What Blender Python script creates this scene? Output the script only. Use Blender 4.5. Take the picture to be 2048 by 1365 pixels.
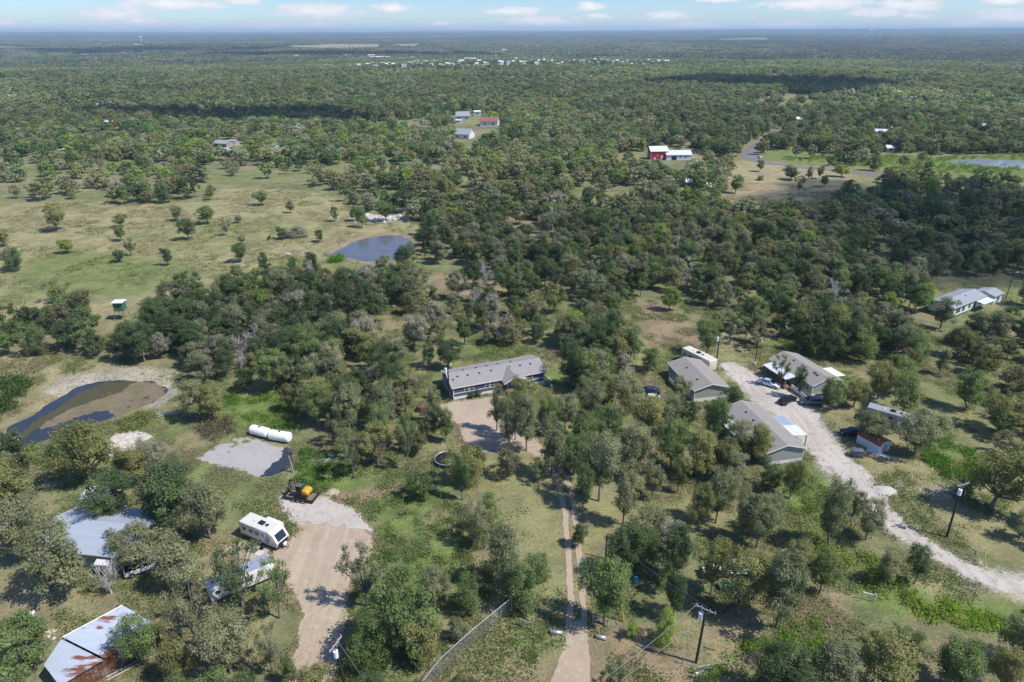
import bpy, bmesh, math, random
import numpy as np
from mathutils import Vector, Matrix

# ------------------------------------------------------------------ camera, sky, sun, exposure
for o in list(bpy.data.objects): bpy.data.objects.remove(o)
SC = bpy.context.scene
COL = SC.collection
R = math.radians
F, H = 1365.3, 70.0
PIT = math.atan((682.5 - 66) / F)
SI, CO = math.sin(PIT), math.cos(PIT)
cam = bpy.data.cameras.new('camera'); camo = bpy.data.objects.new('camera', cam); COL.objects.link(camo)
cam.sensor_width = 36; cam.lens = 24; cam.clip_start = 1; cam.clip_end = 300000
camo.location = (0, 0, H); camo.rotation_euler = (math.pi/2 - PIT, 0, 0)
camo.rotation_euler = (Matrix.Rotation(0, 3, 'Z') @ Matrix.Rotation(math.pi/2 - PIT, 3, 'X') @ Matrix.Rotation(R(-0.16), 3, 'Z')).to_euler()
SC.camera = camo
SUN_EL, SUN_AZ = 54.0, math.atan2(-0.33, 0.944)          # direction to the sun, angle from +x
sund = Vector((math.cos(SUN_AZ)*math.cos(R(SUN_EL)), math.sin(SUN_AZ)*math.cos(R(SUN_EL)), math.sin(R(SUN_EL))))
W = bpy.data.worlds.new('World'); SC.world = W; W.use_nodes = True
nt = W.node_tree
sky = nt.nodes.new('ShaderNodeTexSky'); sky.sky_type = 'NISHITA'; sky.sun_disc = False
sky.sun_elevation = R(SUN_EL); sky.sun_rotation = math.pi/2 - SUN_AZ
sky.altitude = 100; sky.air_density = 1.0; sky.dust_density = 0.3; sky.ozone_density = 2.0
bg = nt.nodes['Background']; bg.inputs[1].default_value = 0.135
tint = nt.nodes.new('ShaderNodeMix'); tint.data_type = 'RGBA'; tint.blend_type = 'MULTIPLY'; tint.inputs[0].default_value = 1
gm = nt.nodes.new('ShaderNodeNewGeometry'); sx = nt.nodes.new('ShaderNodeSeparateXYZ'); nt.links.new(gm.outputs['Incoming'], sx.inputs[0])
mr = nt.nodes.new('ShaderNodeMapRange'); mr.inputs[1].default_value = 0.0; mr.inputs[2].default_value = -0.05; nt.links.new(sx.outputs['Z'], mr.inputs[0])
tc_ = nt.nodes.new('ShaderNodeMix'); tc_.data_type = 'RGBA'; nt.links.new(mr.outputs[0], tc_.inputs[0])
tc_.inputs[6].default_value = (0.52, 0.61, 0.70, 1); tc_.inputs[7].default_value = (0.32, 0.465, 0.70, 1)
nt.links.new(sky.outputs[0], tint.inputs[6]); nt.links.new(tc_.outputs[2], tint.inputs[7]); nt.links.new(tint.outputs[2], bg.inputs[0])
# (centre x, base y, width, height in the photograph)
CL = [(20,48,62,12,'left edge of the sky'),(62,60,40,5,'low, left'),(235,35,105,20,'large, left'),(255,62,90,10,'on the horizon, left'),(380,63,60,12,'white, on the horizon left of centre'),(190,62,36,10,'small, on the horizon left'),(290,44,80,10,'below the large left one'),(360,12,150,14,'long, at the top left'),
      (640,28,110,20,'bright, at the top left of centre'),(540,57,70,14,'left of centre over the horizon'),(645,52,44,9,'right neighbour of the one left of centre'),(787,20,64,12,'above the middle of the horizon'),(885,49,34,8,'small, middle'),(930,62,46,10,'on the horizon, middle'),
      (1030,27,80,12,'upper, right of the middle'),(1080,47,110,14,'wide, right of the middle'),(992,60,60,5,'thin, on the horizon'),(1180,19,40,12,'small and bright, right of centre'),(1195,35,44,8,'below the small bright one'),(1332,38,68,13,'right of centre'),(1290,60,30,5,'tiny, on the horizon right of centre'),
      (1395,59,110,12,'long white one on the horizon'),(1570,58,120,13,'long, on the horizon right'),(1625,15,150,16,'wide, at the top right'),(1745,33,84,12,'flat, right'),(1810,18,90,15,'round topped, at the top right'),(1822,37,50,8,'beneath the round topped one'),(1925,57,70,10,'low, on the horizon far right'),(2010,42,90,17,'at the right edge'),(2000,8,60,10,'at the top right edge'),(1440,4,90,8,'cut by the top edge'),(500,6,60,8,'thin, at the top')]

def sky_clouds():
    t = nt; tc = t.nodes.new('ShaderNodeTexCoord'); sp = t.nodes.new('ShaderNodeSeparateXYZ'); t.links.new(tc.outputs['Generated'], sp.inputs[0])
    def m2(op, a, b_=None, clamp=False):
        n = t.nodes.new('ShaderNodeMath'); n.operation = op; n.use_clamp = clamp
        for s, v in ((n.inputs[0], a), (n.inputs[1], b_)):
            if v is None: continue
            if isinstance(v, bpy.types.NodeSocket): t.links.new(v, s)
            else: s.default_value = v
        return n.outputs[0]
    az = m2('ARCTAN2', sp.outputs[0], sp.outputs[1]); el = sp.outputs[2]
    cb = t.nodes.new('ShaderNodeCombineXYZ'); t.links.new(az, cb.inputs[0]); t.links.new(el, cb.inputs[1])
    nv = t.nodes.new('ShaderNodeVectorMath'); nv.operation = 'MULTIPLY'; nv.inputs[1].default_value = (55, 150, 1); t.links.new(cb.outputs[0], nv.inputs[0])
    nz = t.nodes.new('ShaderNodeTexNoise'); nz.inputs['Scale'].default_value = 1; nz.inputs['Detail'].default_value = 6; nz.inputs['Roughness'].default_value = 0.62; t.links.new(nv.outputs[0], nz.inputs['Vector'])
    best = None
    for (cx, cy, w, h, note) in CL:
        a = math.atan((cx-1024)/1498.0); e = (66-cy+h*0.30)/1644.0*math.cos(a); wa = w*0.98/1498.0*math.cos(a)**2; ha = h*1.0/1644.0
        s = t.nodes.new('ShaderNodeVectorMath'); s.operation = 'SUBTRACT'; s.inputs[1].default_value = (a, e, 0); t.links.new(cb.outputs[0], s.inputs[0])
        q = t.nodes.new('ShaderNodeVectorMath'); q.operation = 'MULTIPLY'; q.inputs[1].default_value = (1/wa, 1/ha, 0); t.links.new(s.outputs[0], q.inputs[0])
        l_ = t.nodes.new('ShaderNodeVectorMath'); l_.operation = 'LENGTH'; t.links.new(q.outputs[0], l_.inputs[0])
        best = l_.outputs['Value'] if best is None else m2('MINIMUM', best, l_.outputs['Value'])
    # the rest of the sky carries the same scattered cumulus, on a flat layer
    zz = m2('ADD', m2('MAXIMUM', el, 0.0), 0.12); pc = t.nodes.new('ShaderNodeCombineXYZ'); t.links.new(m2('DIVIDE', sp.outputs[0], zz), pc.inputs[0]); t.links.new(m2('DIVIDE', sp.outputs[1], zz), pc.inputs[1])
    n3 = t.nodes.new('ShaderNodeTexNoise'); n3.inputs['Scale'].default_value = 1.6; n3.inputs['Detail'].default_value = 6; t.links.new(pc.outputs[0], n3.inputs['Vector'])
    high = m2('MULTIPLY', m2('MULTIPLY', m2('SUBTRACT', n3.outputs['Fac'], 0.56), 9.0, True), m2('MULTIPLY', m2('SUBTRACT', el, 0.05), 20.0, True))
    dens = m2('ADD', m2('SUBTRACT', 1.0, best), m2('MULTIPLY', m2('SUBTRACT', nz.outputs['Fac'], 0.48), 1.8))
    mr2 = t.nodes.new('ShaderNodeMapRange'); mr2.interpolation_type = 'SMOOTHSTEP'; mr2.inputs[1].default_value = 0.08; mr2.inputs[2].default_value = 0.52; t.links.new(dens, mr2.inputs[0])
    alpha = m2('MAXIMUM', m2('MULTIPLY', mr2.outputs[0], m2('MULTIPLY', el, 2500.0, True)), high)
    mr3 = t.nodes.new('ShaderNodeMapRange'); mr3.inputs[1].default_value = 0.2; mr3.inputs[2].default_value = 1.3; t.links.new(dens, mr3.inputs[0])
    cc = t.nodes.new('ShaderNodeMix'); cc.data_type = 'RGBA'; t.links.new(mr3.outputs[0], cc.inputs[0]); cc.inputs[6].default_value = (0.46, 0.465, 0.48, 1); cc.inputs[7].default_value = (0.66, 0.65, 0.64, 1)
    b2 = t.nodes.new('ShaderNodeBackground'); t.links.new(cc.outputs[2], b2.inputs[0]); mx = t.nodes.new('ShaderNodeMixShader')
    t.links.new(m2('MULTIPLY', alpha, 0.96), mx.inputs[0]); t.links.new(bg.outputs[0], mx.inputs[1]); t.links.new(b2.outputs[0], mx.inputs[2]); t.links.new(mx.outputs[0], t.nodes['World Output'].inputs[0])
sky_clouds()
sl = bpy.data.lights.new('sun', 'SUN'); sl.energy = 3.0; sl.angle = R(0.53); sl.color = (1.0, 0.95, 0.88)
so = bpy.data.objects.new('sun', sl); COL.objects.link(so); so.rotation_euler = sund.to_track_quat('Z', 'Y').to_euler(); so.location = (0, 0, 300)
SC.view_settings.view_transform = 'Standard'; SC.view_settings.look = 'None'
SC.view_settings.gamma = 1; SC.view_settings.exposure = 0.92
try: SC.view_settings.use_curve_mapping = False
except Exception: pass
SC.render.engine = 'CYCLES'
try:
    SC.cycles.max_bounces = 5; SC.cycles.transparent_max_bounces = 12; SC.cycles.volume_bounces = 0
    SC.cycles.diffuse_bounces = 3
except Exception: pass

rng = np.random.default_rng(7)
rnd = random.Random(11)

# ------------------------------------------------------------------ survey helpers: bearings read off the photograph give ground positions
def P(px, py, z=0.0):
    dx = (px-1024)/F; dy = (py-682.5)/F
    vz = -SI - dy*CO; vy = CO - dy*SI
    t = (z-H)/vz
    return (dx*t, vy*t)
def PP(pts, z=0.0): return [P(a, b, z) for a, b in pts]
def depth(x, y, z=0.0): return y*CO - (z-H)*SI
def hpx(px, py, n):                      # metres for a thing n pixels tall standing at px,py
    x, y = P(px, py)
    lo, hi = 0.0, 80.0
    for _ in range(30):
        m = (lo+hi)/2
        d = y*CO-(m-H)*SI; u = y*SI+(m-H)*CO
        if 682.5-F*u/d > py-n: lo = m
        else: hi = m
    return lo
def wpx(px, py, n): x, y = P(px, py); return n*depth(x, y)/F

def hash2(ix, iy, seed):
    h = (ix.astype(np.int64)*374761393 + iy.astype(np.int64)*668265263 + seed*1442695041) & 0xffffffff
    h = ((h ^ (h >> 13))*1274126177) & 0xffffffff
    h = (h ^ (h >> 16)) & 0xffffff
    return h/float(0xffffff)
def vnoise(x, y, seed=0):
    x = np.asarray(x, float); y = np.asarray(y, float)
    ix = np.floor(x); iy = np.floor(y); fx = x-ix; fy = y-iy
    fx = fx*fx*(3-2*fx); fy = fy*fy*(3-2*fy)
    a = hash2(ix, iy, seed); b = hash2(ix+1, iy, seed); c = hash2(ix, iy+1, seed); d = hash2(ix+1, iy+1, seed)
    return (a*(1-fx)+b*fx)*(1-fy)+(c*(1-fx)+d*fx)*fy
def fbm(x, y, scale, seed=0, o=4):
    s = 0; a = 0.5; t = 0
    x = np.asarray(x, float)/scale; y = np.asarray(y, float)/scale
    for i in range(o):
        s = s + a*vnoise(x, y, seed+i*17); t += a; a *= 0.5; x = x*2.03+3.1; y = y*2.03+7.7
    return s/t
def sdf(x, y, poly):                      # negative inside
    x = np.asarray(x, float); y = np.asarray(y, float)
    d = np.full(x.shape, 1e18); inside = np.zeros(x.shape, bool); n = len(poly)
    for i in range(n):
        x0, y0 = poly[i]; x1, y1 = poly[(i+1) % n]
        ex, ey = x1-x0, y1-y0; L = ex*ex+ey*ey+1e-12
        t = np.clip(((x-x0)*ex+(y-y0)*ey)/L, 0, 1)
        d = np.minimum(d, (x-x0-t*ex)**2+(y-y0-t*ey)**2)
        c = ((y0 > y) != (y1 > y)) & (x < (x1-x0)*(y-y0)/(y1-y0+1e-15)+x0)
        inside ^= c
    d = np.sqrt(d); return np.where(inside, -d, d)
def ldist(x, y, pts, ws):                 # distance to a polyline minus its half-width
    d = np.full(np.shape(x), 1e18)
    for i in range(len(pts)-1):
        x0, y0 = pts[i]; x1, y1 = pts[i+1]; ex, ey = x1-x0, y1-y0; L = ex*ex+ey*ey+1e-12
        t = np.clip(((x-x0)*ex+(y-y0)*ey)/L, 0, 1)
        w = ws[i]*(1-t)+ws[i+1]*t
        d = np.minimum(d, np.sqrt((x-x0-t*ex)**2+(y-y0-t*ey)**2)-w/2)
    return d
def sstep(a, b, v):
    t = np.clip((v-a)/(b-a), 0, 1); return t*t*(3-2*t)

# ------------------------------------------------------------------ scene-graph helpers
def tag(o, label=None, cat=None, group=None, kind=None):
    if label: o['label'] = label
    if cat: o['category'] = cat
    if group: o['group'] = group
    if kind: o['kind'] = kind
    return o
def empty(name, loc=(0, 0, 0), rz=0.0, label=None, cat=None, group=None):
    o = bpy.data.objects.new(name, None); COL.objects.link(o)
    o.location = loc; o.rotation_euler = (0, 0, rz); o.empty_display_size = 0.5
    return tag(o, label, cat, group)
def link(name, me, parent=None):
    o = bpy.data.objects.new(name, me); COL.objects.link(o)
    if parent: o.parent = parent
    return o
def copy_tree(o, parent=None):
    c = o.copy(); COL.objects.link(c)
    if parent: c.parent = parent
    for ch in list(o.children): copy_tree(ch, c)
    return c
def mesh_np(name, v, f, mats=(), smooth=False):
    """v (n,3) array, f (m,k) int array of equal-size faces"""
    me = bpy.data.meshes.new(name); v = np.asarray(v, np.float32); f = np.asarray(f, np.int32)
    m, k = f.shape
    me.vertices.add(len(v)); me.vertices.foreach_set('co', v.ravel())
    me.loops.add(m*k); me.loops.foreach_set('vertex_index', f.ravel())
    me.polygons.add(m); me.polygons.foreach_set('loop_start', np.arange(0, m*k, k, dtype=np.int32))
    me.polygons.foreach_set('loop_total', np.full(m, k, np.int32))
    if smooth: me.polygons.foreach_set('use_smooth', np.ones(m, bool))
    me.update(calc_edges=True); me.validate()
    for mt in mats: me.materials.append(mt)
    return me

class MB:                                  # collects shapes, then links them as ONE mesh object
    def __init__(s): s.v = []; s.f = []; s.sm = []
    def add(s, vs, fs, smooth=False):
        b = len(s.v); s.v += [tuple(p) for p in vs]; s.f += [[b+i for i in q] for q in fs]; s.sm += [smooth]*len(fs); return s
    def box(s, x0, x1, y0, y1, z0, z1):
        return s.add([(x0,y0,z0),(x1,y0,z0),(x1,y1,z0),(x0,y1,z0),(x0,y0,z1),(x1,y0,z1),(x1,y1,z1),(x0,y1,z1)],
                     [(0,3,2,1),(4,5,6,7),(0,1,5,4),(1,2,6,5),(2,3,7,6),(3,0,4,7)])
    def prism(s, prof, a0, a1, axis='y'):  # profile points (u,z) swept along an axis
        n = len(prof)
        if axis == 'y': vs = [(u, a0, z) for u, z in prof]+[(u, a1, z) for u, z in prof]
        elif axis == 'x': vs = [(a0, u, z) for u, z in prof]+[(a1, u, z) for u, z in prof]
        else: vs = [(u, z, a0) for u, z in prof]+[(u, z, a1) for u, z in prof]
        fs = [tuple(range(n-1, -1, -1)), tuple(range(n, 2*n))]+[(i, (i+1) % n, n+(i+1) % n, n+i) for i in range(n)]
        return s.add(vs, fs)
    def tube(s, pts, r, k=8, cap=True):
        pts = [Vector(p) for p in pts]; rs = r if isinstance(r, (list, tuple)) else [r]*len(pts)
        vs = []; n = len(pts)
        for i, p in enumerate(pts):
            t = (pts[min(i+1, n-1)]-pts[max(i-1, 0)]).normalized()
            a = Vector((0, 0, 1)) if abs(t.z) < 0.9 else Vector((1, 0, 0))
            u = t.cross(a).normalized(); w = t.cross(u).normalized()
            for j in range(k):
                q = 2*math.pi*j/k; vs.append(p+(u*math.cos(q)+w*math.sin(q))*rs[i])
        fs = [(i*k+j, i*k+(j+1) % k, (i+1)*k+(j+1) % k, (i+1)*k+j) for i in range(n-1) for j in range(k)]
        s.add(vs, fs, k > 5)
        if cap: s.add(vs[:k], [tuple(range(k-1, -1, -1))]); s.add(vs[-k:], [tuple(range(k))])
        return s
    def build(s, name, mat, parent=None, bevel=0.0):
        me = bpy.data.meshes.new(name); me.from_pydata(s.v, [], s.f)
        for p, q in zip(me.polygons, s.sm): p.use_smooth = q
        bm = bmesh.new(); bm.from_mesh(me)
        bmesh.ops.recalc_face_normals(bm, faces=bm.faces)
        if bevel: 
            bmesh.ops.remove_doubles(bm, verts=bm.verts, dist=1e-4)
            bmesh.ops.bevel(bm, geom=bm.edges[:], offset=bevel, segments=2, affect='EDGES', profile=0.5, clamp_overlap=True)
            for f in bm.faces: f.smooth = True
        bm.to_mesh(me); bm.free()
        me.materials.append(mat)
        return link(name, me, parent)
def bx(name, mat, parent, x0, x1, y0, y1, z0, z1, bevel=0): return MB().box(x0, x1, y0, y1, z0, z1).build(name, mat, parent, bevel)

# ------------------------------------------------------------------ materials
def newmat(name):
    m = bpy.data.materials.new(name); m.use_nodes = True; t = m.node_tree
    return m, t, t.nodes['Principled BSDF']
def N(t, typ, **kw):
    n = t.nodes.new(typ)
    for k, v in kw.items():
        if k in n.inputs: n.inputs[k].default_value = v
        else: setattr(n, k, v)
    return n
def mixc(t, fac, a, b, mode='MIX'):
    n = t.nodes.new('ShaderNodeMix'); n.data_type = 'RGBA'; n.blend_type = mode
    for s, v in ((n.inputs[0], fac), (n.inputs[6], a), (n.inputs[7], b)):
        if hasattr(v, 'links') or isinstance(v, bpy.types.NodeSocket): t.links.new(v, s)
        else: s.default_value = (v+(1,)) if isinstance(v, tuple) and len(v) == 3 else v
    return n.outputs[2]
def math_(t, op, a, b=None, clamp=False):
    n = t.nodes.new('ShaderNodeMath'); n.operation = op; n.use_clamp = clamp
    for s, v in ((n.inputs[0], a), (n.inputs[1], b)):
        if v is None: continue
        if isinstance(v, bpy.types.NodeSocket): t.links.new(v, s)
        else: s.default_value = v
    return n.outputs[0]
def noise_(t, scale, detail=4, rough=0.55, vec=None, obj=False):
    n = t.nodes.new('ShaderNodeTexNoise'); n.inputs['Scale'].default_value = scale
    n.inputs['Detail'].default_value = detail; n.inputs['Roughness'].default_value = rough
    if vec is None:
        c = t.nodes.new('ShaderNodeTexCoord' if obj else 'ShaderNodeNewGeometry')
        vec = c.outputs['Object'] if obj else c.outputs['Position']
    t.links.new(vec, n.inputs['Vector']); return n.outputs['Fac']
def ramp_(t, fac, p0, p1):
    n = t.nodes.new('ShaderNodeMapRange'); n.inputs[1].default_value = p0; n.inputs[2].default_value = p1; n.interpolation_type = 'SMOOTHSTEP'
    t.links.new(fac, n.inputs[0]); return n.outputs[0]
def plain(name, c, rough=0.7, metal=0.0, var=0.25, scale=3.0, dirt=None, dirt_amt=0.5, streak=False):
    m, t, b = newmat(name)
    n1 = noise_(t, scale, 5, 0.6, obj=True)
    lo = tuple(x*(1-var) for x in c); hi = tuple(min(1, x*(1+var*0.6)) for x in c)
    out = mixc(t, n1, lo, hi)
    if dirt:
        tc = t.nodes.new('ShaderNodeTexCoord'); mp = t.nodes.new('ShaderNodeMapping')
        mp.inputs['Scale'].default_value = (1, 1, 0.18) if streak else (1, 1, 1)
        t.links.new(tc.outputs['Object'], mp.inputs['Vector'])
        n2 = noise_(t, scale*0.8+0.7, 6, 0.65, vec=mp.outputs[0])
        out = mixc(t, ramp_(t, n2, 0.62-dirt_amt*0.25, 0.78-dirt_amt*0.25), out, dirt)
    t.links.new(out, b.inputs['Base Color'])
    b.inputs['Roughness'].default_value = rough; b.inputs['Metallic'].default_value = metal
    return m
M = {}
M['white'] = plain('white paint', (0.72, 0.72, 0.70), 0.5, var=0.08, dirt=(0.45, 0.42, 0.36), dirt_amt=0.1)
M['white_tank'] = plain('white tank', (0.80, 0.82, 0.82), 0.35, var=0.05)
M['offwhite'] = plain('off white panel', (0.60, 0.58, 0.52), 0.5, var=0.12)
M['blue_siding'] = plain('blue siding', (0.075, 0.10, 0.15), 0.6, var=0.12)
M['sage'] = plain('sage grey siding', (0.34, 0.335, 0.275), 0.6, var=0.08)
M['sage2'] = plain('grey siding', (0.32, 0.32, 0.285), 0.6, var=0.08)
M['black'] = plain('black', (0.015, 0.015, 0.017), 0.4, var=0.2)
M['rubber'] = plain('rubber', (0.02, 0.02, 0.02), 0.85)
M['glass'] = plain('dark glass', (0.02, 0.026, 0.032), 0.06, var=0.1)
M['chrome'] = plain('rim', (0.45, 0.45, 0.46), 0.3, metal=0.8)
M['wood'] = plain('weathered wood', (0.22, 0.16, 0.10), 0.8, var=0.4, scale=6)
M['lumber'] = plain('fresh lumber', (0.50, 0.36, 0.20), 0.75, var=0.25, scale=4)
M['rustwood'] = plain('rusty sheet', (0.20, 0.085, 0.045), 0.8, var=0.5, scale=3, dirt=(0.30, 0.27, 0.24), dirt_amt=0.55, streak=True)
M['pole'] = plain('creosote pole', (0.028, 0.024, 0.022), 0.85, var=0.4)
M['polelight'] = plain('weathered post', (0.36, 0.33, 0.28), 0.85, var=0.3)
M['galv'] = plain('galvanised metal', (0.50, 0.52, 0.54), 0.38, metal=0.5, var=0.15, scale=1)
M['galvb'] = plain('bluish galvanised roof', (0.40, 0.46, 0.54), 0.42, metal=0.35, var=0.15, scale=0.8)
M['wire'] = plain('wire', (0.22, 0.21, 0.2), 0.5)
M['yellow'] = plain('yellow plastic', (0.75, 0.52, 0.02), 0.5)
M['orange'] = plain('machine orange', (0.60, 0.32, 0.03), 0.45)
M['blue_plastic'] = plain('blue plastic', (0.02, 0.25, 0.50), 0.4)
M['red'] = plain('red siding', (0.42, 0.02, 0.02), 0.5, var=0.15)
M['green_paint'] = plain('green painted wood', (0.06, 0.16, 0.11), 0.6)
M['green_wall'] = plain('pale green wall', (0.20, 0.28, 0.20), 0.7, dirt=(0.12, 0.13, 0.1))
M['brown_roof'] = plain('brown metal roof', (0.17, 0.105, 0.095), 0.5)
M['grey_plastic'] = plain('dark grey bin', (0.10, 0.115, 0.125), 0.5)
M['carwhite'] = plain('white car paint', (0.70, 0.72, 0.73), 0.2, var=0.03)
M['carblack'] = plain('black car paint', (0.012, 0.014, 0.018), 0.15, var=0.05)
M['cargrey'] = plain('grey car paint', (0.16, 0.18, 0.185), 0.2, metal=0.4, var=0.05)
M['carblue'] = plain('dark blue car paint', (0.03, 0.045, 0.08), 0.2, var=0.05)
M['tail'] = plain('red lamp', (0.5, 0.01, 0.01), 0.25)
M['lamp'] = plain('headlamp', (0.75, 0.75, 0.72), 0.15)
M['stone'] = plain('white concrete slab', (0.58, 0.56, 0.53), 0.85, var=0.15, dirt=(0.3, 0.28, 0.24))
M['rubble'] = plain('pale rubble', (0.48, 0.43, 0.37), 0.9, var=0.35, scale=1.5)
M['gravel'] = plain('gravel heap', (0.46, 0.43, 0.375), 0.95, var=0.2, scale=4)
M['bark'] = plain('bark', (0.20, 0.175, 0.145), 0.9, var=0.4, scale=2)
M['barkwhite'] = plain('bleached dead wood', (0.42, 0.40, 0.37), 0.9, var=0.25, scale=2)
M['cowblack'] = plain('black hide', (0.015, 0.013, 0.012), 0.7)
M['cowwhite'] = plain('white hide', (0.62, 0.60, 0.56), 0.7)
M['tanroof'] = plain('tan roof', (0.34, 0.30, 0.26), 0.8)
M['farwhite'] = plain('pale building', (0.68, 0.68, 0.66), 0.6)
M['redroof'] = plain('terracotta roof', (0.27, 0.105, 0.075), 0.7)
M['mint'] = plain('mint wall', (0.30, 0.48, 0.38), 0.7)
M['burgundy'] = plain('rust red curved roof', (0.16, 0.04, 0.03), 0.5, dirt=(0.32, 0.20, 0.13), dirt_amt=0.35)
M['motorhome'] = plain('cream fibreglass', (0.62, 0.57, 0.47), 0.4, var=0.08)

def shingle(name, c):
    m, t, b = newmat(name)
    tc = t.nodes.new('ShaderNodeTexCoord')
    br = t.nodes.new('ShaderNodeTexBrick'); br.inputs['Scale'].default_value = 1.0
    br.inputs['Brick Width'].default_value = 0.9; br.inputs['Row Height'].default_value = 0.28; br.inputs['Mortar Size'].default_value = 0.012
    br.inputs['Color1'].default_value = tuple(x*0.82 for x in c)+(1,); br.inputs['Color2'].default_value = tuple(x*1.15 for x in c)+(1,)
    br.inputs['Mortar'].default_value = tuple(x*0.6 for x in c)+(1,)
    t.links.new(tc.outputs['Object'], br.inputs['Vector'])
    n1 = noise_(t, 0.6, 5, 0.6, obj=True); n2 = noise_(t, 9, 3, 0.6, obj=True)
    o = mixc(t, 0.55, br.outputs['Color'], tuple(c)); o = mixc(t, math_(t, 'MULTIPLY', n1, 0.55), o, tuple(x*0.62 for x in c))
    o = mixc(t, math_(t, 'MULTIPLY', n2, 0.4), o, tuple(min(1, x*1.5) for x in c))
    t.links.new(o, b.inputs['Base Color']); b.inputs['Roughness'].default_value = 0.9
    return m
M['shingle'] = shingle('grey shingles', (0.26, 0.245, 0.235))
M['shingle2'] = shingle('warm grey shingles', (0.25, 0.23, 0.205))
M['shingleblue'] = shingle('pale grey shingles', (0.26, 0.28, 0.30))

def ribbed(name, c, rustc=None, pitch=0.25, amt=0.5, axis='X'):
    m, t, b = newmat(name)
    tc = t.nodes.new('ShaderNodeTexCoord')
    mp = t.nodes.new('ShaderNodeMapping'); mp.inputs['Scale'].default_value = (0.12, 1, 1) if axis == 'X' else (1, 0.12, 1)
    t.links.new(tc.outputs['Object'], mp.inputs['Vector'])
    out = mixc(t, noise_(t, 1.3, 4, 0.6, vec=mp.outputs[0]), tuple(x*0.8 for x in c), tuple(min(1, x*1.15) for x in c))
    if rustc:
        n = noise_(t, 1.1, 7, 0.72, vec=mp.outputs[0])
        big = noise_(t, 0.22, 3, 0.5, obj=True)
        s = math_(t, 'ADD', math_(t, 'MULTIPLY', n, 0.6), math_(t, 'MULTIPLY', big, 0.55))
        out = mixc(t, ramp_(t, s, 0.66-0.1*amt, 0.72-0.1*amt), out, rustc)
    wv = t.nodes.new('ShaderNodeTexWave'); wv.bands_direction = 'Y' if axis == 'X' else 'X'; wv.inputs['Scale'].default_value = 1/pitch/3.14
    t.links.new(tc.outputs['Object'], wv.inputs['Vector'])
    bp = t.nodes.new('ShaderNodeBump'); bp.inputs['Strength'].default_value = 0.35; bp.inputs['Distance'].default_value = 0.03
    t.links.new(wv.outputs['Fac'], bp.inputs['Height']); t.links.new(bp.outputs[0], b.inputs['Normal'])
    t.links.new(out, b.inputs['Base Color']); b.inputs['Roughness'].default_value = 0.5; b.inputs['Metallic'].default_value = 0.1
    return m
M['rustroof'] = ribbed('rusty corrugated roof', (0.42, 0.47, 0.54), (0.19, 0.075, 0.04), amt=0.6)
M['metalroof'] = ribbed('grey metal roof', (0.36, 0.41, 0.48))
M['whitemetal'] = ribbed('white metal sheet', (0.62, 0.66, 0.70), pitch=0.3)
M['rustwall'] = ribbed('rusty corrugated wall', (0.25, 0.22, 0.20), (0.17, 0.07, 0.04), amt=1.1, axis='Y')

def ground_noise_mat(name, c1, c2, c3, s1, s2, rough=0.95, tracks=None, bump=0.4):
    m, t, b = newmat(name)
    n1 = noise_(t, s1, 6, 0.6); n2 = noise_(t, s2, 4, 0.65); n3 = noise_(t, s2*5, 3, 0.7)
    o = mixc(t, ramp_(t, n1, 0.35, 0.68), c1, c2); o = mixc(t, ramp_(t, n2, 0.48, 0.72), o, c3)
    o = mixc(t, 1.0, o, mixc(t, n3, (0.55, 0.55, 0.55), (1.0, 1.0, 1.0)), 'MULTIPLY')
    if tracks:
        ge = t.nodes.new('ShaderNodeNewGeometry'); mp = t.nodes.new('ShaderNodeMapping'); mp.inputs['Rotation'].default_value = (0, 0, -tracks[2]); mp.inputs['Scale'].default_value = (tracks[0], tracks[1], 1)
        t.links.new(ge.outputs['Position'], mp.inputs['Vector']); nt_ = noise_(t, 1.0, 4, 0.6, vec=mp.outputs[0])
        o = mixc(t, 1.0, o, mixc(t, ramp_(t, nt_, 0.36, 0.62), (0.89, 0.875, 0.86), (1.04, 1.035, 1.03)), 'MULTIPLY')
    t.links.new(o, b.inputs['Base Color']); b.inputs['Roughness'].default_value = rough
    bp = t.nodes.new('ShaderNodeBump'); bp.inputs['Strength'].default_value = bump; bp.inputs['Distance'].default_value = 0.12
    t.links.new(n3, bp.inputs['Height']); t.links.new(bp.outputs[0], b.inputs['Normal'])
    return m
M['sand'] = ground_noise_mat('tan sandy caliche', (0.50, 0.41, 0.30), (0.44, 0.35, 0.25), (0.54, 0.465, 0.36), 0.12, 0.8, tracks=(1.1, 0.07, 0.0))
M['caliche'] = ground_noise_mat('white caliche', (0.60, 0.55, 0.48), (0.50, 0.455, 0.39), (0.38, 0.335, 0.265), 0.10, 0.9, tracks=(1.0, 0.07, -0.62))
M['calichew'] = ground_noise_mat('pale caliche', (0.58, 0.54, 0.47), (0.50, 0.455, 0.39), (0.40, 0.355, 0.285), 0.10, 0.9)
M['padw'] = ground_noise_mat('pale gravel pad', (0.46, 0.44, 0.42), (0.42, 0.40, 0.38), (0.38, 0.36, 0.33), 0.15, 0.9)
M['reddirt'] = ground_noise_mat('pinkish dirt', (0.49, 0.40, 0.295), (0.43, 0.345, 0.25), (0.52, 0.435, 0.335), 0.15, 0.9)
M['asphalt'] = ground_noise_mat('old asphalt', (0.20, 0.19, 0.19), (0.17, 0.165, 0.165), (0.24, 0.225, 0.21), 0.03, 0.5)
M['rut'] = ground_noise_mat('reddish tan wheel track', (0.50, 0.395, 0.285), (0.44, 0.345, 0.245), (0.54, 0.45, 0.34), 0.2, 1.2)
M['litter'] = ground_noise_mat('brush litter', (0.10, 0.075, 0.06), (0.15, 0.12, 0.10), (0.20, 0.16, 0.12), 0.3, 1.5)

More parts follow.
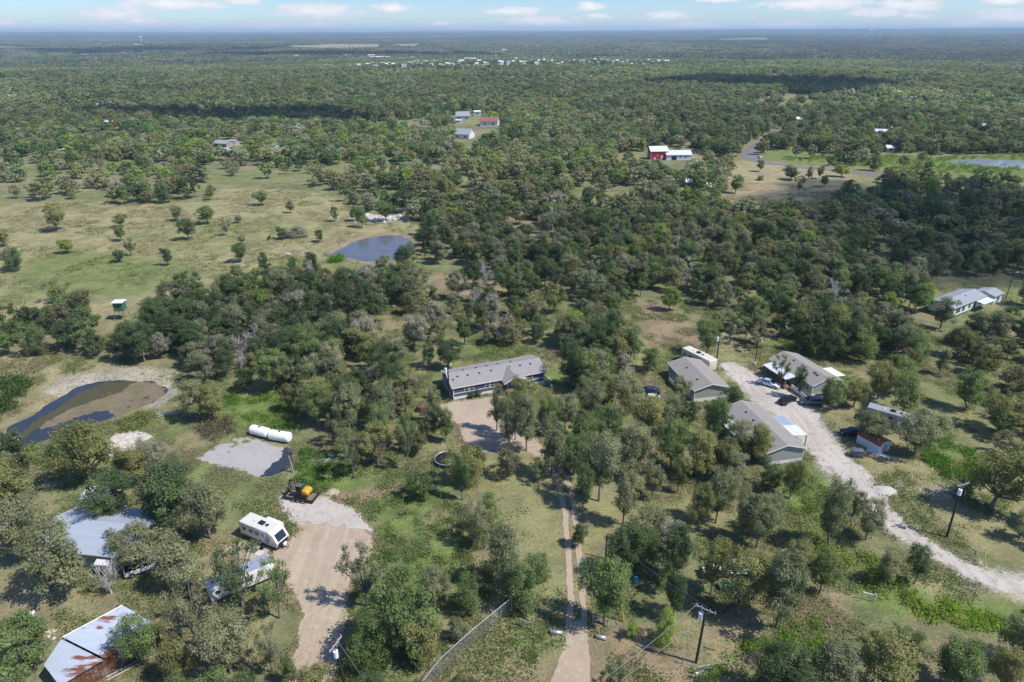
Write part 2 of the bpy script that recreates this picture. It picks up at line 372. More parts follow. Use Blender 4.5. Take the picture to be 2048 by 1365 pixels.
def water_mat(name, c, rough=0.06, bump=0.05):
    m, t, b = newmat(name)
    n = noise_(t, 0.25, 3, 0.5)
    t.links.new(mixc(t, n, tuple(x*0.7 for x in c), tuple(x*1.3 for x in c)), b.inputs['Base Color'])
    b.inputs['Roughness'].default_value = rough; b.inputs['IOR'].default_value = 1.33
    n2 = noise_(t, 2.2, 3, 0.6); bp = t.nodes.new('ShaderNodeBump'); bp.inputs['Strength'].default_value = bump; bp.inputs['Distance'].default_value = 0.05
    t.links.new(n2, bp.inputs['Height']); t.links.new(bp.outputs[0], b.inputs['Normal'])
    return m
M['water'] = water_mat('muddy pond water', (0.105, 0.115, 0.13), 0.08)
M['water2'] = water_mat('dark pond water', (0.035, 0.042, 0.055), 0.05)
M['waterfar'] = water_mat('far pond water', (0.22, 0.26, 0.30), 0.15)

def leaf_mat(name, c=None, transl=0.48):
    m, t, b = newmat(name); t.nodes.remove(b)
    out = t.nodes['Material Output']
    a = N(t, 'ShaderNodeAttribute'); a.attribute_name = 'var'
    if c is None:
        at = N(t, 'ShaderNodeAttribute'); at.attribute_type = 'INSTANCER'; at.attribute_name = 'tint'; base = at.outputs['Color']
    else:
        oi = N(t, 'ShaderNodeObjectInfo')
        base = mixc(t, oi.outputs['Random'], tuple(x*0.80 for x in c), tuple(x*k for x, k in zip(c, (1.28, 1.16, 1.2))))
    v = math_(t, 'ADD', math_(t, 'MULTIPLY', a.outputs['Fac'], 0.9), 0.55)
    cv = N(t, 'ShaderNodeCombineColor'); 
    for i in range(3): t.links.new(v, cv.inputs[i])
    col = mixc(t, 1.0, base, cv.outputs[0], 'MULTIPLY')
    d = N(t, 'ShaderNodeBsdfDiffuse'); tr = N(t, 'ShaderNodeBsdfTranslucent'); mx = N(t, 'ShaderNodeMixShader'); mx.inputs[0].default_value = transl
    t.links.new(col, d.inputs[0]); t.links.new(mixc(t, 1.0, col, (1.1, 1.25, 0.6), 'MULTIPLY'), tr.inputs[0])
    t.links.new(d.outputs[0], mx.inputs[1]); t.links.new(tr.outputs[0], mx.inputs[2]); t.links.new(mx.outputs[0], out.inputs[0])
    return m
LC = {'green': (0.128, 0.176, 0.072), 'grey': (0.182, 0.196, 0.118), 'olive': (0.178, 0.186, 0.082), 'bright': (0.175, 0.235, 0.060),
      'dark': (0.080, 0.118, 0.055), 'brown': (0.190, 0.176, 0.105), 'pale': (0.26, 0.255, 0.21)}
LC = {k: tuple(x*k_ for x, k_ in zip(v, (1.48, 1.42, 1.46))) for k, v in LC.items()}
LM = {k: leaf_mat('foliage '+k, (v[0]*0.98, v[1]*1.03, v[2]*0.96)) for k, v in LC.items()}
M['leaf'] = leaf_mat('forest foliage')

# ------------------------------------------------------------------ ponds, roads, clearings (outlines on the ground)
pond1 = PP([(655,507),(690,490),(722,476),(765,468),(800,469),(825,478),(832,490),(822,505),(800,515),(765,519),(730,521),(700,514)])
pond2 = PP([(8,872),(14,850),(45,832),(100,796),(150,768),(195,756),(250,752),(300,758),(326,770),(328,784),(300,802),(250,820),(215,833),(160,850),(110,868),(60,886),(30,892)])
pond3 = PP([(1885,326),(1950,321),(2010,323),(2080,327),(2120,334),(2080,343),(2000,338),(1940,334)])
def pond_depth(x, y):
    e = 0
    z = np.zeros(np.shape(x))
    for pd, dd, soft in ((pond1, 0.9, 7), (pond2, 0.9, 5)):
        s = sdf(x, y, pd)+1.2*(fbm(x, y, 5, 3)-0.5)*2
        z = np.minimum(z, -dd*sstep(soft*0.45, -soft*0.5, s))
    return z
def terrain(x, y):
    x = np.asarray(x, float); y = np.asarray(y, float)
    r = np.hypot(x, y)
    z = (fbm(x, y, 900, 5, 3)-0.5)*26*sstep(900, 2200, r)
    z = z - 12*sstep(1300, 2600, r)*sstep(5200, 3400, r)
    z = z + sstep(4300, 14000, r)*(58+18*x/(r+1)+ (fbm(x, y, 5200, 9, 3)-0.5)*60) + sstep(12000, 19000, r)*(46+16*x/(r+1)+(fbm(x, y, 6000, 12, 3)-0.5)*40)
    return z

drive_r = PP([(2075,1182),(1990,1165),(1930,1142),(1870,1105),(1810,1070),(1765,1030),(1730,985),(1700,950),(1650,900),(1605,850),(1560,805),(1510,765),(1462,735)])
drive_rw = [3.4,3.4,3.4,3.5,3.6,3.9,4.8,5.8,6.6,8.2,10.5,8.5,4.5]
rutL = PP([(1136,1330),(1137,1250),(1140,1200),(1136,1110),(1129,1030),(1118,975),(1104,940),(1080,910),(1058,885),(1040,868)])
rutR = PP([(1166,1330),(1166,1230),(1161,1150),(1152,1060),(1142,985),(1128,950),(1104,918),(1075,890),(1050,865)])
apron = PP([(1095,1380),(1112,1330),(1128,1290),(1133,1245),(1172,1240),(1176,1290),(1180,1380)])
sandp = PP([(540,1420),(568,1340),(592,1290),(602,1240),(592,1190),(560,1150),(500,1120),(440,1105),(470,1080),(530,1085),(572,1082),(600,1060),(578,1030),(556,1002),(575,993),(640,991),(695,1012),(732,1052),(746,1077),(736,1108),(702,1150),(692,1210),(680,1300),(655,1380),(640,1420)])
whitep = PP([(552,996),(600,989),(650,996),(700,1014),(740,1062),(690,1056),(620,1044),(580,1038)])
padp = PP([(390,916),(430,893),(470,876),(500,875),(563,896),(560,915),(516,952),(440,931)])
puddle = PP([(560,893),(583,899),(584,928),(562,946),(512,954),(528,935),(556,914)])
yardp = PP([(868,812),(905,804),(985,794),(1036,786),(1046,840),(1070,880),(1092,918),(1072,914),(1040,892),(1000,900),(955,905),(930,880),(915,850),(880,832),(845,822)])
road = PP([(1690,213),(1655,224),(1625,237),(1592,252),(1560,266),(1535,280),(1513,295),(1498,310),(1503,320),(1540,328),(1600,336),(1660,342),(1730,350),(1800,358),(1900,366),(2100,380)])
road_w = [7,7,7,7,7,7,7.5,9,9,7,7,7,7,7,7,7]

# clearings: (outline, factor on tree density inside, softness m)
CLEAR = [
 (PP([(-200,440),(60,402),(130,398),(230,408),(330,405),(420,400),(450,372),(560,362),(640,380),(690,400),(720,425),(800,432),(860,450),(850,500),(820,530),(735,545),(640,545),(560,570),(480,595),(380,605),(300,615),(200,640),(-200,652)]), 0.0, 3),
 (PP([(-200,300),(200,320),(420,330),(640,330),(760,360),(740,420),(600,400),(420,400),(-200,440)]), 0.30, 14),
 (PP([(-60,700),(120,705),(200,722),(300,735),(370,752),(430,775),(470,790),(560,788),(600,800),(600,850),(640,900),(700,960),(820,960),(900,960),(960,1010),(960,1080),(985,1150),(930,1210),(880,1240),(850,1400),(520,1400),(590,1250),(560,1150),(440,1120),(420,1010),(330,930),(200,930),(180,1010),(110,1000),(120,880),(-60,890)]), 0.02, 1.5),
 (PP([(860,700),(1000,690),(1100,690),(1115,735),(1150,765),(1200,800),(1140,850),(1110,880),(1150,1000),(1340,1000),(1470,1030),(1450,1060),(1340,1080),(1185,1090),(1190,1400),(860,1400),(980,1210),(1010,1120),(960,1000),(940,920),(880,900),(835,860),(850,780),(800,730)]), 0.03, 1.5),
 (PP([(745,590),(900,560),(1010,620),(1010,690),(860,700),(800,730),(740,680)]), 0.42, 6),
 (PP([(1000,600),(1400,600),(1400,690),(1240,690),(1010,690)]), 0.75, 6),
 (PP([(1250,690),(1400,690),(1530,700),(1560,700),(1700,730),(1700,800),(1720,830),(1880,905),(2100,930),(2100,1250),(1900,1235),(1760,1080),(1640,960),(1520,950),(1420,860),(1330,820),(1290,760)]), 0.005, 1.5),
 (PP([(1540,955),(1640,955),(1760,1060),(1900,1200),(2100,1230),(2100,1325),(1880,1325),(1740,1275),(1650,1235),(1590,1150),(1545,1050)]), 0.0, 1),
 (PP([(1460,345),(1500,318),(1530,322),(1700,345),(1800,370),(1690,400),(1650,425),(1560,432),(1430,428)]), 0.0, 4),
 (PP([(1390,1350),(1400,1285),(1560,1240),(1660,1225),(1780,1270),(1740,1320),(1640,1330),(1560,1370),(1480,1420),(1380,1420)]), 0.0, 1.0),
 (PP([(640,510),(860,512),(872,560),(760,575),(640,572)]), 0.0, 1.5),
 (PP([(1840,314),(2120,310),(2120,372),(1880,366)]), 0.02, 3),
 (PP([(1285,296),(1405,300),(1410,350),(1290,350)]), 0.0, 3),
 (PP([(222,590),(275,590),(285,665),(225,670)]), 0.0, 1.0),
 (PP([(1230,300),(1290,312),(1500,318),(1460,345),(1300,338),(1250,330)]), 0.2, 6),
 (PP([(1530,300),(1700,312),(1880,322),(2100,315),(2100,372),(1900,362),(1700,345),(1530,325)]), 0.12, 6),
 (PP([(1020,430),(1060,440),(1110,470),(1150,500),(1110,510),(1030,490),(1000,450)]), 0.15, 4),
 (PP([(1200,375),(1300,378),(1420,388),(1400,402),(1280,398),(1200,392)]), 0.15, 5),
 (PP([(840,545),(930,535),(1000,560),(1010,590),(900,600),(850,580)]), 0.35, 4),
 (PP([(1140,530),(1200,540),(1190,570),(1150,560)]), 0.1, 3),
 (PP([(1275,610),(1330,620),(1400,660),(1410,690),(1280,690)]), 0.25, 4),
 (PP([(1880,570),(2060,560),(2060,620),(1900,660)]), 0.15, 4),
 (PP([(900,232),(1000,228),(1010,262),(960,290),(905,275)]), 0.1, 12),
 (PP([(790,245),(890,252),(900,270),(810,268)]), 0.35, 20),
 (PP([(420,285),(480,285),(490,312),(420,312)]), 0.2, 12),
 (PP([(0,1170),(60,1190),(110,1240),(70,1290),(-30,1290)]), 0.3, 3),
 (PP([(60,1030),(130,1010),(330,1040),(345,1130),(230,1170),(90,1130)]), 0.0, 1.0),
 (PP([(90,1290),(240,1200),(345,1250),(345,1380),(60,1380)]), 0.0, 1.0),
 (PP([(1180,1190),(1330,1190),(1400,1230),(1440,1330),(1400,1400),(1170,1400)]), 0.08, 2),
 (PP([(1380,1105),(1560,1110),(1560,1150),(1380,1150)]), 0.3, 2),
 (PP([(1850,1270),(2060,1265),(2060,1330),(1900,1340)]), 0.15, 2),
 (PP([(880,98),(935,97),(935,101),(885,102)]), 0.0, 30), (PP([(960,99),(1010,97),(1012,101),(965,103)]), 0.0, 30), (PP([(1140,107),(1230,106),(1230,109),(1145,110)]), 0.0, 30), (PP([(150,100),(300,99),(300,102),(150,103)]), 0.0, 30), (PP([(1460,112),(1560,111),(1560,115),(1465,116)]), 0.0, 30),
 # far open ground, in bands
 (PP([(560,93),(650,87),(770,87),(770,93),(700,96)]), 0.0, 60), (PP([(780,87),(845,86),(845,92),(790,92)]), 0.0, 60),
 (PP([(1430,82),(1540,81),(1540,85),(1440,85)]), 0.0, 60), (PP([(245,88),(300,86),(310,92),(250,93)]), 0.0, 60),
 (PP([(860,98),(1010,96),(1020,101),(880,103)]), 0.45, 60),
 (PP([(460,166),(515,163),(515,170),(465,171)]), 0.0, 20), (PP([(-20,150),(40,150),(45,157),(-20,158)]), 0.0, 20),
 (PP([(720,130),(1330,128),(1350,136),(720,138)]), 0.15, 30),
 (PP([(90,146),(155,146),(160,156),(90,157)]), 0.3, 20),
 (PP([(750,184),(775,182),(772,192),(752,193)]), 0.1, 10), (PP([(1580,190),(1625,190),(1620,205),(1580,203)]), 0.2, 10),
 (PP([(1640,218),(1720,218),(1715,226),(1640,226)]), 0.2, 10),
 (PP([(380,195),(450,192),(620,198),(600,212),(390,214)]), 0.55, 20),
]
BELT = [(PP([(-150,655),(60,650),(220,640),(400,610),(520,590),(640,580),(850,580),(740,640),(760,720),(640,785),(480,770),(380,742),(200,712),(-150,698)]), 0.95),
        (PP([(1100,430),(1400,430),(1700,430),(1720,560),(1500,600),(1300,590),(1150,560)]), 0.8)]
NOTREE = []     # footprints: (x, y, radius)
def density(x, y):
    r = np.hypot(x, y)
    n = fbm(x, y, 38, 21, 3)
    d = 0.26+0.95*sstep(0.32, 0.60, n)+0.1*sstep(300, 600, r)
    d = d*(0.70+0.42*sstep(0.34, 0.50, fbm(x, y, 16, 29, 2)))
    big = fbm(x, y, 260, 44, 3)
    d = d*(1-0.75*sstep(0.60, 0.70, big)*sstep(300, 500, r)*sstep(2600, 1500, r))
    for poly, f, soft in CLEAR:
        s = sdf(x, y, poly)+soft*0.8*(n-0.5)
        d = d*(f+(1-f)*sstep(-soft*0.3, soft*0.7, s))
    for poly, f in BELT: d = np.maximum(d, f*sstep(1.5, -1.5, sdf(x, y, poly)+3*(n-0.5)))
    d = d*sstep(1.5, 4.0, ldist(x, y, road, road_w))*sstep(0.5, 2.5, ldist(x, y, drive_r, drive_rw))
    for pd in (pond1, pond2, pond3): d = d*sstep(0.5, 4.0, sdf(x, y, pd))
    for X, Y, q in NOTREE: d = d*(np.hypot(x-X, y-Y) > q)
    return d

# ------------------------------------------------------------------ ground: one sheet out to the horizon
def build_ground():
    th = np.concatenate([np.linspace(-110, -44, 34)[:-1], np.linspace(-44, 44, 560), np.linspace(44, 110, 34)[1:]])
    ys = np.concatenate([np.linspace(2300, 1420, 24)[:-1], np.arange(1420, 300, -2.6), np.arange(300, 120, -2.0), np.arange(120, 72, -1.0)])
    rr = np.array([P(1024, y)[1] for y in ys]); rr = np.concatenate([[4, 12], rr[rr > 16], np.geomspace(13000, 60000, 22)])
    rr = np.unique(rr)
    T, Rr = np.meshgrid(np.radians(th), rr)
    X = Rr*np.sin(T); Y = Rr*np.cos(T)
    x = X.ravel(); y = Y.ravel()
    z = terrain(x, y)+pond_depth(x, y)+0.10*(fbm(x, y, 6, 2)-0.5)*sstep(500, 200, np.hypot(x, y))*0
    n0, n1 = X.shape; idx = np.arange(n0*n1).reshape(n0, n1)
    f = np.stack([idx[:-1, :-1], idx[:-1, 1:], idx[1:, 1:], idx[1:, :-1]], -1).reshape(-1, 4)
    mat, t, b = newmat('pasture and woodland ground')
    me = mesh_np('ground', np.stack([x, y, z], 1), f, [mat], True)
    # ground cover masks
    n = fbm(x, y, 9, 31, 4); nb = fbm(x, y, 30, 33, 4)
    r = np.hypot(x, y)
    lush = 0.30*sstep(0.42, 0.66, nb); dirt = 0.35*sstep(0.60, 0.72, n)*sstep(600, 200, r); dry = 0.45*sstep(0.42, 0.62, fbm(x, y, 18, 37, 4))
    pale = np.zeros_like(x)
    def put(arr, pts, v, soft=3.0, amp=2.0):
        s = sdf(x, y, PP(pts))+amp*(n-0.5)*2
        w = sstep(soft, -soft, s)
        arr[:] = arr*(1-w)+v*w
    wf = np.clip(density(x, y), 0, 1)
    field = [(-200,440),(60,402),(230,408),(420,400),(450,372),(640,380),(720,425),(860,450),(830,520),(640,545),(480,595),(300,615),(-200,652)]
    put(dry, field, 0.95, 6, 3); put(lush, field, 0.12, 6, 3); put(dirt, field, 0.0, 6)
    put(lush, [(0,575),(60,520),(150,500),(260,505),(360,520),(400,560),(300,585),(150,590),(0,600)], 0.60, 6, 8); put(dry, [(0,575),(60,520),(150,500),(260,505),(360,520),(400,560),(300,585),(150,590),(0,600)], 0.35, 6, 8)  # greener grass, with a soft cloud shadow painted into the green
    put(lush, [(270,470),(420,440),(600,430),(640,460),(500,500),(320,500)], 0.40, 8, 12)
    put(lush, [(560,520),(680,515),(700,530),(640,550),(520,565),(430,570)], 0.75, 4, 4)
    put(dry, [(1380,345),(1500,318),(1700,345),(1720,370),(1640,405),(1440,410)], 1.0, 5, 4); put(lush, [(1380,345),(1500,318),(1700,345),(1720,370),(1640,405),(1440,410)], 0.0, 5, 4)
    put(dirt, [(1450,370),(1560,365),(1680,375),(1660,400),(1480,405)], 0.35, 6, 8)
    put(lush, [(1530,300),(1700,312),(1880,318),(2100,312),(2100,360),(1900,352),(1700,335),(1530,322)], 0.85, 6, 6); put(dry, [(1530,300),(1700,312),(1880,318),(2100,312),(2100,360),(1900,352),(1700,335),(1530,322)], 0.5, 6, 6)
    # banks of the near pond
    s2 = sdf(x, y, pond2); w = sstep(7.5, 2.5, s2+3*(n-0.5)); pale[:] = np.maximum(pale, 0.55*w*(y > P(200, 800)[1]-0.25*(x-P(200, 800)[0]))); dirt[:] = np.maximum(dirt, w*0.45)
    put(lush, [(440,745),(600,780),(610,850),(500,880),(420,860),(380,800)], 0.85, 2.5, 2); put(lush, [(330,800),(380,775),(480,790),(240,890),(90,900),(60,890)], 0.65, 2, 2)
    put(dry, [(0,700),(120,705),(220,730),(120,780),(60,820),(0,850)], 0.8, 2, 2)
    put(lush, [(150,920),(300,900),(400,940),(560,960),(560,1000),(420,1010),(300,940),(200,980),(130,1000)], 0.45, 2, 2)
    put(dirt, [(380,860),(480,870),(420,890),(380,930),(330,900)], 0.5, 2, 2)
    put(lush, [(600,880),(700,920),(760,950),(660,985),(600,960)], 0.85, 2, 2)
    put(lush, [(740,980),(900,960),(940,1080),(930,1180),(820,1200),(740,1150),(750,1060)], 0.62, 2.5, 4)
    put(dirt, [(640,990),(720,985),(860,955),(860,970),(740,1000),(700,1010)], 0.95, 1, 0.6)
    put(dirt, [(950,1100),(1010,1130),(1030,1240),(960,1290),(900,1365),(860,1365),(880,1300),(950,1230)], 0.55, 2, 3)
    put(lush, [(1000,1290),(1080,1270),(1100,1300),(1010,1365),(940,1365)], 0.55, 2, 3)
    put(dirt, [(850,1400),(960,1300),(1110,1310),(1100,1400)], 0.5, 2, 3)
    lawn = [(930,900),(1060,900),(1110,1000),(1130,1100),(1120,1240),(1010,1200),(1000,1100),(960,1000)]
    put(dry, lawn, 0.62, 1.5, 1); put(lush, lawn, 0.25, 1.5, 1); put(dirt, lawn, 0.05, 1.5, 1)
    lawn = [(1150,960),(1340,1000),(1470,1030),(1440,1070),(1330,1090),(1180,1120),(1160,1050)]
    put(dry, lawn, 0.62, 1.5, 1); put(lush, lawn, 0.25, 2, 2); put(dirt, lawn, 0.1, 1.5, 1)
    put(lush, [(1040,770),(1130,740),(1180,800),(1110,830),(1060,860)], 0.70, 2, 1.5); put(lush, [(870,700),(1000,690),(1080,700),(1000,730),(880,750)], 0.5, 3, 2)
    put(dirt, [(1170,1230),(1380,1290),(1400,1400),(1170,1400)], 0.7, 2, 2)
    put(dirt, [(1270,600),(1340,610),(1400,660),(1410,690),(1300,690)], 0.9, 3, 2); put(dirt, [(860,550),(960,545),(1000,580),(960,600),(860,590)], 0.85, 4, 4)
    put(dirt, [(1020,430),(1060,440),(1110,470),(1150,500),(1110,510),(1030,490)], 0.7, 4, 2)
    put(dirt, [(760,600),(1010,620),(1010,660),(760,660)], 0.4, 4, 4)
    put(dry, [(1250,700),(1530,710),(1560,760),(1420,740),(1300,760)], 0.6, 3, 2); put(lush, [(1250,700),(1530,710),(1560,760),(1420,740),(1300,760)], 0.25, 3, 2)
    put(lush, [(1530,690),(1700,690),(1760,720),(1600,712)], 0.9, 3, 2)
    ry = [(1640,800),(1740,820),(1900,920),(2100,930),(2100,1150),(1900,1080),(1800,1020),(1700,930)]
    put(dry, ry, 0.75, 2, 2); put(lush, ry, 0.28, 2, 2); put(dirt, ry, 0.18, 2, 3)
    put(lush, [(1840,880),(1950,900),(1980,960),(1880,960)], 0.85, 2, 2)
    put(lush, [(1700,960),(1830,1010),(1900,1080),(1850,1060),(1760,1010)], 0.5, 2, 2)
    put(lush, [(1540,950),(1620,940),(1700,1030),(1700,1090),(1600,1060)], 0.8, 2, 2)
    wd = [(1560,1060),(1700,1090),(1760,1130),(1860,1190),(2100,1215),(2100,1262),(1900,1278),(1790,1235),(1680,1180),(1600,1110)]
    put(lush, wd, 0.85, 1.5, 1.5); put(dirt, [(1600,1130),(1700,1200),(1650,1260),(1560,1230)], 0.6, 2, 2)
    put(dry, [(1760,1110),(1860,1170),(2100,1200),(2100,1225),(1880,1215),(1770,1160)], 0.7, 1.5, 1)
    put(dirt, [(1880,1280),(2100,1270),(2100,1365),(1860,1345)], 0.75, 2, 3)
    put(dirt, [(0,1190),(100,1200),(110,1250),(40,1300),(0,1300)], 0.9, 1.5, 2); put(dirt, [(180,1170),(420,1150),(430,1250),(340,1300),(260,1240)], 0.55, 2, 3)
    put(dirt, [(330,1300),(420,1260),(560,1300),(540,1365),(330,1400)], 0.5, 2, 3)
    # dusty verges
    dr = ldist(x, y, drive_r, drive_rw)+1.6*(n-0.5)*2
    pale[:] = np.maximum(pale, 0.85*sstep(2.2, -0.5, dr+1.5*(fbm(x, y, 2.5, 71, 3)-0.35)*2))
    ds = sdf(x, y, sandp)+1.5*(n-0.5)*2; dirt[:] = np.maximum(dirt, 0.75*sstep(2.0, -0.3, ds))
    dd = sdf(x, y, yardp)+1.5*(n-0.5)*2; dirt[:] = np.maximum(dirt, 0.8*sstep(2.5, -0.3, dd))
    dirt[:] = np.maximum(dirt, 0.45*sstep(0.7, -0.2, np.minimum(ldist(x, y, rutL, [0.7]*20), ldist(x, y, rutR, [0.7]*20))+0.8*(n-0.5)*2))
    dirt[:] = np.maximum(dirt, 0.6*sstep(3.0, 0, ldist(x, y, road, road_w)))
    put(pale, [(1740,965),(1800,960),(1830,990),(1790,1010),(1720,1000)], 0.3, 2, 2); put(pale, [(1850,965),(1910,975),(1900,1010),(1850,1000)], 0.12, 1.5, 3)
    put(pale, [(720,425),(800,420),(820,440),(740,445)], 0.85, 4, 3)
    s1 = sdf(x, y, pond1); dirt[:] = np.maximum(dirt, 0.7*sstep(6, 1, s1+3*(n-0.5)))
    # far fields
    for pts in ([(560,93),(650,87),(770,87),(770,93),(700,96)], [(780,87),(845,86),(845,92),(790,92)], [(245,88),(300,86),(310,92),(250,93)], [(860,98),(1010,96),(1020,101),(880,103)]):
        put(dry, pts, 1.3, 60, 30); put(wf, pts, 0.0, 60, 30)
    put(lush, [(1430,82),(1540,81),(1540,85),(1440,85)], 0.5, 60, 30); put(wf, [(1430,82),(1540,81),(1540,85),(1440,85)], 0, 60, 30)
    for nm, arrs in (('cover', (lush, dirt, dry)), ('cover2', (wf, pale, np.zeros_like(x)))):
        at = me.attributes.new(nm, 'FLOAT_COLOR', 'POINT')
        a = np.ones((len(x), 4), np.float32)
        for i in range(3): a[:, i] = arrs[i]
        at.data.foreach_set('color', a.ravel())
    # material
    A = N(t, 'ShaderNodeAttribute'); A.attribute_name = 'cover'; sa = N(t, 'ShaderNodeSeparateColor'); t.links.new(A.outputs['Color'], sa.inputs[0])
    B = N(t, 'ShaderNodeAttribute'); B.attribute_name = 'cover2'; sb = N(t, 'ShaderNodeSeparateColor'); t.links.new(B.outputs['Color'], sb.inputs[0])
    nf = noise_(t, 2.2, 5, 0.7); nm_ = noise_(t, 0.45, 5, 0.65); nl = noise_(t, 0.09, 5, 0.6); nff = noise_(t, 8.0, 3, 0.7)
    base = mixc(t, ramp_(t, nm_, 0.35, 0.68), (0.140, 0.165, 0.075), (0.205, 0.205, 0.115))
    jit = math_(t, 'MULTIPLY', math_(t, 'SUBTRACT', math_(t, 'ADD', math_(t, 'MULTIPLY', nf, 0.5), math_(t, 'MULTIPLY', nm_, 0.5)), 0.5), 3.2)
    def msk(s): return math_(t, 'MULTIPLY', math_(t, 'ADD', s, math_(t, 'MULTIPLY', jit, ramp_(t, s, 0.02, 0.3))), 1.0, True)
    o = mixc(t, msk(sa.outputs[2]), base, mixc(t, nl, (0.300, 0.255, 0.150), (0.345, 0.305, 0.185)))
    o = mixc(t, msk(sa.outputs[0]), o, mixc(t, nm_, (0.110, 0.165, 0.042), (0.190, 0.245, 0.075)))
    o = mixc(t, msk(sa.outputs[1]), o, mixc(t, nl, (0.300, 0.225, 0.165), (0.240, 0.175, 0.125)))
    o = mixc(t, msk(sb.outputs[1]), o, mixc(t, nf, (0.36, 0.33, 0.285), (0.50, 0.47, 0.42)))
    floor_ = mixc(t, nl, (0.230, 0.190, 0.128), (0.205, 0.210, 0.115))
    o = mixc(t, math_(t, 'MULTIPLY', sb.outputs[0], 0.55), o, floor_)
    # beyond the built woodland the canopy itself is the surface colour
    gpos = t.nodes.new('ShaderNodeNewGeometry'); ln = N(t, 'ShaderNodeVectorMath'); ln.operation = 'LENGTH'; t.links.new(gpos.outputs['Position'], ln.inputs[0])
    farw = math_(t, 'MULTIPLY', ramp_(t, ln.outputs['Value'], 2300.0, 3200.0), ramp_(t, sb.outputs[0], 0.08, 0.3))
    nk = noise_(t, 0.012, 6, 0.7); nk2 = noise_(t, 0.0014, 4, 0.6)
    can = mixc(t, ramp_(t, nk, 0.38, 0.62), (0.030, 0.042, 0.022), (0.075, 0.090, 0.045)); can = mixc(t, math_(t, 'MULTIPLY', ramp_(t, nk2, 0.52, 0.66), 0.45), can, (0.16, 0.155, 0.085))
    nw = noise_(t, 0.16, 6, 0.7); o = mixc(t, 1.0, o, mixc(t, ramp_(t, nw, 0.36, 0.64), (0.94, 0.96, 0.92), (1.36, 1.32, 1.26)), 'MULTIPLY'); o = mixc(t, farw, o, can)
    o = mixc(t, 1.0, o, mixc(t, ramp_(t, math_(t, 'ADD', math_(t, 'MULTIPLY', nff, 0.5), math_(t, 'MULTIPLY', nf, 0.5)), 0.32, 0.68), (0.48, 0.49, 0.46), (1.06, 1.05, 1.02)), 'MULTIPLY')
    t.links.new(o, b.inputs['Base Color']); b.inputs['Roughness'].default_value = 1.0; b.inputs['Specular IOR Level'].default_value = 0.1
    bp = t.nodes.new('ShaderNodeBump'); bp.inputs['Strength'].default_value = 0.5; bp.inputs['Distance'].default_value = 0.15
    t.links.new(nf, bp.inputs['Height']); t.links.new(bp.outputs[0], b.inputs['Normal'])
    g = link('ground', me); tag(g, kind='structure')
build_ground()

def sheet(name, fn, bbox, z, cell, mat, amp=0.8, nsc=1.8, holes=0.0, kind='structure', seed=0, hbias=None):
    x0, x1, y0, y1 = bbox
    xs = np.arange(x0, x1, cell); ys = np.arange(y0, y1, cell)
    X, Y = np.meshgrid(xs, ys); cx = X[:-1, :-1]+cell/2; cy = Y[:-1, :-1]+cell/2
    s = fn(cx, cy)+amp*(fbm(cx, cy, nsc, 51+seed, 4)-0.5)*2
    if holes: s = np.maximum(s, (fbm(cx, cy, 1.3, 81+seed, 4)-(1-holes)+ (hbias(cx, cy) if hbias else 0))*3)
    keep = s < 0
    idx = np.arange(X.size).reshape(X.shape)
    f = np.stack([idx[:-1, :-1], idx[:-1, 1:], idx[1:, 1:], idx[1:, :-1]], -1)[keep]
    used, inv = np.unique(f.ravel(), return_inverse=True)
    v = np.stack([X.ravel()[used], Y.ravel()[used], np.full(len(used), z)], 1)
    o = link(name, mesh_np(name, v, inv.reshape(-1, 4), [mat])); return tag(o, kind=kind)
def bb(pts, m=3): a = np.array(pts); return (a[:, 0].min()-m, a[:, 0].max()+m, a[:, 1].min()-m, a[:, 1].max()+m)
sheet('sandy_driveway', lambda a, b: sdf(a, b, sandp), bb(sandp), 0.030, 0.22, M['sand'], 0.9, 1.6)
sheet('gravel_turnaround', lambda a, b: sdf(a, b, whitep), bb(whitep), 0.060, 0.22, M['calichew'], 1.2, 1.2, seed=3)
sheet('gravel_pad', lambda a, b: sdf(a, b, padp), bb(padp), 0.030, 0.22, M['padw'], 0.7, 1.2, holes=0.42, seed=5, hbias=lambda a, b: -0.25*sstep(-1.5, 3.0, (a-P(440, 900)[0])*0.6-(b-P(440, 900)[1])*0.8))
sheet('puddle', lambda a, b: sdf(a, b, puddle), bb(puddle), 0.020, 0.22, M['water2'], 0.6, 1.2, seed=6)
sheet('house_parking_dirt', lambda a, b: sdf(a, b, yardp), bb(yardp), 0.030, 0.25, M['reddirt'], 1.0, 1.8, seed=7)
sheet('caliche_road', lambda a, b: ldist(a, b, drive_r, drive_rw), bb(drive_r, 9), 0.030, 0.24, M['caliche'], 1.7, 1.5, holes=0.36, seed=8,
      hbias=lambda a, b: -0.5*sstep(0.5, -1.5, ldist(a, b, drive_r, [w*0.8 for w in drive_rw])))
sheet('dirt_track', lambda a, b: np.minimum(np.minimum(ldist(a, b, rutL, [0.85]*12), ldist(a, b, rutR, [0.85]*12)), sdf(a, b, apron)), bb(rutL+rutR+apron), 0.034, 0.13, M['rut'], 0.22, 0.9, seed=9)
sheet('paved_road', lambda a, b: ldist(a, b, road, road_w), bb(road, 9), 0.05, 1.0, M['asphalt'], 0.5, 5, seed=10)
sheet('stock_pond_water', lambda a, b: sdf(a, b, [(c*1.0, d) for c, d in pond1])-2.2, bb(pond1, 6), -0.45, 0.8, M['water'], 0.2, 3)
sheet('pond_water', lambda a, b: sdf(a, b, pond2)-1.8, bb(pond2, 5), -0.45, 0.5, M['water2'], 0.2, 3)
sheet('far_pond_water', lambda a, b: sdf(a, b, pond3), bb(pond3, 6), 0.06, 1.0, M['waterfar'], 0.2, 3)
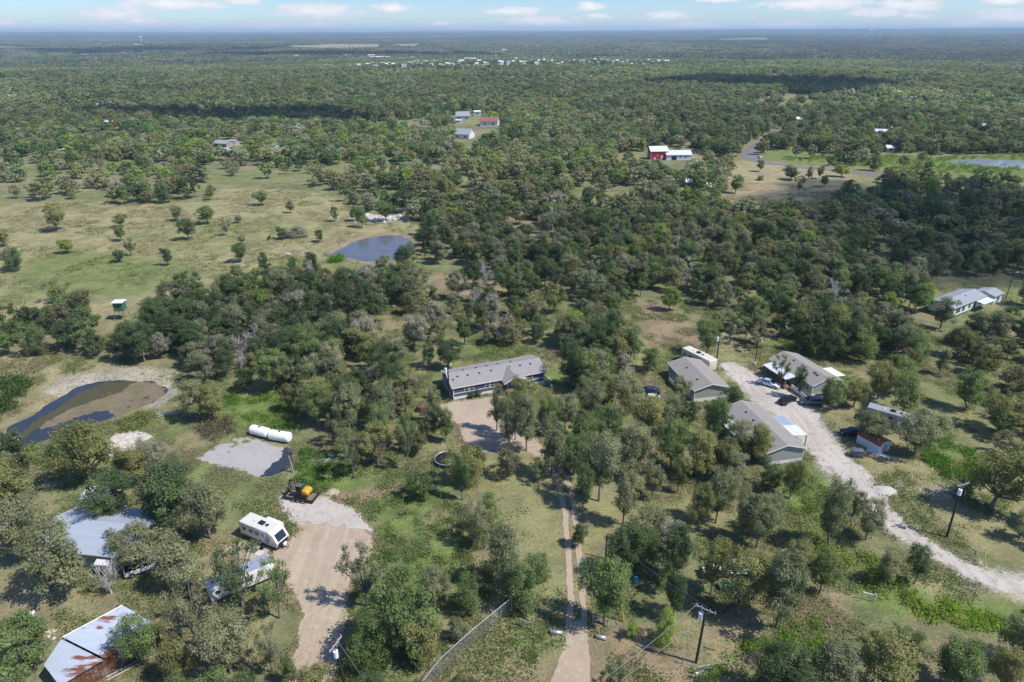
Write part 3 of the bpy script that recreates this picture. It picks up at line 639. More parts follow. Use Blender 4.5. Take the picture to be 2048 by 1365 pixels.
algae = PP([(60,850),(95,825),(140,800),(175,792),(230,775),(260,762),(300,758),(327,772),(327,786),(295,806),(225,828),(215,815),(190,818),(130,838),(80,852)])
algm = ground_noise_mat('brown pond weed', (0.225, 0.18, 0.105), (0.165, 0.14, 0.075), (0.26, 0.205, 0.13), 0.3, 2.0)
sheet('pond_weed', lambda a, b: sdf(a, b, algae), bb(algae), -0.435, 0.2, algm, 1.0, 1.0, holes=0.20, kind='stuff', seed=12)
o_ = sheet('pond_scum', lambda a, b: sdf(a, b, PP([(30,870),(60,842),(110,812),(165,775),(210,760),(265,757),(240,780),(190,795),(140,812),(90,838),(50,868)])), bb(algae, 6), -0.43, 0.2, plain('dark pond scum', (0.070, 0.062, 0.024), 0.6), 0.6, 0.8, holes=0.22, kind='stuff', seed=14)

# ------------------------------------------------------------------ trees
def tube_np(pts, rs, k=5):
    V = []; Fc = []; n = len(pts)
    for i in range(n):
        t = (pts[min(i+1, n-1)]-pts[max(i-1, 0)]); t = t/(np.linalg.norm(t)+1e-9)
        a = np.array([0, 0, 1.0]) if abs(t[2]) < 0.9 else np.array([1.0, 0, 0])
        u = np.cross(t, a); u /= np.linalg.norm(u)+1e-9; w = np.cross(t, u)
        for j in range(k): q = 2*math.pi*j/k; V.append(pts[i]+(u*math.cos(q)+w*math.sin(q))*rs[i])
    for i in range(n-1):
        for j in range(k): Fc.append((i*k+j, i*k+(j+1) % k, (i+1)*k+(j+1) % k, (i+1)*k+j))
    return V, Fc
def leaves_np(g, centres, radii, cnt, size, cvar, ctr):
    """leaf-sprig quads spread through the clumps"""
    tot = int(sum(cnt)); ci = np.repeat(np.arange(len(cnt)), cnt)
    d = g.normal(size=(tot, 3)); d /= np.linalg.norm(d, axis=1)[:, None]
    rad = radii[ci]*(0.25+1.0*g.random(tot)**0.75)
    p = centres[ci]+d*rad[:, None]*np.array([1, 1, 0.78])
    nrm = d*0.45+(p-ctr)/(np.linalg.norm(p-ctr, axis=1)[:, None]+1e-6)*0.5+g.normal(size=(tot, 3))*0.45+np.array([0, 0, 0.62])
    nrm /= np.linalg.norm(nrm, axis=1)[:, None]
    a = np.cross(nrm, g.normal(size=(tot, 3))); a /= np.linalg.norm(a, axis=1)[:, None]+1e-9; b = np.cross(nrm, a)
    s = size*(0.55+0.9*g.random(tot)); e = 0.45+0.5*g.random(tot)
    a = a*(s)[:, None]*0.5; b = b*(s*e)[:, None]*0.5
    q = np.stack([p-a, p+a*0.6-b*1.2, p+a*0.5+b*1.3], 1).reshape(-1, 3)
    f = np.arange(tot*3).reshape(-1, 3)
    var = np.repeat(np.clip(cvar[ci]*0.5+g.random(tot)*0.5, 0, 1), 3)
    return q, f, var
def make_tree(seed, kind='oak', leaves=2000, size=0.34, limbs=True, kseg=5):
    """nominal tree 9 m tall, crown 7 m across; returns wood (v,f) and leaf (v,f,var)"""
    g = np.random.default_rng(seed); TV = []; TF = []
    def addt(pts, rs, k=kseg):
        v, f = tube_np([np.array(p, float) for p in pts], rs, k); b = len(TV); TV.extend(v); TF.extend([tuple(b+i for i in q) for q in f])
    if kind == 'bush': cz0, cz1, wR, nc, cr = 0.9, 8.2, 3.2, 46, 0.88
    elif kind == 'sparse': cz0, cz1, wR, nc, cr = 3.3, 8.6, 3.0, 26, 0.68
    elif kind == 'tall': cz0, cz1, wR, nc, cr = 2.5, 8.7, 2.8, 40, 0.80
    elif kind == 'dead': cz0, cz1, wR, nc, cr = 2.6, 8.8, 3.0, 16, 0.8
    else: cz0, cz1, wR, nc, cr = 2.7, 8.5, 3.0, 46, 0.84
    C = []
    tries = 0
    ox, oy = g.normal(0, 0.35, 2)
    while len(C) < nc and tries < 4000:
        tries += 1
        h = g.random(); z = cz0+(cz1-cz0)*h
        prof = math.sin(math.pi*min(1, max(0.03, 0.13+0.80*h)))**0.65
        if kind == 'tall': prof *= 0.85+0.15*math.sin(h*9)
        a = g.random()*2*math.pi; rr_ = wR*prof*(0.25+0.75*math.sqrt(g.random()))*(1+0.26*math.sin(2*a+seed)+0.20*math.sin(3*a+seed*1.7))*(1+0.18*math.sin(5*h+seed))
        c = np.array([rr_*math.cos(a)+ox*h, rr_*math.sin(a)+oy*h, z])
        if all(np.linalg.norm((c-q)*np.array([1, 1, 1.15])) > cr*0.95 for q in C): C.append(c)
    C = np.array(C); nc = len(C)
    lean = g.normal(0, 0.25, 2); fork = cz0*0.62+0.2
    tr = 0.20 if kind != 'bush' else 0.12
    if kind == 'bush':
        for j in range(4):
            c = C[g.integers(nc)]; addt([(g.normal(0, .3), g.normal(0, .3), -0.1), c*0.5, c*0.9], [tr, tr*0.7, 0.04])
    else:
        addt([(0, 0, -0.15), (lean[0]*0.3, lean[1]*0.3, fork*0.5), (lean[0], lean[1], fork)], [tr*1.25, tr, tr*0.85])
        nl = (nc if kind == 'dead' else min(nc, 16 if kseg > 4 else 6)) if limbs else 0
        f0 = np.array([lean[0], lean[1], fork])
        for c in C[:nl]:
            mid = f0*0.5+c*0.5+np.array([g.normal(0, .3), g.normal(0, .3), -0.35])
            addt([f0, mid, c], [tr*0.6, tr*0.38, 0.05], 4 if kseg < 5 else 5)
            if kind in ('dead', 'sparse') and kseg > 3:
                for _ in range(7 if kind == 'dead' else 3):
                    s_ = mid+(c-mid)*g.random(); e_ = s_+g.normal(0, 0.75, 3)+np.array([0, 0, 0.45]); m_ = (s_+e_)/2+g.normal(0, .12, 3)
                    addt([s_, m_, e_], [0.055, 0.04, 0.018], 3)
                    if kind == 'dead':
                        for _ in range(3):
                            e2 = m_+g.normal(0, 0.5, 3)+np.array([0, 0, 0.25]); addt([m_, e2], [0.03, 0.012], 3)
    wood = (np.array(TV) if TV else np.zeros((0, 3)), np.array(TF, int) if TF else np.zeros((0, 4), int))
    if kind == 'dead': return wood, None
    radii = cr*(0.65+0.6*g.random(nc)); w = radii**2; cnt = np.maximum(3, (leaves*w/w.sum())).astype(int)
    cvar = g.random(nc)
    lf = leaves_np(g, C, radii, cnt, size, cvar, np.array([0, 0, (cz0+cz1)/2]))
    return wood, lf
def leafmesh(name, lf, mats):
    me = mesh_np(name, lf[0], lf[1], mats)
    at = me.attributes.new('var', 'FLOAT', 'POINT'); at.data.foreach_set('value', lf[2].astype(np.float32)); return me
def whole(name, seed, kind, leaves, size, limbs=True, kseg=4):
    wood, lf = make_tree(seed, kind, leaves, size, limbs, kseg)
    if lf is None:
        return mesh_np(name, wood[0], wood[1], [M['barkwhite']])
    nv = len(wood[0]); v = np.concatenate([wood[0], lf[0]]) if nv else lf[0]
    wf_ = np.concatenate([wood[1][:, [0, 1, 2]], wood[1][:, [0, 2, 3]]]) if nv else wood[1]; wood = (wood[0], wf_)
    f = np.concatenate([wood[1], lf[1]+nv]) if nv else lf[1]
    me = mesh_np(name, v, f, [M['bark'], M['leaf']])
    me.polygons.foreach_set('material_index', np.concatenate([np.zeros(len(wood[1]), np.int32), np.ones(len(lf[1]), np.int32)]))
    at = me.attributes.new('var', 'FLOAT', 'POINT'); at.data.foreach_set('value', np.concatenate([np.zeros(nv), lf[2]]).astype(np.float32)); return me

NEAR = {'oak': [], 'sparse': [], 'tall': [], 'bush': [], 'dead': []}
for k, n in (('oak', 7), ('sparse', 3), ('tall', 4), ('bush', 3), ('dead', 4)):
    for i in range(n):
        lv = {'oak': 8200, 'sparse': 3600, 'tall': 7000, 'bush': 8200, 'dead': 0}[k]
        wood, lf = make_tree(100+i*13+len(k)*7, k, lv, 0.245)
        wm = mesh_np('trunk', wood[0], wood[1], [M['barkwhite'] if k == 'dead' else M['bark']], True)
        NEAR[k].append((wm, leafmesh('crown', lf, [LM['green']]) if lf else None))

# ---- trees read off the photograph: (base x, base y, height, crown width in photo pixels, kind, colour, note)
TREES = [
 (117,460,55,45,'oak','olive','at the upper left of the dry pasture'), (243,452,25,28,'oak','olive','upper of the two stacked in the pasture'), (243,480,32,26,'oak','green','lower of the two stacked in the pasture'),
 (262,510,36,28,'sparse','green','leaning in mid pasture'), (241,522,24,26,'oak','dark','small, beside the leaning pasture tree'), (337,530,36,27,'tall','dark','upright in mid pasture'),
 (380,478,42,38,'oak','dark','with a wide shadow in mid pasture'), (416,447,36,38,'oak','green','high up in the pasture'), (455,470,34,24,'sparse','grey','thin, right of mid pasture'), (357,440,28,28,'oak','grey','small, near the top of the pasture'),
 (478,445,15,15,'oak','grey','tiny, top of the pasture'), (135,505,28,32,'oak','bright','vivid green, alone at the left of the pasture'), (28,538,48,46,'bush','dark','dense, at the left edge of the pasture'),
 (12,490,34,30,'oak','olive','at the far left edge of the pasture'), (118,603,42,48,'sparse','olive','thin and flat topped, at the bottom of the pasture'), (25,615,18,18,'sparse','grey','tiny, at the bottom left of the pasture'),
 (483,523,37,32,'oak','dark','round, right part of the pasture'), (485,487,18,16,'oak','grey','small, above the round pasture tree'), (477,557,28,26,'oak','grey','small, low in the right pasture'),
 (515,558,24,22,'oak','olive','small, beside the lower right pasture trees'), (533,545,40,28,'tall','dark','tall and narrow, in the right pasture'), (400,565,20,16,'sparse','grey','nearly bare, low in the pasture'),
 (565,478,26,26,'bush','dark','dark, left end of a pasture thicket'), (600,472,20,46,'bush','pale','wide and grey, in the pasture thicket'), (640,484,24,20,'oak','dark','near the stock pond with cattle'),
 (671,443,30,18,'oak','green','small, above the stock pond'), (713,442,30,26,'oak','dark','left of the rocks above the stock pond'), (724,455,42,28,'oak','green','taller, above the stock pond'), (772,443,42,34,'oak','green','standing on the rocks above the stock pond'),
 (583,425,25,18,'oak','grey','small, at the top right of the pasture'), (525,410,30,30,'oak','green','at the top edge of the pasture'), (820,508,26,22,'bush','green','at the right tip of the stock pond'), (809,538,46,42,'oak','dark','in front of the stock pond'), (770,533,24,24,'oak','grey','small, on the near bank of the stock pond'), (845,490,30,34,'oak','dark','right of the stock pond'),
 (1520,345,24,20,'oak','grey','beside the paved road bend'), (1522,362,10,18,'bush','olive','low, in the dry field'), (1472,388,36,30,'oak','green','at the left of the dry field'), (1583,362,24,36,'oak','dark','wide, in the dry field'),
 (1597,392,40,20,'sparse','green','leaning, in mid dry field'), (1617,361,24,16,'tall','green','slim, in the dry field'), (1640,360,26,20,'tall','green','upright, in the dry field'), (1648,376,22,22,'oak','dark','small and round, in the dry field'),
 (1684,356,24,36,'oak','bright','broad, at the right of the dry field'), (1578,343,13,24,'bush','grey','low and grey, by the paved road'), (1690,400,40,24,'tall','grey','at the right corner of the dry field'), (1873,380,14,14,'bush','green','alone by the far right road'),
 (897,738,62,56,'oak','dark','behind the utility pole of the blue house'), (857,735,50,34,'oak','green','left behind the blue house'), (1137,773,92,56,'tall','dark','tall, right of the blue house'), (1172,790,84,52,'oak','green','second right of the blue house'),
 (1048,812,56,52,'oak','olive','round, in front of the blue house porch'), (993,862,90,40,'tall','grey','left edge of the row before the blue house'), (1017,905,116,48,'tall','grey','slim, in front of the dirt parking'), (1030,880,96,40,'oak','green','among the row before the dirt parking'),
 (1052,902,110,58,'oak','grey','broad, at the right end of the dirt parking'), (1092,868,72,50,'oak','green','at the bend above the two track drive'), (866,845,72,36,'tall','grey','at the left of the dirt parking'), (891,885,72,46,'tall','green','right above the trampoline'),
 (818,940,112,42,'sparse','green','tall and slim, left of the trampoline'), (925,1000,90,40,'tall','green','narrow, at the left of the mown lawn'), (1078,966,46,46,'sparse','green','small, with a long shadow on the lawn'), (1102,955,112,76,'tall','grey','leaning beside the top of the two track drive'),
 (1141,923,50,30,'tall','green','small, right of the track top'), (1164,1015,92,56,'tall','green','right of the two track drive'), (1197,1003,140,76,'oak','grey','big, right of the two track drive'), (1180,840,76,60,'oak','grey','below the tall trees right of the blue house'),
 (1245,1050,122,64,'tall','grey','alone on the right lawn'), (1303,998,70,45,'oak','grey','behind the right lawn'), (1355,985,70,40,'oak','olive','at the back right of the lawn'), (1395,1060,95,58,'oak','olive','in the middle of the right lawn'),
 (1430,1048,108,60,'oak','grey','right of the middle lawn tree'), (1457,1012,72,50,'oak','grey','at the back of the right lawn group'), (1482,1080,102,52,'tall','grey','at the right end of the lawn'), (1512,1098,100,72,'oak','grey','broad, at the right corner of the lawn'),
 (1535,1072,84,52,'oak','grey','behind the right corner of the lawn'), (1578,998,76,46,'oak','olive','in the green field by the caliche road'), (1343,1165,116,76,'oak','dark','dark and tall, below the right lawn'), (1245,1150,90,76,'oak','dark','dark, beside the short black pole'),
 (1207,1250,132,96,'oak','green','big, at the right of the two track drive bottom'), (1318,1190,46,36,'tall','green','small, under the dark trees below the lawn'), (1345,1232,86,56,'oak','dark','dark, left of the transformer pole'), (1325,1292,66,54,'bush','bright','bright and bushy, left of the transformer pole'),
 (1263,1275,32,30,'bush','bright','small bush near the two track entrance'), (1550,1258,150,100,'oak','grey','large, right of the transformer pole'), (1470,1232,124,96,'oak','olive','large, behind the transformer pole'), (1420,1190,104,70,'oak','olive','left of the parked vehicles under trees'),
 (1007,1170,122,96,'bush','grey','wide and shrubby, left of the two track drive'), (1050,1222,110,72,'bush','green','just left of the two track drive'), (958,1092,86,62,'bush','grey','shrubby, left edge of the mown lawn'), (982,1066,80,50,'bush','green','behind the shrubby lawn edge tree'), (1083,1160,50,40,'bush','green','small, touching the two track drive'),
 (733,1212,120,84,'sparse','grey','at the right edge of the sandy drive'), (800,1300,166,140,'bush','green','big and bright, right of the sandy drive'), (868,1212,74,62,'oak','grey','behind the big bright tree'), (748,1330,110,90,'bush','green','low, right of the sandy drive bottom'), (845,1330,96,80,'bush','olive','low, beside the chain link fence'),
 (182,965,126,112,'oak','olive','large, alone beside the near pond'), (395,840,78,64,'oak','grey','left of a pair near the pond bank'), (428,838,72,58,'oak','olive','right of a pair near the pond bank'), (640,852,84,62,'oak','green','left edge of the grove by the white tanks'), (708,955,98,58,'sparse','green','slim, by the green weeds'),
 (683,892,80,50,'sparse','grey','thin, behind the green weeds'), (760,905,96,60,'oak','green','in the grove left of the trampoline'), (485,1212,120,100,'sparse','dark','open crowned, over the old camper'), (558,1236,118,72,'sparse','green','open crowned, at the left edge of the sandy drive'), (770,860,90,66,'oak','grey','in the grove behind the trampoline'),
 (700,862,88,70,'oak','grey','in the grove right of the white tanks'), (232,1055,110,96,'oak','dark','behind the grey workshop'), (345,1060,124,130,'oak','dark','spreading, right behind the workshop'), (420,1075,110,90,'oak','grey','behind the white travel trailer'), (290,1125,66,124,'oak','grey','spreading over the workshop roof'),
 (135,1195,140,124,'oak','grey','in front of the grey workshop'), (60,1120,120,110,'oak','grey','at the left edge by the workshop'), (288,1328,96,80,'oak','green','in front of the rusty barn'), (395,1290,150,90,'sparse','grey','right of the rusty barn'), (460,1345,120,110,'oak','grey','at the bottom near the sandy drive'),
 (30,1050,130,110,'oak','olive','at the left edge above the workshop'), (60,1345,110,130,'oak','green','at the lower left corner'), (360,1180,100,100,'oak','grey','between the workshop and the old camper'), (545,1345,90,60,'sparse','grey','at the bottom left edge of the sandy drive'), (360,1365,90,70,'oak','olive','at the bottom edge right of the barn'),
 (1463,822,46,44,'oak','dark','round, between two tan houses'), (1360,812,56,46,'tall','grey','at the left wall of the first tan house'), (1430,888,92,62,'oak','green','left of the nearest tan house'), (1515,928,76,60,'oak','olive','leaning over the roof of the nearest tan house'), (1480,925,80,60,'oak','grey','left wall of the nearest tan house'),
 (1558,775,62,34,'sparse','green','before the second tan house porch'), (1594,798,64,30,'tall','dark','slim, before the second tan house'), (1662,822,60,50,'oak','green','right of the second tan house gable'), (1706,816,54,54,'oak','olive','second right of the second tan house'), (1737,888,58,66,'oak','grey','beside the black sedan'),
 (1828,914,88,88,'oak','grey','behind the white shed'), (1980,1020,116,126,'oak','olive','large, at the right edge behind the guyed pole'), (2035,1084,58,44,'tall','grey','slim, at the right edge'), (1655,1095,132,72,'oak','grey','tall, left of the caliche road'), (1700,1046,62,40,'tall','green','small, beside the short pole by the caliche road'),
 (1730,1082,76,62,'oak','grey','touching the caliche road'), (1768,1172,66,46,'oak','grey','small, in the bright weeds'), (1827,1170,72,50,'oak','dark','dark, beside the caliche road bend'), (1637,1188,84,56,'oak','green','at the field fence line'), (1592,1165,76,56,'oak','olive','left of the field fence line'),
 (1300,742,50,42,'bush','green','round, left of the first tan house'), (1412,712,70,56,'oak','green','behind the first tan house'), (1800,835,76,70,'oak','green','behind the green trailers'), (1755,800,70,62,'oak','olive','behind the second green trailer'),
 (1925,1000,44,40,'bush','dark','dark, left of the large right edge tree'), (1250,830,80,62,'oak','grey','in the wood left of the first tan house'), (1290,880,90,70,'oak','olive','in the wood below the first tan house'), (1210,900,90,66,'oak','green','in the wood right of the two track drive top'),
 (1270,960,100,76,'oak','grey','at the back left of the right lawn'), (1340,940,96,76,'oak','green','in the wood behind the right lawn'), (1400,960,96,70,'oak','olive','in the wood left of the nearest tan house'), (1130,860,70,56,'oak','grey','above the two track drive'),
  (1760,1385,110,120,'oak','olive','at the bottom right corner wood'), (1900,1375,90,100,'oak','green','at the bottom edge on the right'), (2020,1330,90,90,'oak','grey','in the bottom right corner'), (1560,1400,100,120,'oak','dark','at the bottom edge right of the transformer pole'), (1660,1395,100,110,'oak','grey','at the bottom edge in the right wood'),
]
DEAD = [(510,705,60,50,'bleached bare tree in the thicket behind the near pond'), (222,1185,70,60,'bleached leaning dead tree beside the grey workshop'), (485,712,44,40,'smaller bleached bare tree in the thicket behind the near pond'),
        (1088,872,48,34,'bare white branched tree above the two track drive'), (70,700,36,50,'grey leafless tree at the left of the near pond'), (30,1100,90,90,'lichen grey leafless tree at the left edge by the workshop'), (1190,785,60,40,'bare pale branched tree right of the blue house'), (775,735,40,44,'rounded grey leafless tree left of the blue house')]

def place_tree(x, y, h, w, kind, colour, label, name='oak_tree', group=None, v=None, rz=None):
    var = NEAR[kind][rnd.randrange(len(NEAR[kind]))] if v is None else NEAR[kind][v % len(NEAR[kind])]
    root = empty(name, (x, y, float(terrain(x, y)+pond_depth(x, y))), rnd.random()*6.283 if rz is None else rz, label, 'tree' if kind != 'bush' else 'bushy tree', group)
    root.scale = (w/7.0, w/7.0, h/9.0)
    t = link('trunk', var[0], root)
    if var[1] is not None:
        c = link('crown', var[1], root); c.material_slots[0].link = 'OBJECT'; c.material_slots[0].material = LM[colour]
    return root

LOOK = {'green': 'green', 'grey': 'grey-green', 'olive': 'olive', 'bright': 'bright green', 'dark': 'dark green', 'brown': 'brownish', 'pale': 'pale grey'}
SHAPE = {'oak': 'round-crowned oak', 'sparse': 'thin-crowned oak', 'tall': 'upright oak', 'bush': 'bushy tree', 'dead': 'bare tree'}
placed = []
for (bx_, by_, hh, ww, k, c, note) in TREES:
    x, y = P(bx_, by_); h = hpx(bx_, by_, hh)*1.03; w = wpx(bx_, by_, ww)*1.0
    placed.append((x, y, w))
    lab = '%s %s %s' % (LOOK[c], 'tree' if k != 'bush' else 'bush', note)
    place_tree(x, y, h, w, k, c, lab, 'oak_tree' if k != 'bush' else 'bushy_tree', 'individual trees and bushes around the fields and houses')
for (bx_, by_, hh, ww, lab) in DEAD:
    x, y = P(bx_, by_); placed.append((x, y, 3))
    place_tree(x, y, hpx(bx_, by_, hh)*1.03, wpx(bx_, by_, ww)*1.15, 'dead', 'pale', lab, 'dead_tree', 'dead trees')

# ---- buildings and vehicles keep trees off: filled before scattering
for q in [(965,770,14),(920,785,8),(1040,750,10),(1100,790,4),(1395,775,9),(1375,735,7),(1375,708,5),(1610,770,10),(1570,745,8),(1640,760,7),(1545,885,10),(1490,850,7),(1580,920,5),(1460,865,4),(1768,885,4),(1730,905,5),(1705,865,4),(1725,840,4),(1790,860,4.5),(893,915,3),(600,980,6),(527,1050,7),(465,1180,5),
          (1300,795,4),(1575,800,4),(1630,805,5),(1536,768,4),(540,868,6),(245,885,6),(825,765,4),(1450,1140,5),(245,645,5),(244,668,5),(244,690,3),(1450,1168,3),(1400,730,4),(1920,620,9),(1960,600,10),(1990,585,9),(1317,312,14),(1358,315,16),(180,1110,12),(290,1130,6),(350,1120,3),(160,1320,13),(260,1330,7),(350,1292,3),(47,1238,3),(675,1340,3),(1392,1310,3),(585,935,3),(1765,985,4),(1900,1030,4),(755,440,12),(635,490,4),(660,520,5)]:
    a = P(q[0], q[1]); NOTREE.append((a[0], a[1], q[2]+2.0))

FH = [(450,292,36,'pale grey roofed house behind the savanna trees, left of centre','shingleblue'),(470,290,16,'small house beside the pale grey roofed one','shingleblue'),(459,308,30,'long white roofed shed in front of the pale grey roofed house','farwhite'),(218,249,24,'white house with a red lean-to among far trees','farwhite'),(226,254,10,'red lean-to at the far white house','red'),
      (648,240,8,'small light blue roofed hut at the edge of the dark cloud shadow','farwhite'),(510,292,24,'grey shed right of the pale grey roofed house','galvb'),(611,180,12,'white roof far off above the bright green trees','farwhite'),
      (1797,191,13,'white roofed house in the far right woodland, left of a pair','farwhite'),(1822,202,18,'pale blue hip roofed house in the far right woodland','galvb'),(1874,189,20,'grey hip roofed house in the far right woodland','shingleblue'),(1900,198,12,'tan house below the grey hip roofed one','tanroof'),
      (1762,272,24,'pair of silver roofs low in the right woodland, left one','whitemetal'),(1790,268,18,'pair of silver roofs low in the right woodland, right one','whitemetal'),(1903,253,9,'small white roof in the right woodland','farwhite'),(1963,261,18,'white house with blue-grey roof toward the right edge','galvb'),(1778,306,16,'white roofed trailer by the green meadow','farwhite'),
      (1555,240,14,'grey roofed house left of the far road','shingle'),(1597,246,12,'white roofed house beside the far road bend','farwhite'),(1632,234,10,'small white house at the top of the far road','farwhite'),(1592,222,10,'tan roofed house above the far road','tanroof'),(1500,215,9,'pale roof left of the far road top','farwhite'),(1540,203,7,'tiny white roof above the far road','farwhite'),
      (112,130,20,'long tan building in the far left clearing','tanroof'),(165,127,10,'white roof right of the far left clearing','farwhite'),(225,118,8,'white roof alone on the far left','farwhite'),(60,154,18,'cream roof at the lower far left clearing','tanroof'),(120,153,14,'white building in the lower far left clearing','farwhite'),(143,151,10,'white barn right in the lower far left clearing','farwhite'),
      (310,196,9,'white roof among far left trees','farwhite'),(205,213,14,'pale roof below the far left trees','farwhite'),(405,217,12,'pale roof near the tan clearing','tanroof'),(420,208,14,'tan roof in the far clearing left of the bright trees','tanroof'),(500,203,14,'tan roof left of the bright green trees','tanroof'),(530,205,10,'small tan roof left of the bright green trees','tanroof'),
      (890,190,8,'white roof in the far middle woodland','farwhite'),(1076,212,10,'pale blue roof in the middle woodland','galvb'),(1097,187,10,'white roof in the far woodland right of centre','farwhite'),(1375,156,10,'white roof at the left end of the far dark shadow','farwhite'),(1398,157,7,'small pale roof beside the dark shadow','farwhite'),(1385,178,9,'roof at the lower edge of the dark shadow','farwhite'),
      (1403,124,7,'white roof far off right of the town','farwhite'),(1558,119,14,'tan roof far off on the right','tanroof'),(1700,177,12,'pale roof at the right end of the dark shadow','farwhite'),(1376,375,12,'white shed in the trees below the red barn','farwhite'),(1417,384,8,'small white shed right of the one below the red barn','farwhite'),(1375,222,8,'white roof left of the far road in the woodland','farwhite'),(1283,250,7,'small tan hut near the red barn wood','tanroof')]
for px, py, w in [(q[0], q[1], q[2]) for q in FH]+[(927,240,30),(981,251,36),(930,276,34),(1338,321,60)]:
    if py < 140: continue
    X, Y = P(px, py); rr0 = wpx(px, py, w)*0.6+3; D_ = math.hypot(X, Y)
    for k in range(5): f_ = 1-k*0.028*(1+0.35*rnd.random()); NOTREE.append((X*f_, Y*f_, rr0*(1-0.12*k)))
# ---- forest positions
def scatter(r0, r1, cell, seed, jit=0.9, half=46):
    g = np.random.default_rng(seed)
    m = int(r1/cell)+2
    ix, iy = np.meshgrid(np.arange(-m, m), np.arange(-2, m)); x = (ix+g.random(ix.shape)*jit).ravel()*cell; y = (iy+g.random(ix.shape)*jit).ravel()*cell
    r = np.hypot(x, y); a = np.degrees(np.arctan2(x, y))
    k = (r >= r0) & (r < r1) & (np.abs(a) < half)
    x, y = x[k], y[k]; u = g.random(len(x))
    k = u < density(x, y); x, y = x[k], y[k]
    return x, y, g
def tints(g, x, y):
    n = len(x); pal = np.array([LC['green'], LC['grey'], LC['olive'], LC['dark'], LC['bright'], LC['brown'], LC['pale']])
    zn = fbm(x, y, 60, 91, 3); zb = fbm(x, y, 220, 97, 3)
    u = g.random(n)+ (zn-0.5)*0.9
    i = np.where(u < 0.28, 3, np.where(u < 0.52, 0, np.where(u < 0.84, 1, 2)))
    v = g.random(n); i = np.where(v < 0.02+0.07*(zb > 0.62)*(np.hypot(x, y) < 700), 4, i); i = np.where((v > 0.95), 5, i); i = np.where((v > 0.93) & (v <= 0.95), 6, i)
    c = pal[i]*(0.80+0.42*g.random(n))[:, None]*(0.84+0.26*sstep(0.36, 0.64, zb))[:, None]*(0.96+0.08*sstep(150, 400, np.hypot(x, y)))[:, None]
    return c, i
x1, y1, g1 = scatter(40, 270, 4.6, 3)
# thin out near the measured trees and overlapping neighbours
px_ = np.array([p[0] for p in placed]); py_ = np.array([p[1] for p in placed]); pw_ = np.array([p[2] for p in placed])
dmin = np.min(np.hypot(x1[:, None]-px_, y1[:, None]-py_)-pw_*0.42, axis=1)
k = dmin > 1.2; x1, y1 = x1[k], y1[k]
h1 = (4.6+5.2*g1.random(len(x1))**0.8)*(0.72+0.28*sstep(72, 100, np.hypot(x1, y1))); w1 = h1*(0.60+0.30*g1.random(len(x1)))
order = np.argsort(depth(x1, y1)/h1)
vis = np.abs(x1[order])*F/depth(x1[order], y1[order]) < 1045
cand = order[vis]
# one hundred-odd nearest stand as trees of their own, up to 300 in all
NI = max(0, 300-len(TREES)-len(DEAD)); own = cand[:NI]
LAND = [((960,760),'blue house'),((1395,760),'first tan house'),((1610,750),'grey porch house'),((1545,880),'brown-roofed house'),((180,1090),'grey workshop'),((160,1290),'rusty barn'),((527,1050),'white travel trailer'),((540,865),'white tanks'),
        ((170,800),'weedy pond'),((750,492),'stock pond'),((893,915),'trampoline'),((1150,1100),'two-track drive'),((620,1200),'sandy driveway'),((1768,885),'white shed'),((1960,600),'house at the right edge'),((1850,1100),'caliche road'),((1400,1290),'transformer pole'),((1140,690),'blue house yard trees'),((245,600),'green deer blind'),((940,1290),'chain-link fence'),((1450,1140),'cars under trees')]
LP = [(P(*a), n) for a, n in LAND]
ORD = ['nearest', 'second nearest', 'third nearest', 'fourth nearest', 'fifth nearest', 'sixth nearest', 'seventh nearest', 'eighth nearest', 'ninth nearest', 'tenth nearest']+['%dth nearest' % i for i in range(11, 60)]
cvals, cidx = tints(g1, x1, y1)
cname = ['green', 'grey', 'olive', 'dark', 'bright', 'brown', 'pale']
recs = []
for i in own:
    x, y = float(x1[i]), float(y1[i])
    j = min(range(len(LP)), key=lambda q: math.hypot(LP[q][0][0]-x, LP[q][0][1]-y))
    (lx, ly), nm = LP[j]; dx, dy = x-lx, y-ly
    side = ('right of' if dx > 0 else 'left of') if abs(dx) > abs(dy) else ('behind' if dy > 0 else 'in front of')
    knd = rnd.choices(['oak', 'tall', 'bush', 'sparse'], [5, 2, 2.2, 1.2])[0]
    recs.append([j, side, math.hypot(dx, dy), x, y, float(h1[i]), float(w1[i]), knd, cname[cidx[i]]])
recs.sort(key=lambda r: r[2]); cnts = {}
for j, side, dd, x, y, h, w, knd, c in recs:
    key = (j, side, c, knd); o_ = cnts.get(key, 0); cnts[key] = o_+1
    lab = '%s %s %s the %s%s' % (LOOK[c], SHAPE[knd], side, LP[j][1], '' if o_ == 0 else '; %s such one' % ORD[min(o_, 58)])
    place_tree(x, y, h, w, knd, c, lab, 'oak_tree' if knd != 'bush' else 'bushy_tree', 'woodland trees')
rest = np.setdiff1d(np.arange(len(x1)), own); x1, y1, h1, w1, cvals = x1[rest], y1[rest], h1[rest], w1[rest], cvals[rest]

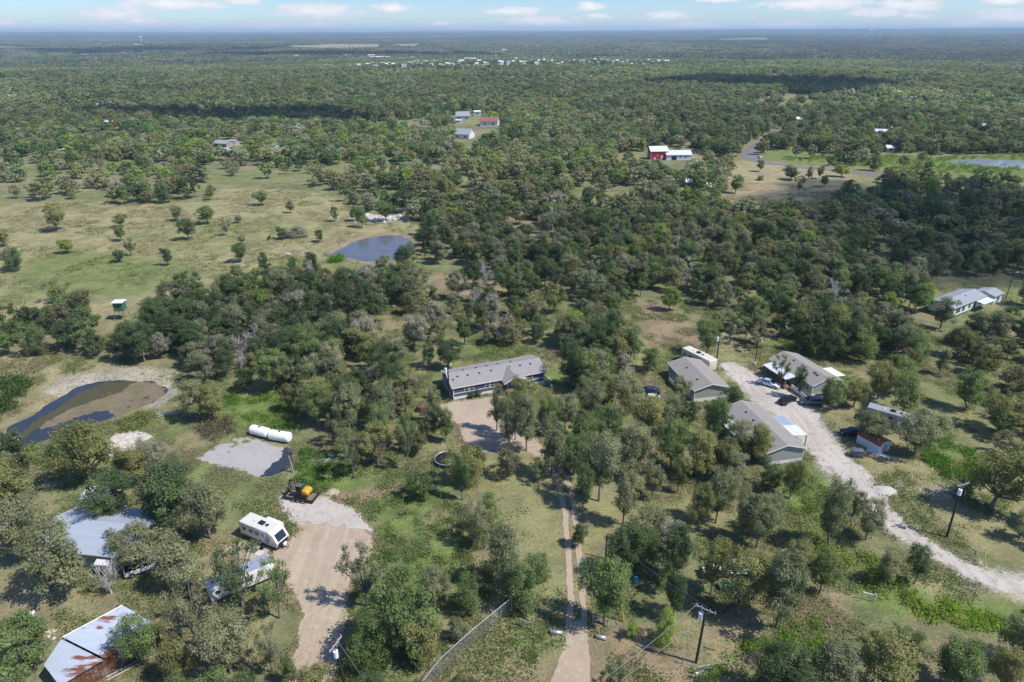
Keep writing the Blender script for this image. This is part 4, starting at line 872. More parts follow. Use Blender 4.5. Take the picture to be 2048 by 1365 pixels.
# ---- geometry-node scatter of whole-tree meshes on points: one object of woodland that nobody could count
def gn_scatter(name, x, y, z, scl, rot, tint, meshes, idx, label, cat):
    me = bpy.data.meshes.new(name); n = len(x)
    me.vertices.add(n); me.vertices.foreach_set('co', np.stack([x, y, z], 1).astype(np.float32).ravel())
    for nm, ty, arr in (('scl', 'FLOAT_VECTOR', scl), ('rot', 'FLOAT_VECTOR', rot)):
        at = me.attributes.new(nm, ty, 'POINT'); at.data.foreach_set('vector', arr.astype(np.float32).ravel())
    at = me.attributes.new('tint', 'FLOAT_COLOR', 'POINT'); at.data.foreach_set('color', np.concatenate([tint, np.ones((n, 1))], 1).astype(np.float32).ravel())
    at = me.attributes.new('pick', 'INT', 'POINT'); at.data.foreach_set('value', idx.astype(np.int32))
    c = bpy.data.collections.new(name+' kinds')
    for j, m in enumerate(meshes): c.objects.link(bpy.data.objects.new('%s_kind_%02d' % (name, j), m))
    gt = bpy.data.node_groups.new(name, 'GeometryNodeTree')
    gt.interface.new_socket('Geometry', in_out='INPUT', socket_type='NodeSocketGeometry'); gt.interface.new_socket('Geometry', in_out='OUTPUT', socket_type='NodeSocketGeometry')
    gi = gt.nodes.new('NodeGroupInput'); go = gt.nodes.new('NodeGroupOutput')
    ip = gt.nodes.new('GeometryNodeInstanceOnPoints'); ci = gt.nodes.new('GeometryNodeCollectionInfo')
    ci.inputs['Collection'].default_value = c; ci.inputs['Separate Children'].default_value = True; ci.inputs['Reset Children'].default_value = True
    def na(nm, ty):
        q = gt.nodes.new('GeometryNodeInputNamedAttribute'); q.data_type = ty; q.inputs['Name'].default_value = nm; return q.outputs['Attribute']
    mp = gt.nodes.new('GeometryNodeMeshToPoints'); 
    gt.links.new(gi.outputs[0], mp.inputs['Mesh']); gt.links.new(mp.outputs['Points'], ip.inputs['Points']); gt.links.new(ci.outputs[0], ip.inputs['Instance'])
    ip.inputs['Pick Instance'].default_value = True
    gt.links.new(na('pick', 'INT'), ip.inputs['Instance Index']); gt.links.new(na('rot', 'FLOAT_VECTOR'), ip.inputs['Rotation']); gt.links.new(na('scl', 'FLOAT_VECTOR'), ip.inputs['Scale'])
    gt.links.new(ip.outputs[0], go.inputs[0])
    o = link(name, me); md = o.modifiers.new('scatter', 'NODES'); md.node_group = gt
    return tag(o, label, cat, None, 'stuff')
def rots(g, n, tilt=0.06): return np.stack([g.normal(0, tilt, n), g.normal(0, tilt, n), g.random(n)*6.283], 1)
def zof(x, y): return terrain(x, y)+pond_depth(x, y)
mid = [whole('woodland tree', 300+i*7, k, lv, s, True, 4) for i, (k, lv, s) in enumerate([('oak', 4600, 0.34)]*5+[('tall', 4000, 0.33)]*2+[('bush', 4400, 0.34)]*3+[('sparse', 2100, 0.33)]*2+[('dead', 0, 0)])]
n = len(x1); pk = g1.integers(0, 12, n); pk = np.where(g1.random(n) < 0.022, 12, pk)
gn_scatter('nearer_woodland', x1, y1, zof(x1, y1), np.stack([w1/7, w1/7, h1/9], 1), rots(g1, n), cvals, mid, pk, 'mixed oak woodland standing between the fields and around the houses', 'woodland')
low = [whole('far tree', 500+i*7, k, lv, s, False, 3) for i, (k, lv, s) in enumerate([('oak', 700, 0.85)]*4+[('tall', 600, 0.8)]+[('bush', 700, 0.85)]*3+[('sparse', 320, 0.8)])]
x, y, g = scatter(270, 760, 5.3, 13); n = len(x); h = 4.8+5.2*g.random(n); w = h*(0.72+0.32*g.random(n)); c, _ = tints(g, x, y)
gn_scatter('woodland', x, y, zof(x, y), np.stack([w/7, w/7, h/9], 1), rots(g, n), c, low, g.integers(0, 9, n), 'dense oak woodland in the middle distance beyond the pasture', 'woodland')
def lowblob(seed, nq, s):
    return whole('distant tree', seed, 'bush', nq, s, False, 3)
vlow = [lowblob(700+i, 110, 1.9) for i in range(5)]
x, y, g = scatter(760, 2400, 7.2, 23, half=43); n = len(x); h = 5+5*g.random(n); w = h*(0.85+0.4*g.random(n))*1.1; c, _ = tints(g, x, y)
gn_scatter('distant_woodland', x, y, zof(x, y), np.stack([w/7, w/7, h/9], 1), rots(g, n, 0.0), c, vlow, g.integers(0, 5, n), 'continuous dark green woodland stretching to the valley', 'woodland')
def grove(seed):
    g = np.random.default_rng(seed); V = []; Fc = []; Vr = []
    for i in range(26):
        cx, cy = g.random(2)*44-22; hh = 5+5*g.random(); ww = 3+2.6*g.random(); b = len(V); k = 5; va = g.random()
        for zz, rr2 in ((1.0, 0.7), (hh*0.55, 1.0), (hh*0.85, 0.62)):
            for j in range(k):
                q = 6.283*(j+g.random()*0.5)/k; V.append((cx+ww*rr2*math.cos(q)*(0.8+0.4*g.random()), cy+ww*rr2*math.sin(q)*(0.8+0.4*g.random()), zz*(0.9+0.2*g.random()))); Vr.append(va)
        V.append((cx, cy, hh)); Vr.append(va)
        for r_ in range(2):
            for j in range(k): Fc.append((b+r_*k+j, b+r_*k+(j+1) % k, b+(r_+1)*k+(j+1) % k, b+(r_+1)*k+j))
        for j in range(k): Fc.append((b+2*k+j, b+2*k+(j+1) % k, b+3*k, b+3*k))
    me = bpy.data.meshes.new('grove'); me.from_pydata([tuple(map(float, v)) for v in V], [], [tuple(dict.fromkeys(f)) for f in Fc]); me.materials.append(M['leaf'])
    at = me.attributes.new('var', 'FLOAT', 'POINT'); at.data.foreach_set('value', np.array(Vr, np.float32)); return me
gr = [grove(900+i) for i in range(5)]
x, y, g = scatter(2380, 9000, 40, 33, half=42); n = len(x); s = 0.9+0.35*g.random(n); c, _ = tints(g, x, y)
c = c*(0.45+0.55*fbm(x, y, 900, 55, 4))[:, None]
gn_scatter('far_woodland', x, y, zof(x, y), np.stack([s, s, s], 1), rots(g, n, 0.0), c, gr, g.integers(0, 5, n), 'hazy forest filling the valley up to the horizon ridge', 'woodland')

# ---- weeds, grass tufts and brush
def tuft(seed, n, w, h, size):
    g = np.random.default_rng(seed); p = np.stack([g.normal(0, w, n), g.normal(0, w, n), h*(0.15+0.85*g.random(n))*np.ones(n)], 1)
    nrm = g.normal(size=(n, 3))*np.array([0.7, 0.7, 0.4])+np.array([0, 0, 1.0]); nrm /= np.linalg.norm(nrm, axis=1)[:, None]
    a = np.cross(nrm, g.normal(size=(n, 3))); a /= np.linalg.norm(a, axis=1)[:, None]; b = np.cross(nrm, a); s = size*(0.6+0.8*g.random(n))
    q = np.stack([p-a*s[:, None]*.5, p-b*s[:, None]*.25, p+a*s[:, None]*.5, p+b*s[:, None]*.3], 1).reshape(-1, 3)
    return leafmesh('tuft', (q, np.arange(n*4).reshape(-1, 4), np.repeat(g.random(n), 4)), [M['leaf']])
weedm = [tuft(40+i, 70, 0.60, 0.8, 0.30) for i in range(4)]
grassm = [tuft(60+i, 16, 0.34, 0.16, 0.17) for i in range(4)]
WEED = [([(1820,1195),(1880,1205),(1960,1225),(2100,1222),(2100,1262),(1990,1262),(1900,1262),(1850,1235)], 1.5, (0.17,0.25,0.035), 0.9),
        ([(1600,1060),(1700,1095),(1760,1140),(1830,1185),(1870,1240),(1800,1225),(1700,1180),(1640,1120)], 0.75, (0.17,0.22,0.05), 0.9),
        ([(1400,1340),(1480,1300),(1560,1268),(1650,1248),(1640,1290),(1540,1320),(1460,1375),(1400,1380)], 1.3, (0.12,0.20,0.035), 0.8),
        ([(470,785),(560,780),(605,800),(610,860),(560,860),(480,830),(430,790)], 0.9, (0.11,0.19,0.035), 0.6),
        ([(600,890),(700,925),(760,950),(680,985),(590,965)], 0.9, (0.09,0.16,0.035), 0.7),
        ([(1560,660),(1680,665),(1720,700),(1640,708),(1560,700)], 0.8, (0.19,0.24,0.05), 1.1),
        ([(1850,880),(1950,900),(1975,955),(1890,960),(1850,930)], 1.1, (0.09,0.17,0.03), 0.9),
        ([(740,1000),(900,980),(940,1080),(920,1150),(800,1190),(740,1140),(750,1060)], 0.32, (0.10,0.15,0.045), 0.55),
        ([(50,872),(140,862),(160,905),(90,925),(50,905)], 1.3, (0.15,0.21,0.06), 1.1), ([(240,840),(330,800),(380,790),(330,820),(260,860)], 0.8, (0.14,0.18,0.05), 0.8),
        ([(650,512),(682,510),(684,524),(652,526)], 1.4, (0.10,0.20,0.03), 1.6),
        ([(0,760),(50,755),(70,780),(30,815),(0,825)], 1.5, (0.08,0.12,0.04), 1.9), ([(400,840),(460,835),(480,860),(430,880),(390,865)], 1.2, (0.16,0.14,0.09), 1.1),
        ([(1600,940),(1680,1000),(1700,1060),(1600,1050),(1540,990),(1550,950)], 0.6, (0.12,0.18,0.045), 0.7), ([(1690,880),(1760,900),(1740,925),(1700,905)], 0.2, (0.14,0.17,0.06), 0.4),
        ([(1700,312),(1880,320),(2100,312),(2100,352),(1900,350),(1720,335),(1560,322)], 0.10, (0.15,0.20,0.05), 2.2),
        ([(660,1200),(700,1150),(740,1180),(760,1300),(740,1400),(650,1400),(690,1290)], 1.0, (0.09,0.13,0.045), 0.9), ([(930,1000),(960,1020),(980,1090),(1010,1180),(960,1220),(900,1130)], 0.5, (0.11,0.13,0.05), 0.8),
        ([(1000,1290),(1080,1275),(1095,1300),(1010,1355),(950,1365)], 0.5, (0.09,0.15,0.04), 0.4), ([(1500,1180),(1640,1130),(1700,1200),(1640,1250),(1560,1240)], 0.25, (0.12,0.15,0.05), 0.7)]
WX, WY, WS, WT = [], [], [], []
gw = np.random.default_rng(5)
for poly, dn, colr, hh in WEED:
    pl = PP(poly); x0, x1_, y0, y1_ = bb(pl, 0); nn = int((x1_-x0)*(y1_-y0)*dn*1.1)
    a = x0+gw.random(nn)*(x1_-x0); b = y0+gw.random(nn)*(y1_-y0)
    k = (sdf(a, b, pl)+2*(fbm(a, b, 4, 61, 3)-0.5)*2 < 0) & (fbm(a, b, 3.3, 66, 3) > 0.40)
    for pd in (pond2, pond1, pond3): k &= sdf(a, b, pd) > 1.2
    k &= (sdf(a, b, sandp) > 1.0) & (sdf(a, b, padp) > 0.5) & (ldist(a, b, drive_r, drive_rw) > 1.0)
    a, b = a[k], b[k]; WX.append(a); WY.append(b); WS.append(hh*(0.55+0.8*gw.random(len(a)))); WT.append(np.array(colr)*1.35*(0.75+0.5*gw.random(len(a)))[:, None])
WX, WY, WS, WT = map(np.concatenate, (WX, WY, WS, WT)); n = len(WX)
gn_scatter('weeds', WX, WY, zof(WX, WY), np.stack([0.7+0.3*WS, 0.7+0.3*WS, WS], 1), rots(gw, n), WT, weedm, gw.integers(0, 4, n), 'patches of bright green weeds and brush in the open ground', 'weeds')
# grass tufts over the near open ground
LAWNS = [PP([(930,900),(1060,900),(1110,1000),(1130,1100),(1120,1240),(1040,1200),(1010,1100),(960,1000)]), PP([(1190,1000),(1340,1010),(1470,1035),(1440,1070),(1330,1090),(1200,1110)])]
nn = 110000; rr = np.sqrt(gw.random(nn)*(190**2-48**2)+48**2); aa = (gw.random(nn)*84-42)*math.pi/180; a = rr*np.sin(aa); b = rr*np.cos(aa)
k = (fbm(a, b, 5, 77, 4) > 0.44+0.1*gw.random(nn))
for s in (sdf(a, b, sandp), sdf(a, b, padp), sdf(a, b, puddle), ldist(a, b, drive_r, drive_rw), sdf(a, b, yardp), sdf(a, b, pond2)-2, sdf(a, b, pond1)-2, sdf(a, b, apron), ldist(a, b, rutL, [1.3]*12), ldist(a, b, rutR, [1.3]*12)):
    k &= s > 0.1
for lw_ in LAWNS: k &= (sdf(a, b, lw_) > 0) | (gw.random(nn) < 0.12)
a, b = a[k], b[k]; n = len(a)
gc = np.where((fbm(a, b, 14, 71, 3)+0.15*gw.random(n))[:, None] > 0.57, np.array([0.180, 0.225, 0.085]), np.array([0.29, 0.265, 0.160]))*(0.75+0.5*gw.random(n))[:, None]
sg = 0.6+1.0*gw.random(n)
m2 = 60000; rr = np.sqrt(gw.random(m2)*(370**2-175**2)+175**2); aa = (gw.random(m2)*80-40)*math.pi/180; a2 = rr*np.sin(aa); b2 = rr*np.cos(aa)
k = (density(a2, b2) < 0.35) & (fbm(a2, b2, 9, 79, 4) > 0.46+0.08*gw.random(m2))
for s in (sdf(a2, b2, pond1)-2, sdf(a2, b2, pond3)-2, ldist(a2, b2, road, road_w)): k &= s > 0.3
a2, b2 = a2[k], b2[k]; gc2 = np.where((fbm(a2, b2, 24, 73, 3)+0.12*gw.random(len(a2)))[:, None] > 0.60, np.array([0.150, 0.190, 0.065]), np.where(gw.random(len(a2))[:, None] > 0.5, np.array([0.34, 0.30, 0.19]), np.array([0.27, 0.235, 0.145])))*(0.8+0.4*gw.random(len(a2)))[:, None]
a = np.concatenate([a, a2]); b = np.concatenate([b, b2]); gc = np.concatenate([gc, gc2]); sg = np.concatenate([sg, 0.9+1.1*gw.random(len(a2))]); n = len(a)
gn_scatter('grass', a, b, zof(a, b), np.stack([sg, sg, sg], 1), rots(gw, n), gc, grassm, gw.integers(0, 4, n), 'tufts of dry and green grass on the open ground', 'grass')
print('trees', len(TREES), len(recs), 'gn', len(x1))
#@@OBJECTS
# ------------------------------------------------------------------ houses
def add_window(root, side, L, W, pos, w, h, z, frame='white', panes=1):
    """side f (y=0) b (y=W) l (x=0) r (x=L); pos along the wall"""
    f = MB(); t_ = 0.09; a, b = pos, pos+w
    def bx2(m, u0, u1, z0, z1, d0, d1):
        if side == 'f': m.box(u0, u1, -d1, -d0, z0, z1)
        elif side == 'b': m.box(u0, u1, W+d0, W+d1, z0, z1)
        elif side == 'l': m.box(-d1, -d0, u0, u1, z0, z1)
        else: m.box(L+d0, L+d1, u0, u1, z0, z1)
    bx2(f, a-t_, a, z-t_, z+h+t_, 0.002, 0.07); bx2(f, b, b+t_, z-t_, z+h+t_, 0.002, 0.07); bx2(f, a, b, z+h, z+h+t_, 0.002, 0.07); bx2(f, a, b, z-t_, z, 0.002, 0.07)
    bx2(f, a, b, z+h*0.5-0.03, z+h*0.5+0.03, 0.03, 0.055)
    fr = f.build('window', M[frame], root)
    p = MB(); bx2(p, a, b, z, z+h, 0.004, 0.03); p.build('pane', M['glass'], fr)
def house(name, label, cat, ox, oy, rz, L, W, eave, rise, wm, rm, trim='white', skirt=0.7, wins=(), doors=(), vents=(), over=0.35, belt=False, group=None, ridge=0.5):
    r = empty(name, (ox, oy, 0), rz, label, cat, group)
    rp = W*ridge
    MB().prism([(0.0, skirt), (W, skirt), (W, eave), (rp, eave+rise), (0.0, eave)], 0, L, 'x').build('wall', wm, r)
    if skirt > 0.05: bx('skirting', M[trim], r, -0.03, L+0.03, -0.03, W+0.03, -0.1, skirt)
    s1 = rise/rp; s2 = rise/(W-rp); th = 0.10
    e0 = eave-over*s1+0.03; e1 = eave-over*s2+0.03; tp = eave+rise+0.03
    MB().prism([(-over, e0), (rp, tp), (W+over, e1), (W+over, e1+th), (rp, tp+th), (-over, e0+th)], -over, L+over, 'x').build('roof', rm, r)
    fa = MB(); fa.box(-over, L+over, -over-0.04, -over-0.002, e0-0.08, e0+th+0.01); fa.box(-over, L+over, W+over+0.002, W+over+0.04, e1-0.08, e1+th+0.01)
    for x0, x1 in ((-over-0.05, -over-0.002), (L+over+0.002, L+over+0.05)):
        fa.prism([(-over, e0-0.08), (rp, tp-0.08), (W+over, e1-0.08), (W+over, e1+th+.01), (rp, tp+th+.01), (-over, e0+th+.01)], x0, x1, 'x')
    fa.build('fascia', M[trim], r)
    for x, y in ((-0.05, -0.05), (L-0.10, -0.05), (-0.05, W-0.10), (L-0.10, W-0.10)): bx('corner_board', M[trim], r, x, x+0.15, y, y+0.15, skirt+0.01, eave-0.02)
    if belt:
        bt = MB(); bt.box(0.11, L-0.11, -0.045, -0.002, belt, belt+0.13); bt.box(-0.045, -0.002, 0.11, W-0.11, belt, belt+0.13); bt.build('belt_trim', M[trim], r)
    for wv in wins: add_window(r, wv[0], L, W, *wv[1:], frame=trim)
    for sd, pos, w, h, dm in doors:
        m = MB(); z0 = skirt+0.02
        if sd == 'f': m.box(pos, pos+w, -0.05, -0.003, z0, z0+h)
        elif sd == 'l': m.box(-0.05, -0.003, pos, pos+w, z0, z0+h)
        elif sd == 'r': m.box(L+0.003, L+0.05, pos, pos+w, z0, z0+h)
        else: m.box(pos, pos+w, W+0.003, W+0.05, z0, z0+h)
        m.build('door', M[dm], r)
    for x, y in vents:
        z = eave+rise*(1-abs(y-rp)/(rp if y < rp else W-rp))+0.13; bx('roof_vent', M['black'], r, x-0.17, x+0.17, y-0.17, y+0.17, z-0.06, z+0.16)
    return r
def steps(parent, x, y, n, w, dirx, diry, m='wood'):
    s = MB()
    for i in range(n):
        a = i*0.28
        s.box(min(x+dirx*a, x+dirx*(a+0.3))-(w/2 if diry else 0), max(x+dirx*a, x+dirx*(a+0.3))+(w/2 if diry else 0), min(y+diry*a, y+diry*(a+0.3))-(w/2 if dirx else 0), max(y+diry*a, y+diry*(a+0.3))+(w/2 if dirx else 0), 0, 0.7-i*0.2)
    return s.build('steps', M[m], parent)
cs = lambda a: (math.cos(a), math.sin(a))

# blue house
a = P(907, 800); rzb = R(21.1)
bh = house('blue_house', 'long navy blue single-storey house with grey shingle roof, white trim and gabled porch', 'house', a[0], a[1], rzb, 20.6, 8.0, 2.95, 1.25, M['blue_siding'], M['shingle'],
           skirt=0.62, belt=1.35, wins=[('f', 2.5, 0.85, 1.15, 1.45), ('f', 3.6, 0.85, 1.15, 1.45), ('f', 7.1, 0.85, 1.15, 1.45), ('f', 8.2, 0.85, 1.15, 1.45), ('f', 16.7, 1.1, 1.2, 1.4), ('l', 2.0, 0.8, 1.1, 1.5), ('l', 5.2, 0.8, 1.1, 1.5)],
           doors=[('f', 12.7, 1.0, 2.05, 'offwhite')], vents=[(1.8, 2.6), (4.0, 2.5), (6.6, 2.5), (9.3, 2.6), (13.6, 2.7), (16.0, 2.6), (18.4, 2.6), (3.6, 4.6), (6.5, 4.6), (9.0, 4.7), (11.6, 4.7), (14.6, 4.7), (0.6, 1.9)])
# porch: cross gable
pg = MB(); x0, x1, xm = 10.5, 16.0, 13.25; ez, pz = 2.72, 4.05
for yf, yb in ((-2.3, 3.4),):
    pg.add([(x0, yf, ez), (xm, yf, pz), (xm, yb, pz), (x0, -0.35, ez), (x0, yf, ez+0.1), (xm, yf, pz+0.1), (xm, yb, pz+0.1), (x0, -0.35, ez+0.1)], [(0,1,2,3),(7,6,5,4),(0,4,5,1),(1,5,6,2),(2,6,7,3),(3,7,4,0)])
    pg.add([(x1, yf, ez), (xm, yf, pz), (xm, yb, pz), (x1, -0.35, ez), (x1, yf, ez+0.1), (xm, yf, pz+0.1), (xm, yb, pz+0.1), (x1, -0.35, ez+0.1)], [(3,2,1,0),(4,5,6,7),(1,5,4,0),(2,6,5,1),(3,7,6,2),(0,4,7,3)])
pr = pg.build('porch_roof', M['shingle'], bh)
tf = MB(); tf.add([(x0, -2.36, ez-0.1), (xm, -2.36, pz-0.1), (xm, -2.36, pz+0.12), (x0, -2.36, ez+0.12), (x0, -2.31, ez-0.1), (xm, -2.31, pz-0.1), (xm, -2.31, pz+0.12), (x0, -2.31, ez+0.12)], [(0,1,2,3),(7,6,5,4),(0,4,5,1),(1,5,6,2),(2,6,7,3),(3,7,4,0)])
tf.add([(x1, -2.36, ez-0.1), (xm, -2.36, pz-0.1), (xm, -2.36, pz+0.12), (x1, -2.36, ez+0.12), (x1, -2.31, ez-0.1), (xm, -2.31, pz-0.1), (xm, -2.31, pz+0.12), (x1, -2.31, ez+0.12)], [(3,2,1,0),(4,5,6,7),(1,5,4,0),(2,6,5,1),(3,7,6,2),(0,4,7,3)])
tf.build('fascia', M['white'], pr)
bx('porch_deck', M['wood'], bh, 11.2, 15.3, -2.2, -0.04, 0.0, 0.6)
for x in (11.3, 15.1): bx('porch_post', M['wood'], bh, x, x+0.14, -2.15, -2.0, 0.61, 2.75)
bx('porch_railing', M['wood'], bh, 11.45, 12.5, -2.12, -2.04, 1.3, 1.38); bx('porch_railing', M['wood'], bh, 14.0, 15.1, -2.12, -2.04, 1.3, 1.38)
steps(bh, 13.3, -2.2, 3, 1.6, 0, -1)
sh = MB(); 
# low plants by the front wall
def little_bush(px, py, s, label, colr='dark'):
    x, y = P(px, py); root = empty('shrub', (x, y, 0), rnd.random()*6, label, 'shrub', 'small shrubs around the houses'); root.scale = (s/7, s/7, s/9)
    v = NEAR['bush'][rnd.randrange(3)]; link('stem', v[0], root); c = link('foliage', v[1], root); c.material_slots[0].link = 'OBJECT'; c.material_slots[0].material = LM[colr]
little_bush(942, 796, 1.5, 'small dark shrub against the blue house wall, left one'); little_bush(956, 793, 1.7, 'small dark shrub against the blue house wall, right one'); little_bush(1105, 772, 1.4, 'low green shrub at the right end of the blue house', 'green')

# first tan house
def back_house(name, label, fl, rz, L, W, **kw):
    x, y = P(*fl); c, s = cs(rz); ox, oy = x+W*c, y+W*s          # origin: front-right base; local x runs away from the camera
    return house(name, label, 'house', ox, oy, rz+math.pi/2, L, W, **kw)
h1_ = back_house('tan_house', 'tan manufactured house with plain gable end, beside the cream motorhome', (1386.5, 805.5), R(12), 12.6, 7.3, eave=2.8, rise=1.05, wm=M['sage'], rm=M['shingle2'], trim='white',
    wins=[('b', 2.2, 0.8, 1.1, 1.4), ('b', 5.3, 0.8, 1.1, 1.4), ('b', 9.2, 0.7, 1.0, 1.5), ('f', 3, 0.8, 1.1, 1.4), ('f', 8, 0.8, 1.1, 1.4)], doors=[('b', 7.0, 0.9, 2.0, 'white')], vents=[(3, 5.4), (8.5, 5.2)])
bx('deck', M['wood'], h1_, 6.6, 9.0, 7.34, 8.9, 0, 0.6); bx('deck_railing', M['white'], h1_, 6.6, 9.0, 8.84, 8.9, 0.61, 1.5); steps(h1_, 6.3, 8.1, 3, 1.0, -1, 0)
h2_ = back_house('grey_porch_house', 'grey manufactured house with white porch awning and red-brown deck, cars in front', (1621, 797), R(19), 13.4, 7.2, eave=2.85, rise=1.15, wm=M['sage2'], rm=M['shingle2'], trim='white',
    wins=[('b', 0.9, 0.9, 1.2, 1.35), ('b', 3.6, 0.8, 1.1, 1.4), ('b', 10.5, 0.8, 1.1, 1.4), ('f', 4, 0.8, 1.1, 1.4)], doors=[('b', 6.6, 0.9, 2.0, 'white')], vents=[(1.9, 4.6), (2.5, 4.5), (3.1, 4.4), (6.0, 4.5), (6.7, 4.4), (9.4, 4.4)])
aw = MB().add([(4.6, 7.5, 2.72), (12.2, 7.5, 2.72), (12.2, 10.3, 2.45), (4.6, 10.3, 2.45), (4.6, 7.5, 2.78), (12.2, 7.5, 2.78), (12.2, 10.3, 2.51), (4.6, 10.3, 2.51)], [(0,1,2,3),(7,6,5,4),(0,4,5,1),(1,5,6,2),(2,6,7,3),(3,7,4,0)]).build('awning', M['whitemetal'], h2_)
for x in (4.8, 8.4, 12.0): bx('awning_post', M['wood'], h2_, x-0.07, x+0.07, 10.1, 10.24, 0, 2.46)
bx('deck', M['wood'], h2_, 4.7, 8.6, 7.24, 10.0, 0, 0.62); rl = MB()
for x in np.arange(4.75, 8.6, 0.35): rl.box(x, x+0.06, 9.94, 10.0, 0.63, 1.5)
rl.box(4.7, 8.6, 9.92, 10.02, 1.5, 1.56); rl.build('deck_railing', plain('stained rail', (0.25, 0.09, 0.04), 0.7), h2_); steps(h2_, 4.4, 8.6, 3, 1.3, -1, 0)
rp_ = MB().add([(-1.5, 9.0, 0.05), (4.0, 9.0, 0.6), (4.0, 9.1, 0.6), (-1.5, 9.1, 0.05), (-1.5, 9.0, 0.95), (4.0, 9.0, 1.5), (4.0, 9.1, 1.5), (-1.5, 9.1, 0.95)], [(0,1,2,3),(7,6,5,4),(0,4,5,1),(1,5,6,2),(2,6,7,3),(3,7,4,0)]).build('ramp_railing', M['white'], h2_)
aw2 = MB().add([(1.8, -0.4, 2.72), (6.0, -0.4, 2.72), (6.0, -3.0, 2.5), (1.8, -3.0, 2.5), (1.8, -0.4, 2.78), (6.0, -0.4, 2.78), (6.0, -3.0, 2.56), (1.8, -3.0, 2.56)], [(3,2,1,0),(4,5,6,7),(1,5,4,0),(2,6,5,1),(3,7,6,2),(0,4,7,3)]).build('awning', M['white'], h2_)
h3_ = back_house('brown_roof_house', 'nearest tan manufactured house with brown-grey roof and metal awnings on both sides', (1529, 934), R(12), 15.6, 7.2, eave=2.9, rise=1.05, wm=M['sage2'], rm=M['shingle2'], trim='white',
    wins=[('b', 1.5, 0.8, 1.1, 1.4), ('b', 5, 0.8, 1.1, 1.4), ('b', 9, 0.8, 1.1, 1.4), ('f', 3, 0.8, 1.1, 1.4)], doors=[('b', 7.3, 0.9, 2.0, 'white'), ('f', 5.8, 0.9, 2.0, 'white')], vents=[(9, 4.8), (12, 4.6)])
MB().add([(4.0, -0.42, 2.78), (7.6, -0.42, 2.78), (7.6, -3.4, 2.55), (4.0, -3.4, 2.55), (4.0, -0.42, 2.84), (7.6, -0.42, 2.84), (7.6, -3.4, 2.61), (4.0, -3.4, 2.61)], [(3,2,1,0),(4,5,6,7),(1,5,4,0),(2,6,5,1),(3,7,6,2),(0,4,7,3)]).build('awning', M['whitemetal'], h3_)
MB().add([(7.7, -0.42, 2.66), (11.2, -0.42, 2.66), (11.2, -3.0, 2.42), (7.7, -3.0, 2.42), (7.7, -0.42, 2.72), (11.2, -0.42, 2.72), (11.2, -3.0, 2.48), (7.7, -3.0, 2.48)], [(3,2,1,0),(4,5,6,7),(1,5,4,0),(2,6,5,1),(3,7,6,2),(0,4,7,3)]).build('awning', M['galvb'], h3_)
for x, y in ((4.1, -3.3), (7.5, -3.3), (11.1, -2.9)): bx('awning_post', M['black'], h3_, x-0.06, x+0.06, y-0.06, y+0.06, 0, 2.45)
MB().add([(5.6, 7.6, 2.72), (12.2, 7.6, 2.72), (12.2, 9.9, 2.5), (5.6, 9.9, 2.5), (5.6, 7.6, 2.78), (12.2, 7.6, 2.78), (12.2, 9.9, 2.56), (5.6, 9.9, 2.56)], [(0,1,2,3),(7,6,5,4),(0,4,5,1),(1,5,6,2),(2,6,7,3),(3,7,4,0)]).build('awning', M['whitemetal'], h3_)
for x in (5.8, 12.0): bx('awning_post', M['white'], h3_, x-0.06, x+0.06, 9.7, 9.82, 0, 2.5)
bx('deck', M['wood'], h3_, 6.0, 9.5, 7.24, 9.6, 0, 0.6)
# house at the right edge
x, y = P(1903, 640)
h4_ = house('white_house', 'long white house with pale grey roof among trees near the right edge', 'house', x, y, R(33), 17, 6.5, 2.9, 1.0, M['white'], M['shingleblue'], trim='green_paint', skirt=0.5,
    wins=[('f', 1.6, 0.7, 1.3, 1.2), ('f', 2.8, 0.7, 1.3, 1.2), ('f', 4.8, 1.1, 1.3, 1.2), ('f', 8.2, 0.8, 1.3, 1.2), ('f', 14, 1, 1.2, 1.2)], doors=[('f', 11.2, 1, 2.0, 'black')], vents=[(10, 2.2), (5, 5)])
MB().add([(11, -0.4, 2.7), (17, -0.4, 2.7), (17, -2.6, 2.45), (11, -2.6, 2.45), (11, -0.4, 2.77), (17, -0.4, 2.77), (17, -2.6, 2.52), (11, -2.6, 2.52)], [(3,2,1,0),(4,5,6,7),(1,5,4,0),(2,6,5,1),(3,7,6,2),(0,4,7,3)]).build('porch_roof', M['whitemetal'], h4_)
for x_ in (11.2, 14, 16.8): bx('porch_post', M['white'], h4_, x_-.06, x_+.06, -2.5, -2.38, 0, 2.44)
c_, s_ = cs(R(33)); house('garage', 'small pale outbuilding at the right end of the white house', 'outbuilding', x+20*c_+1*s_, y+20*s_-1*c_, R(33), 5, 5, 2.5, 0.7, M['white'], M['shingleblue'], trim='galv', skirt=0.05, wins=[('f', 2, 0.8, 1, 1.1)])

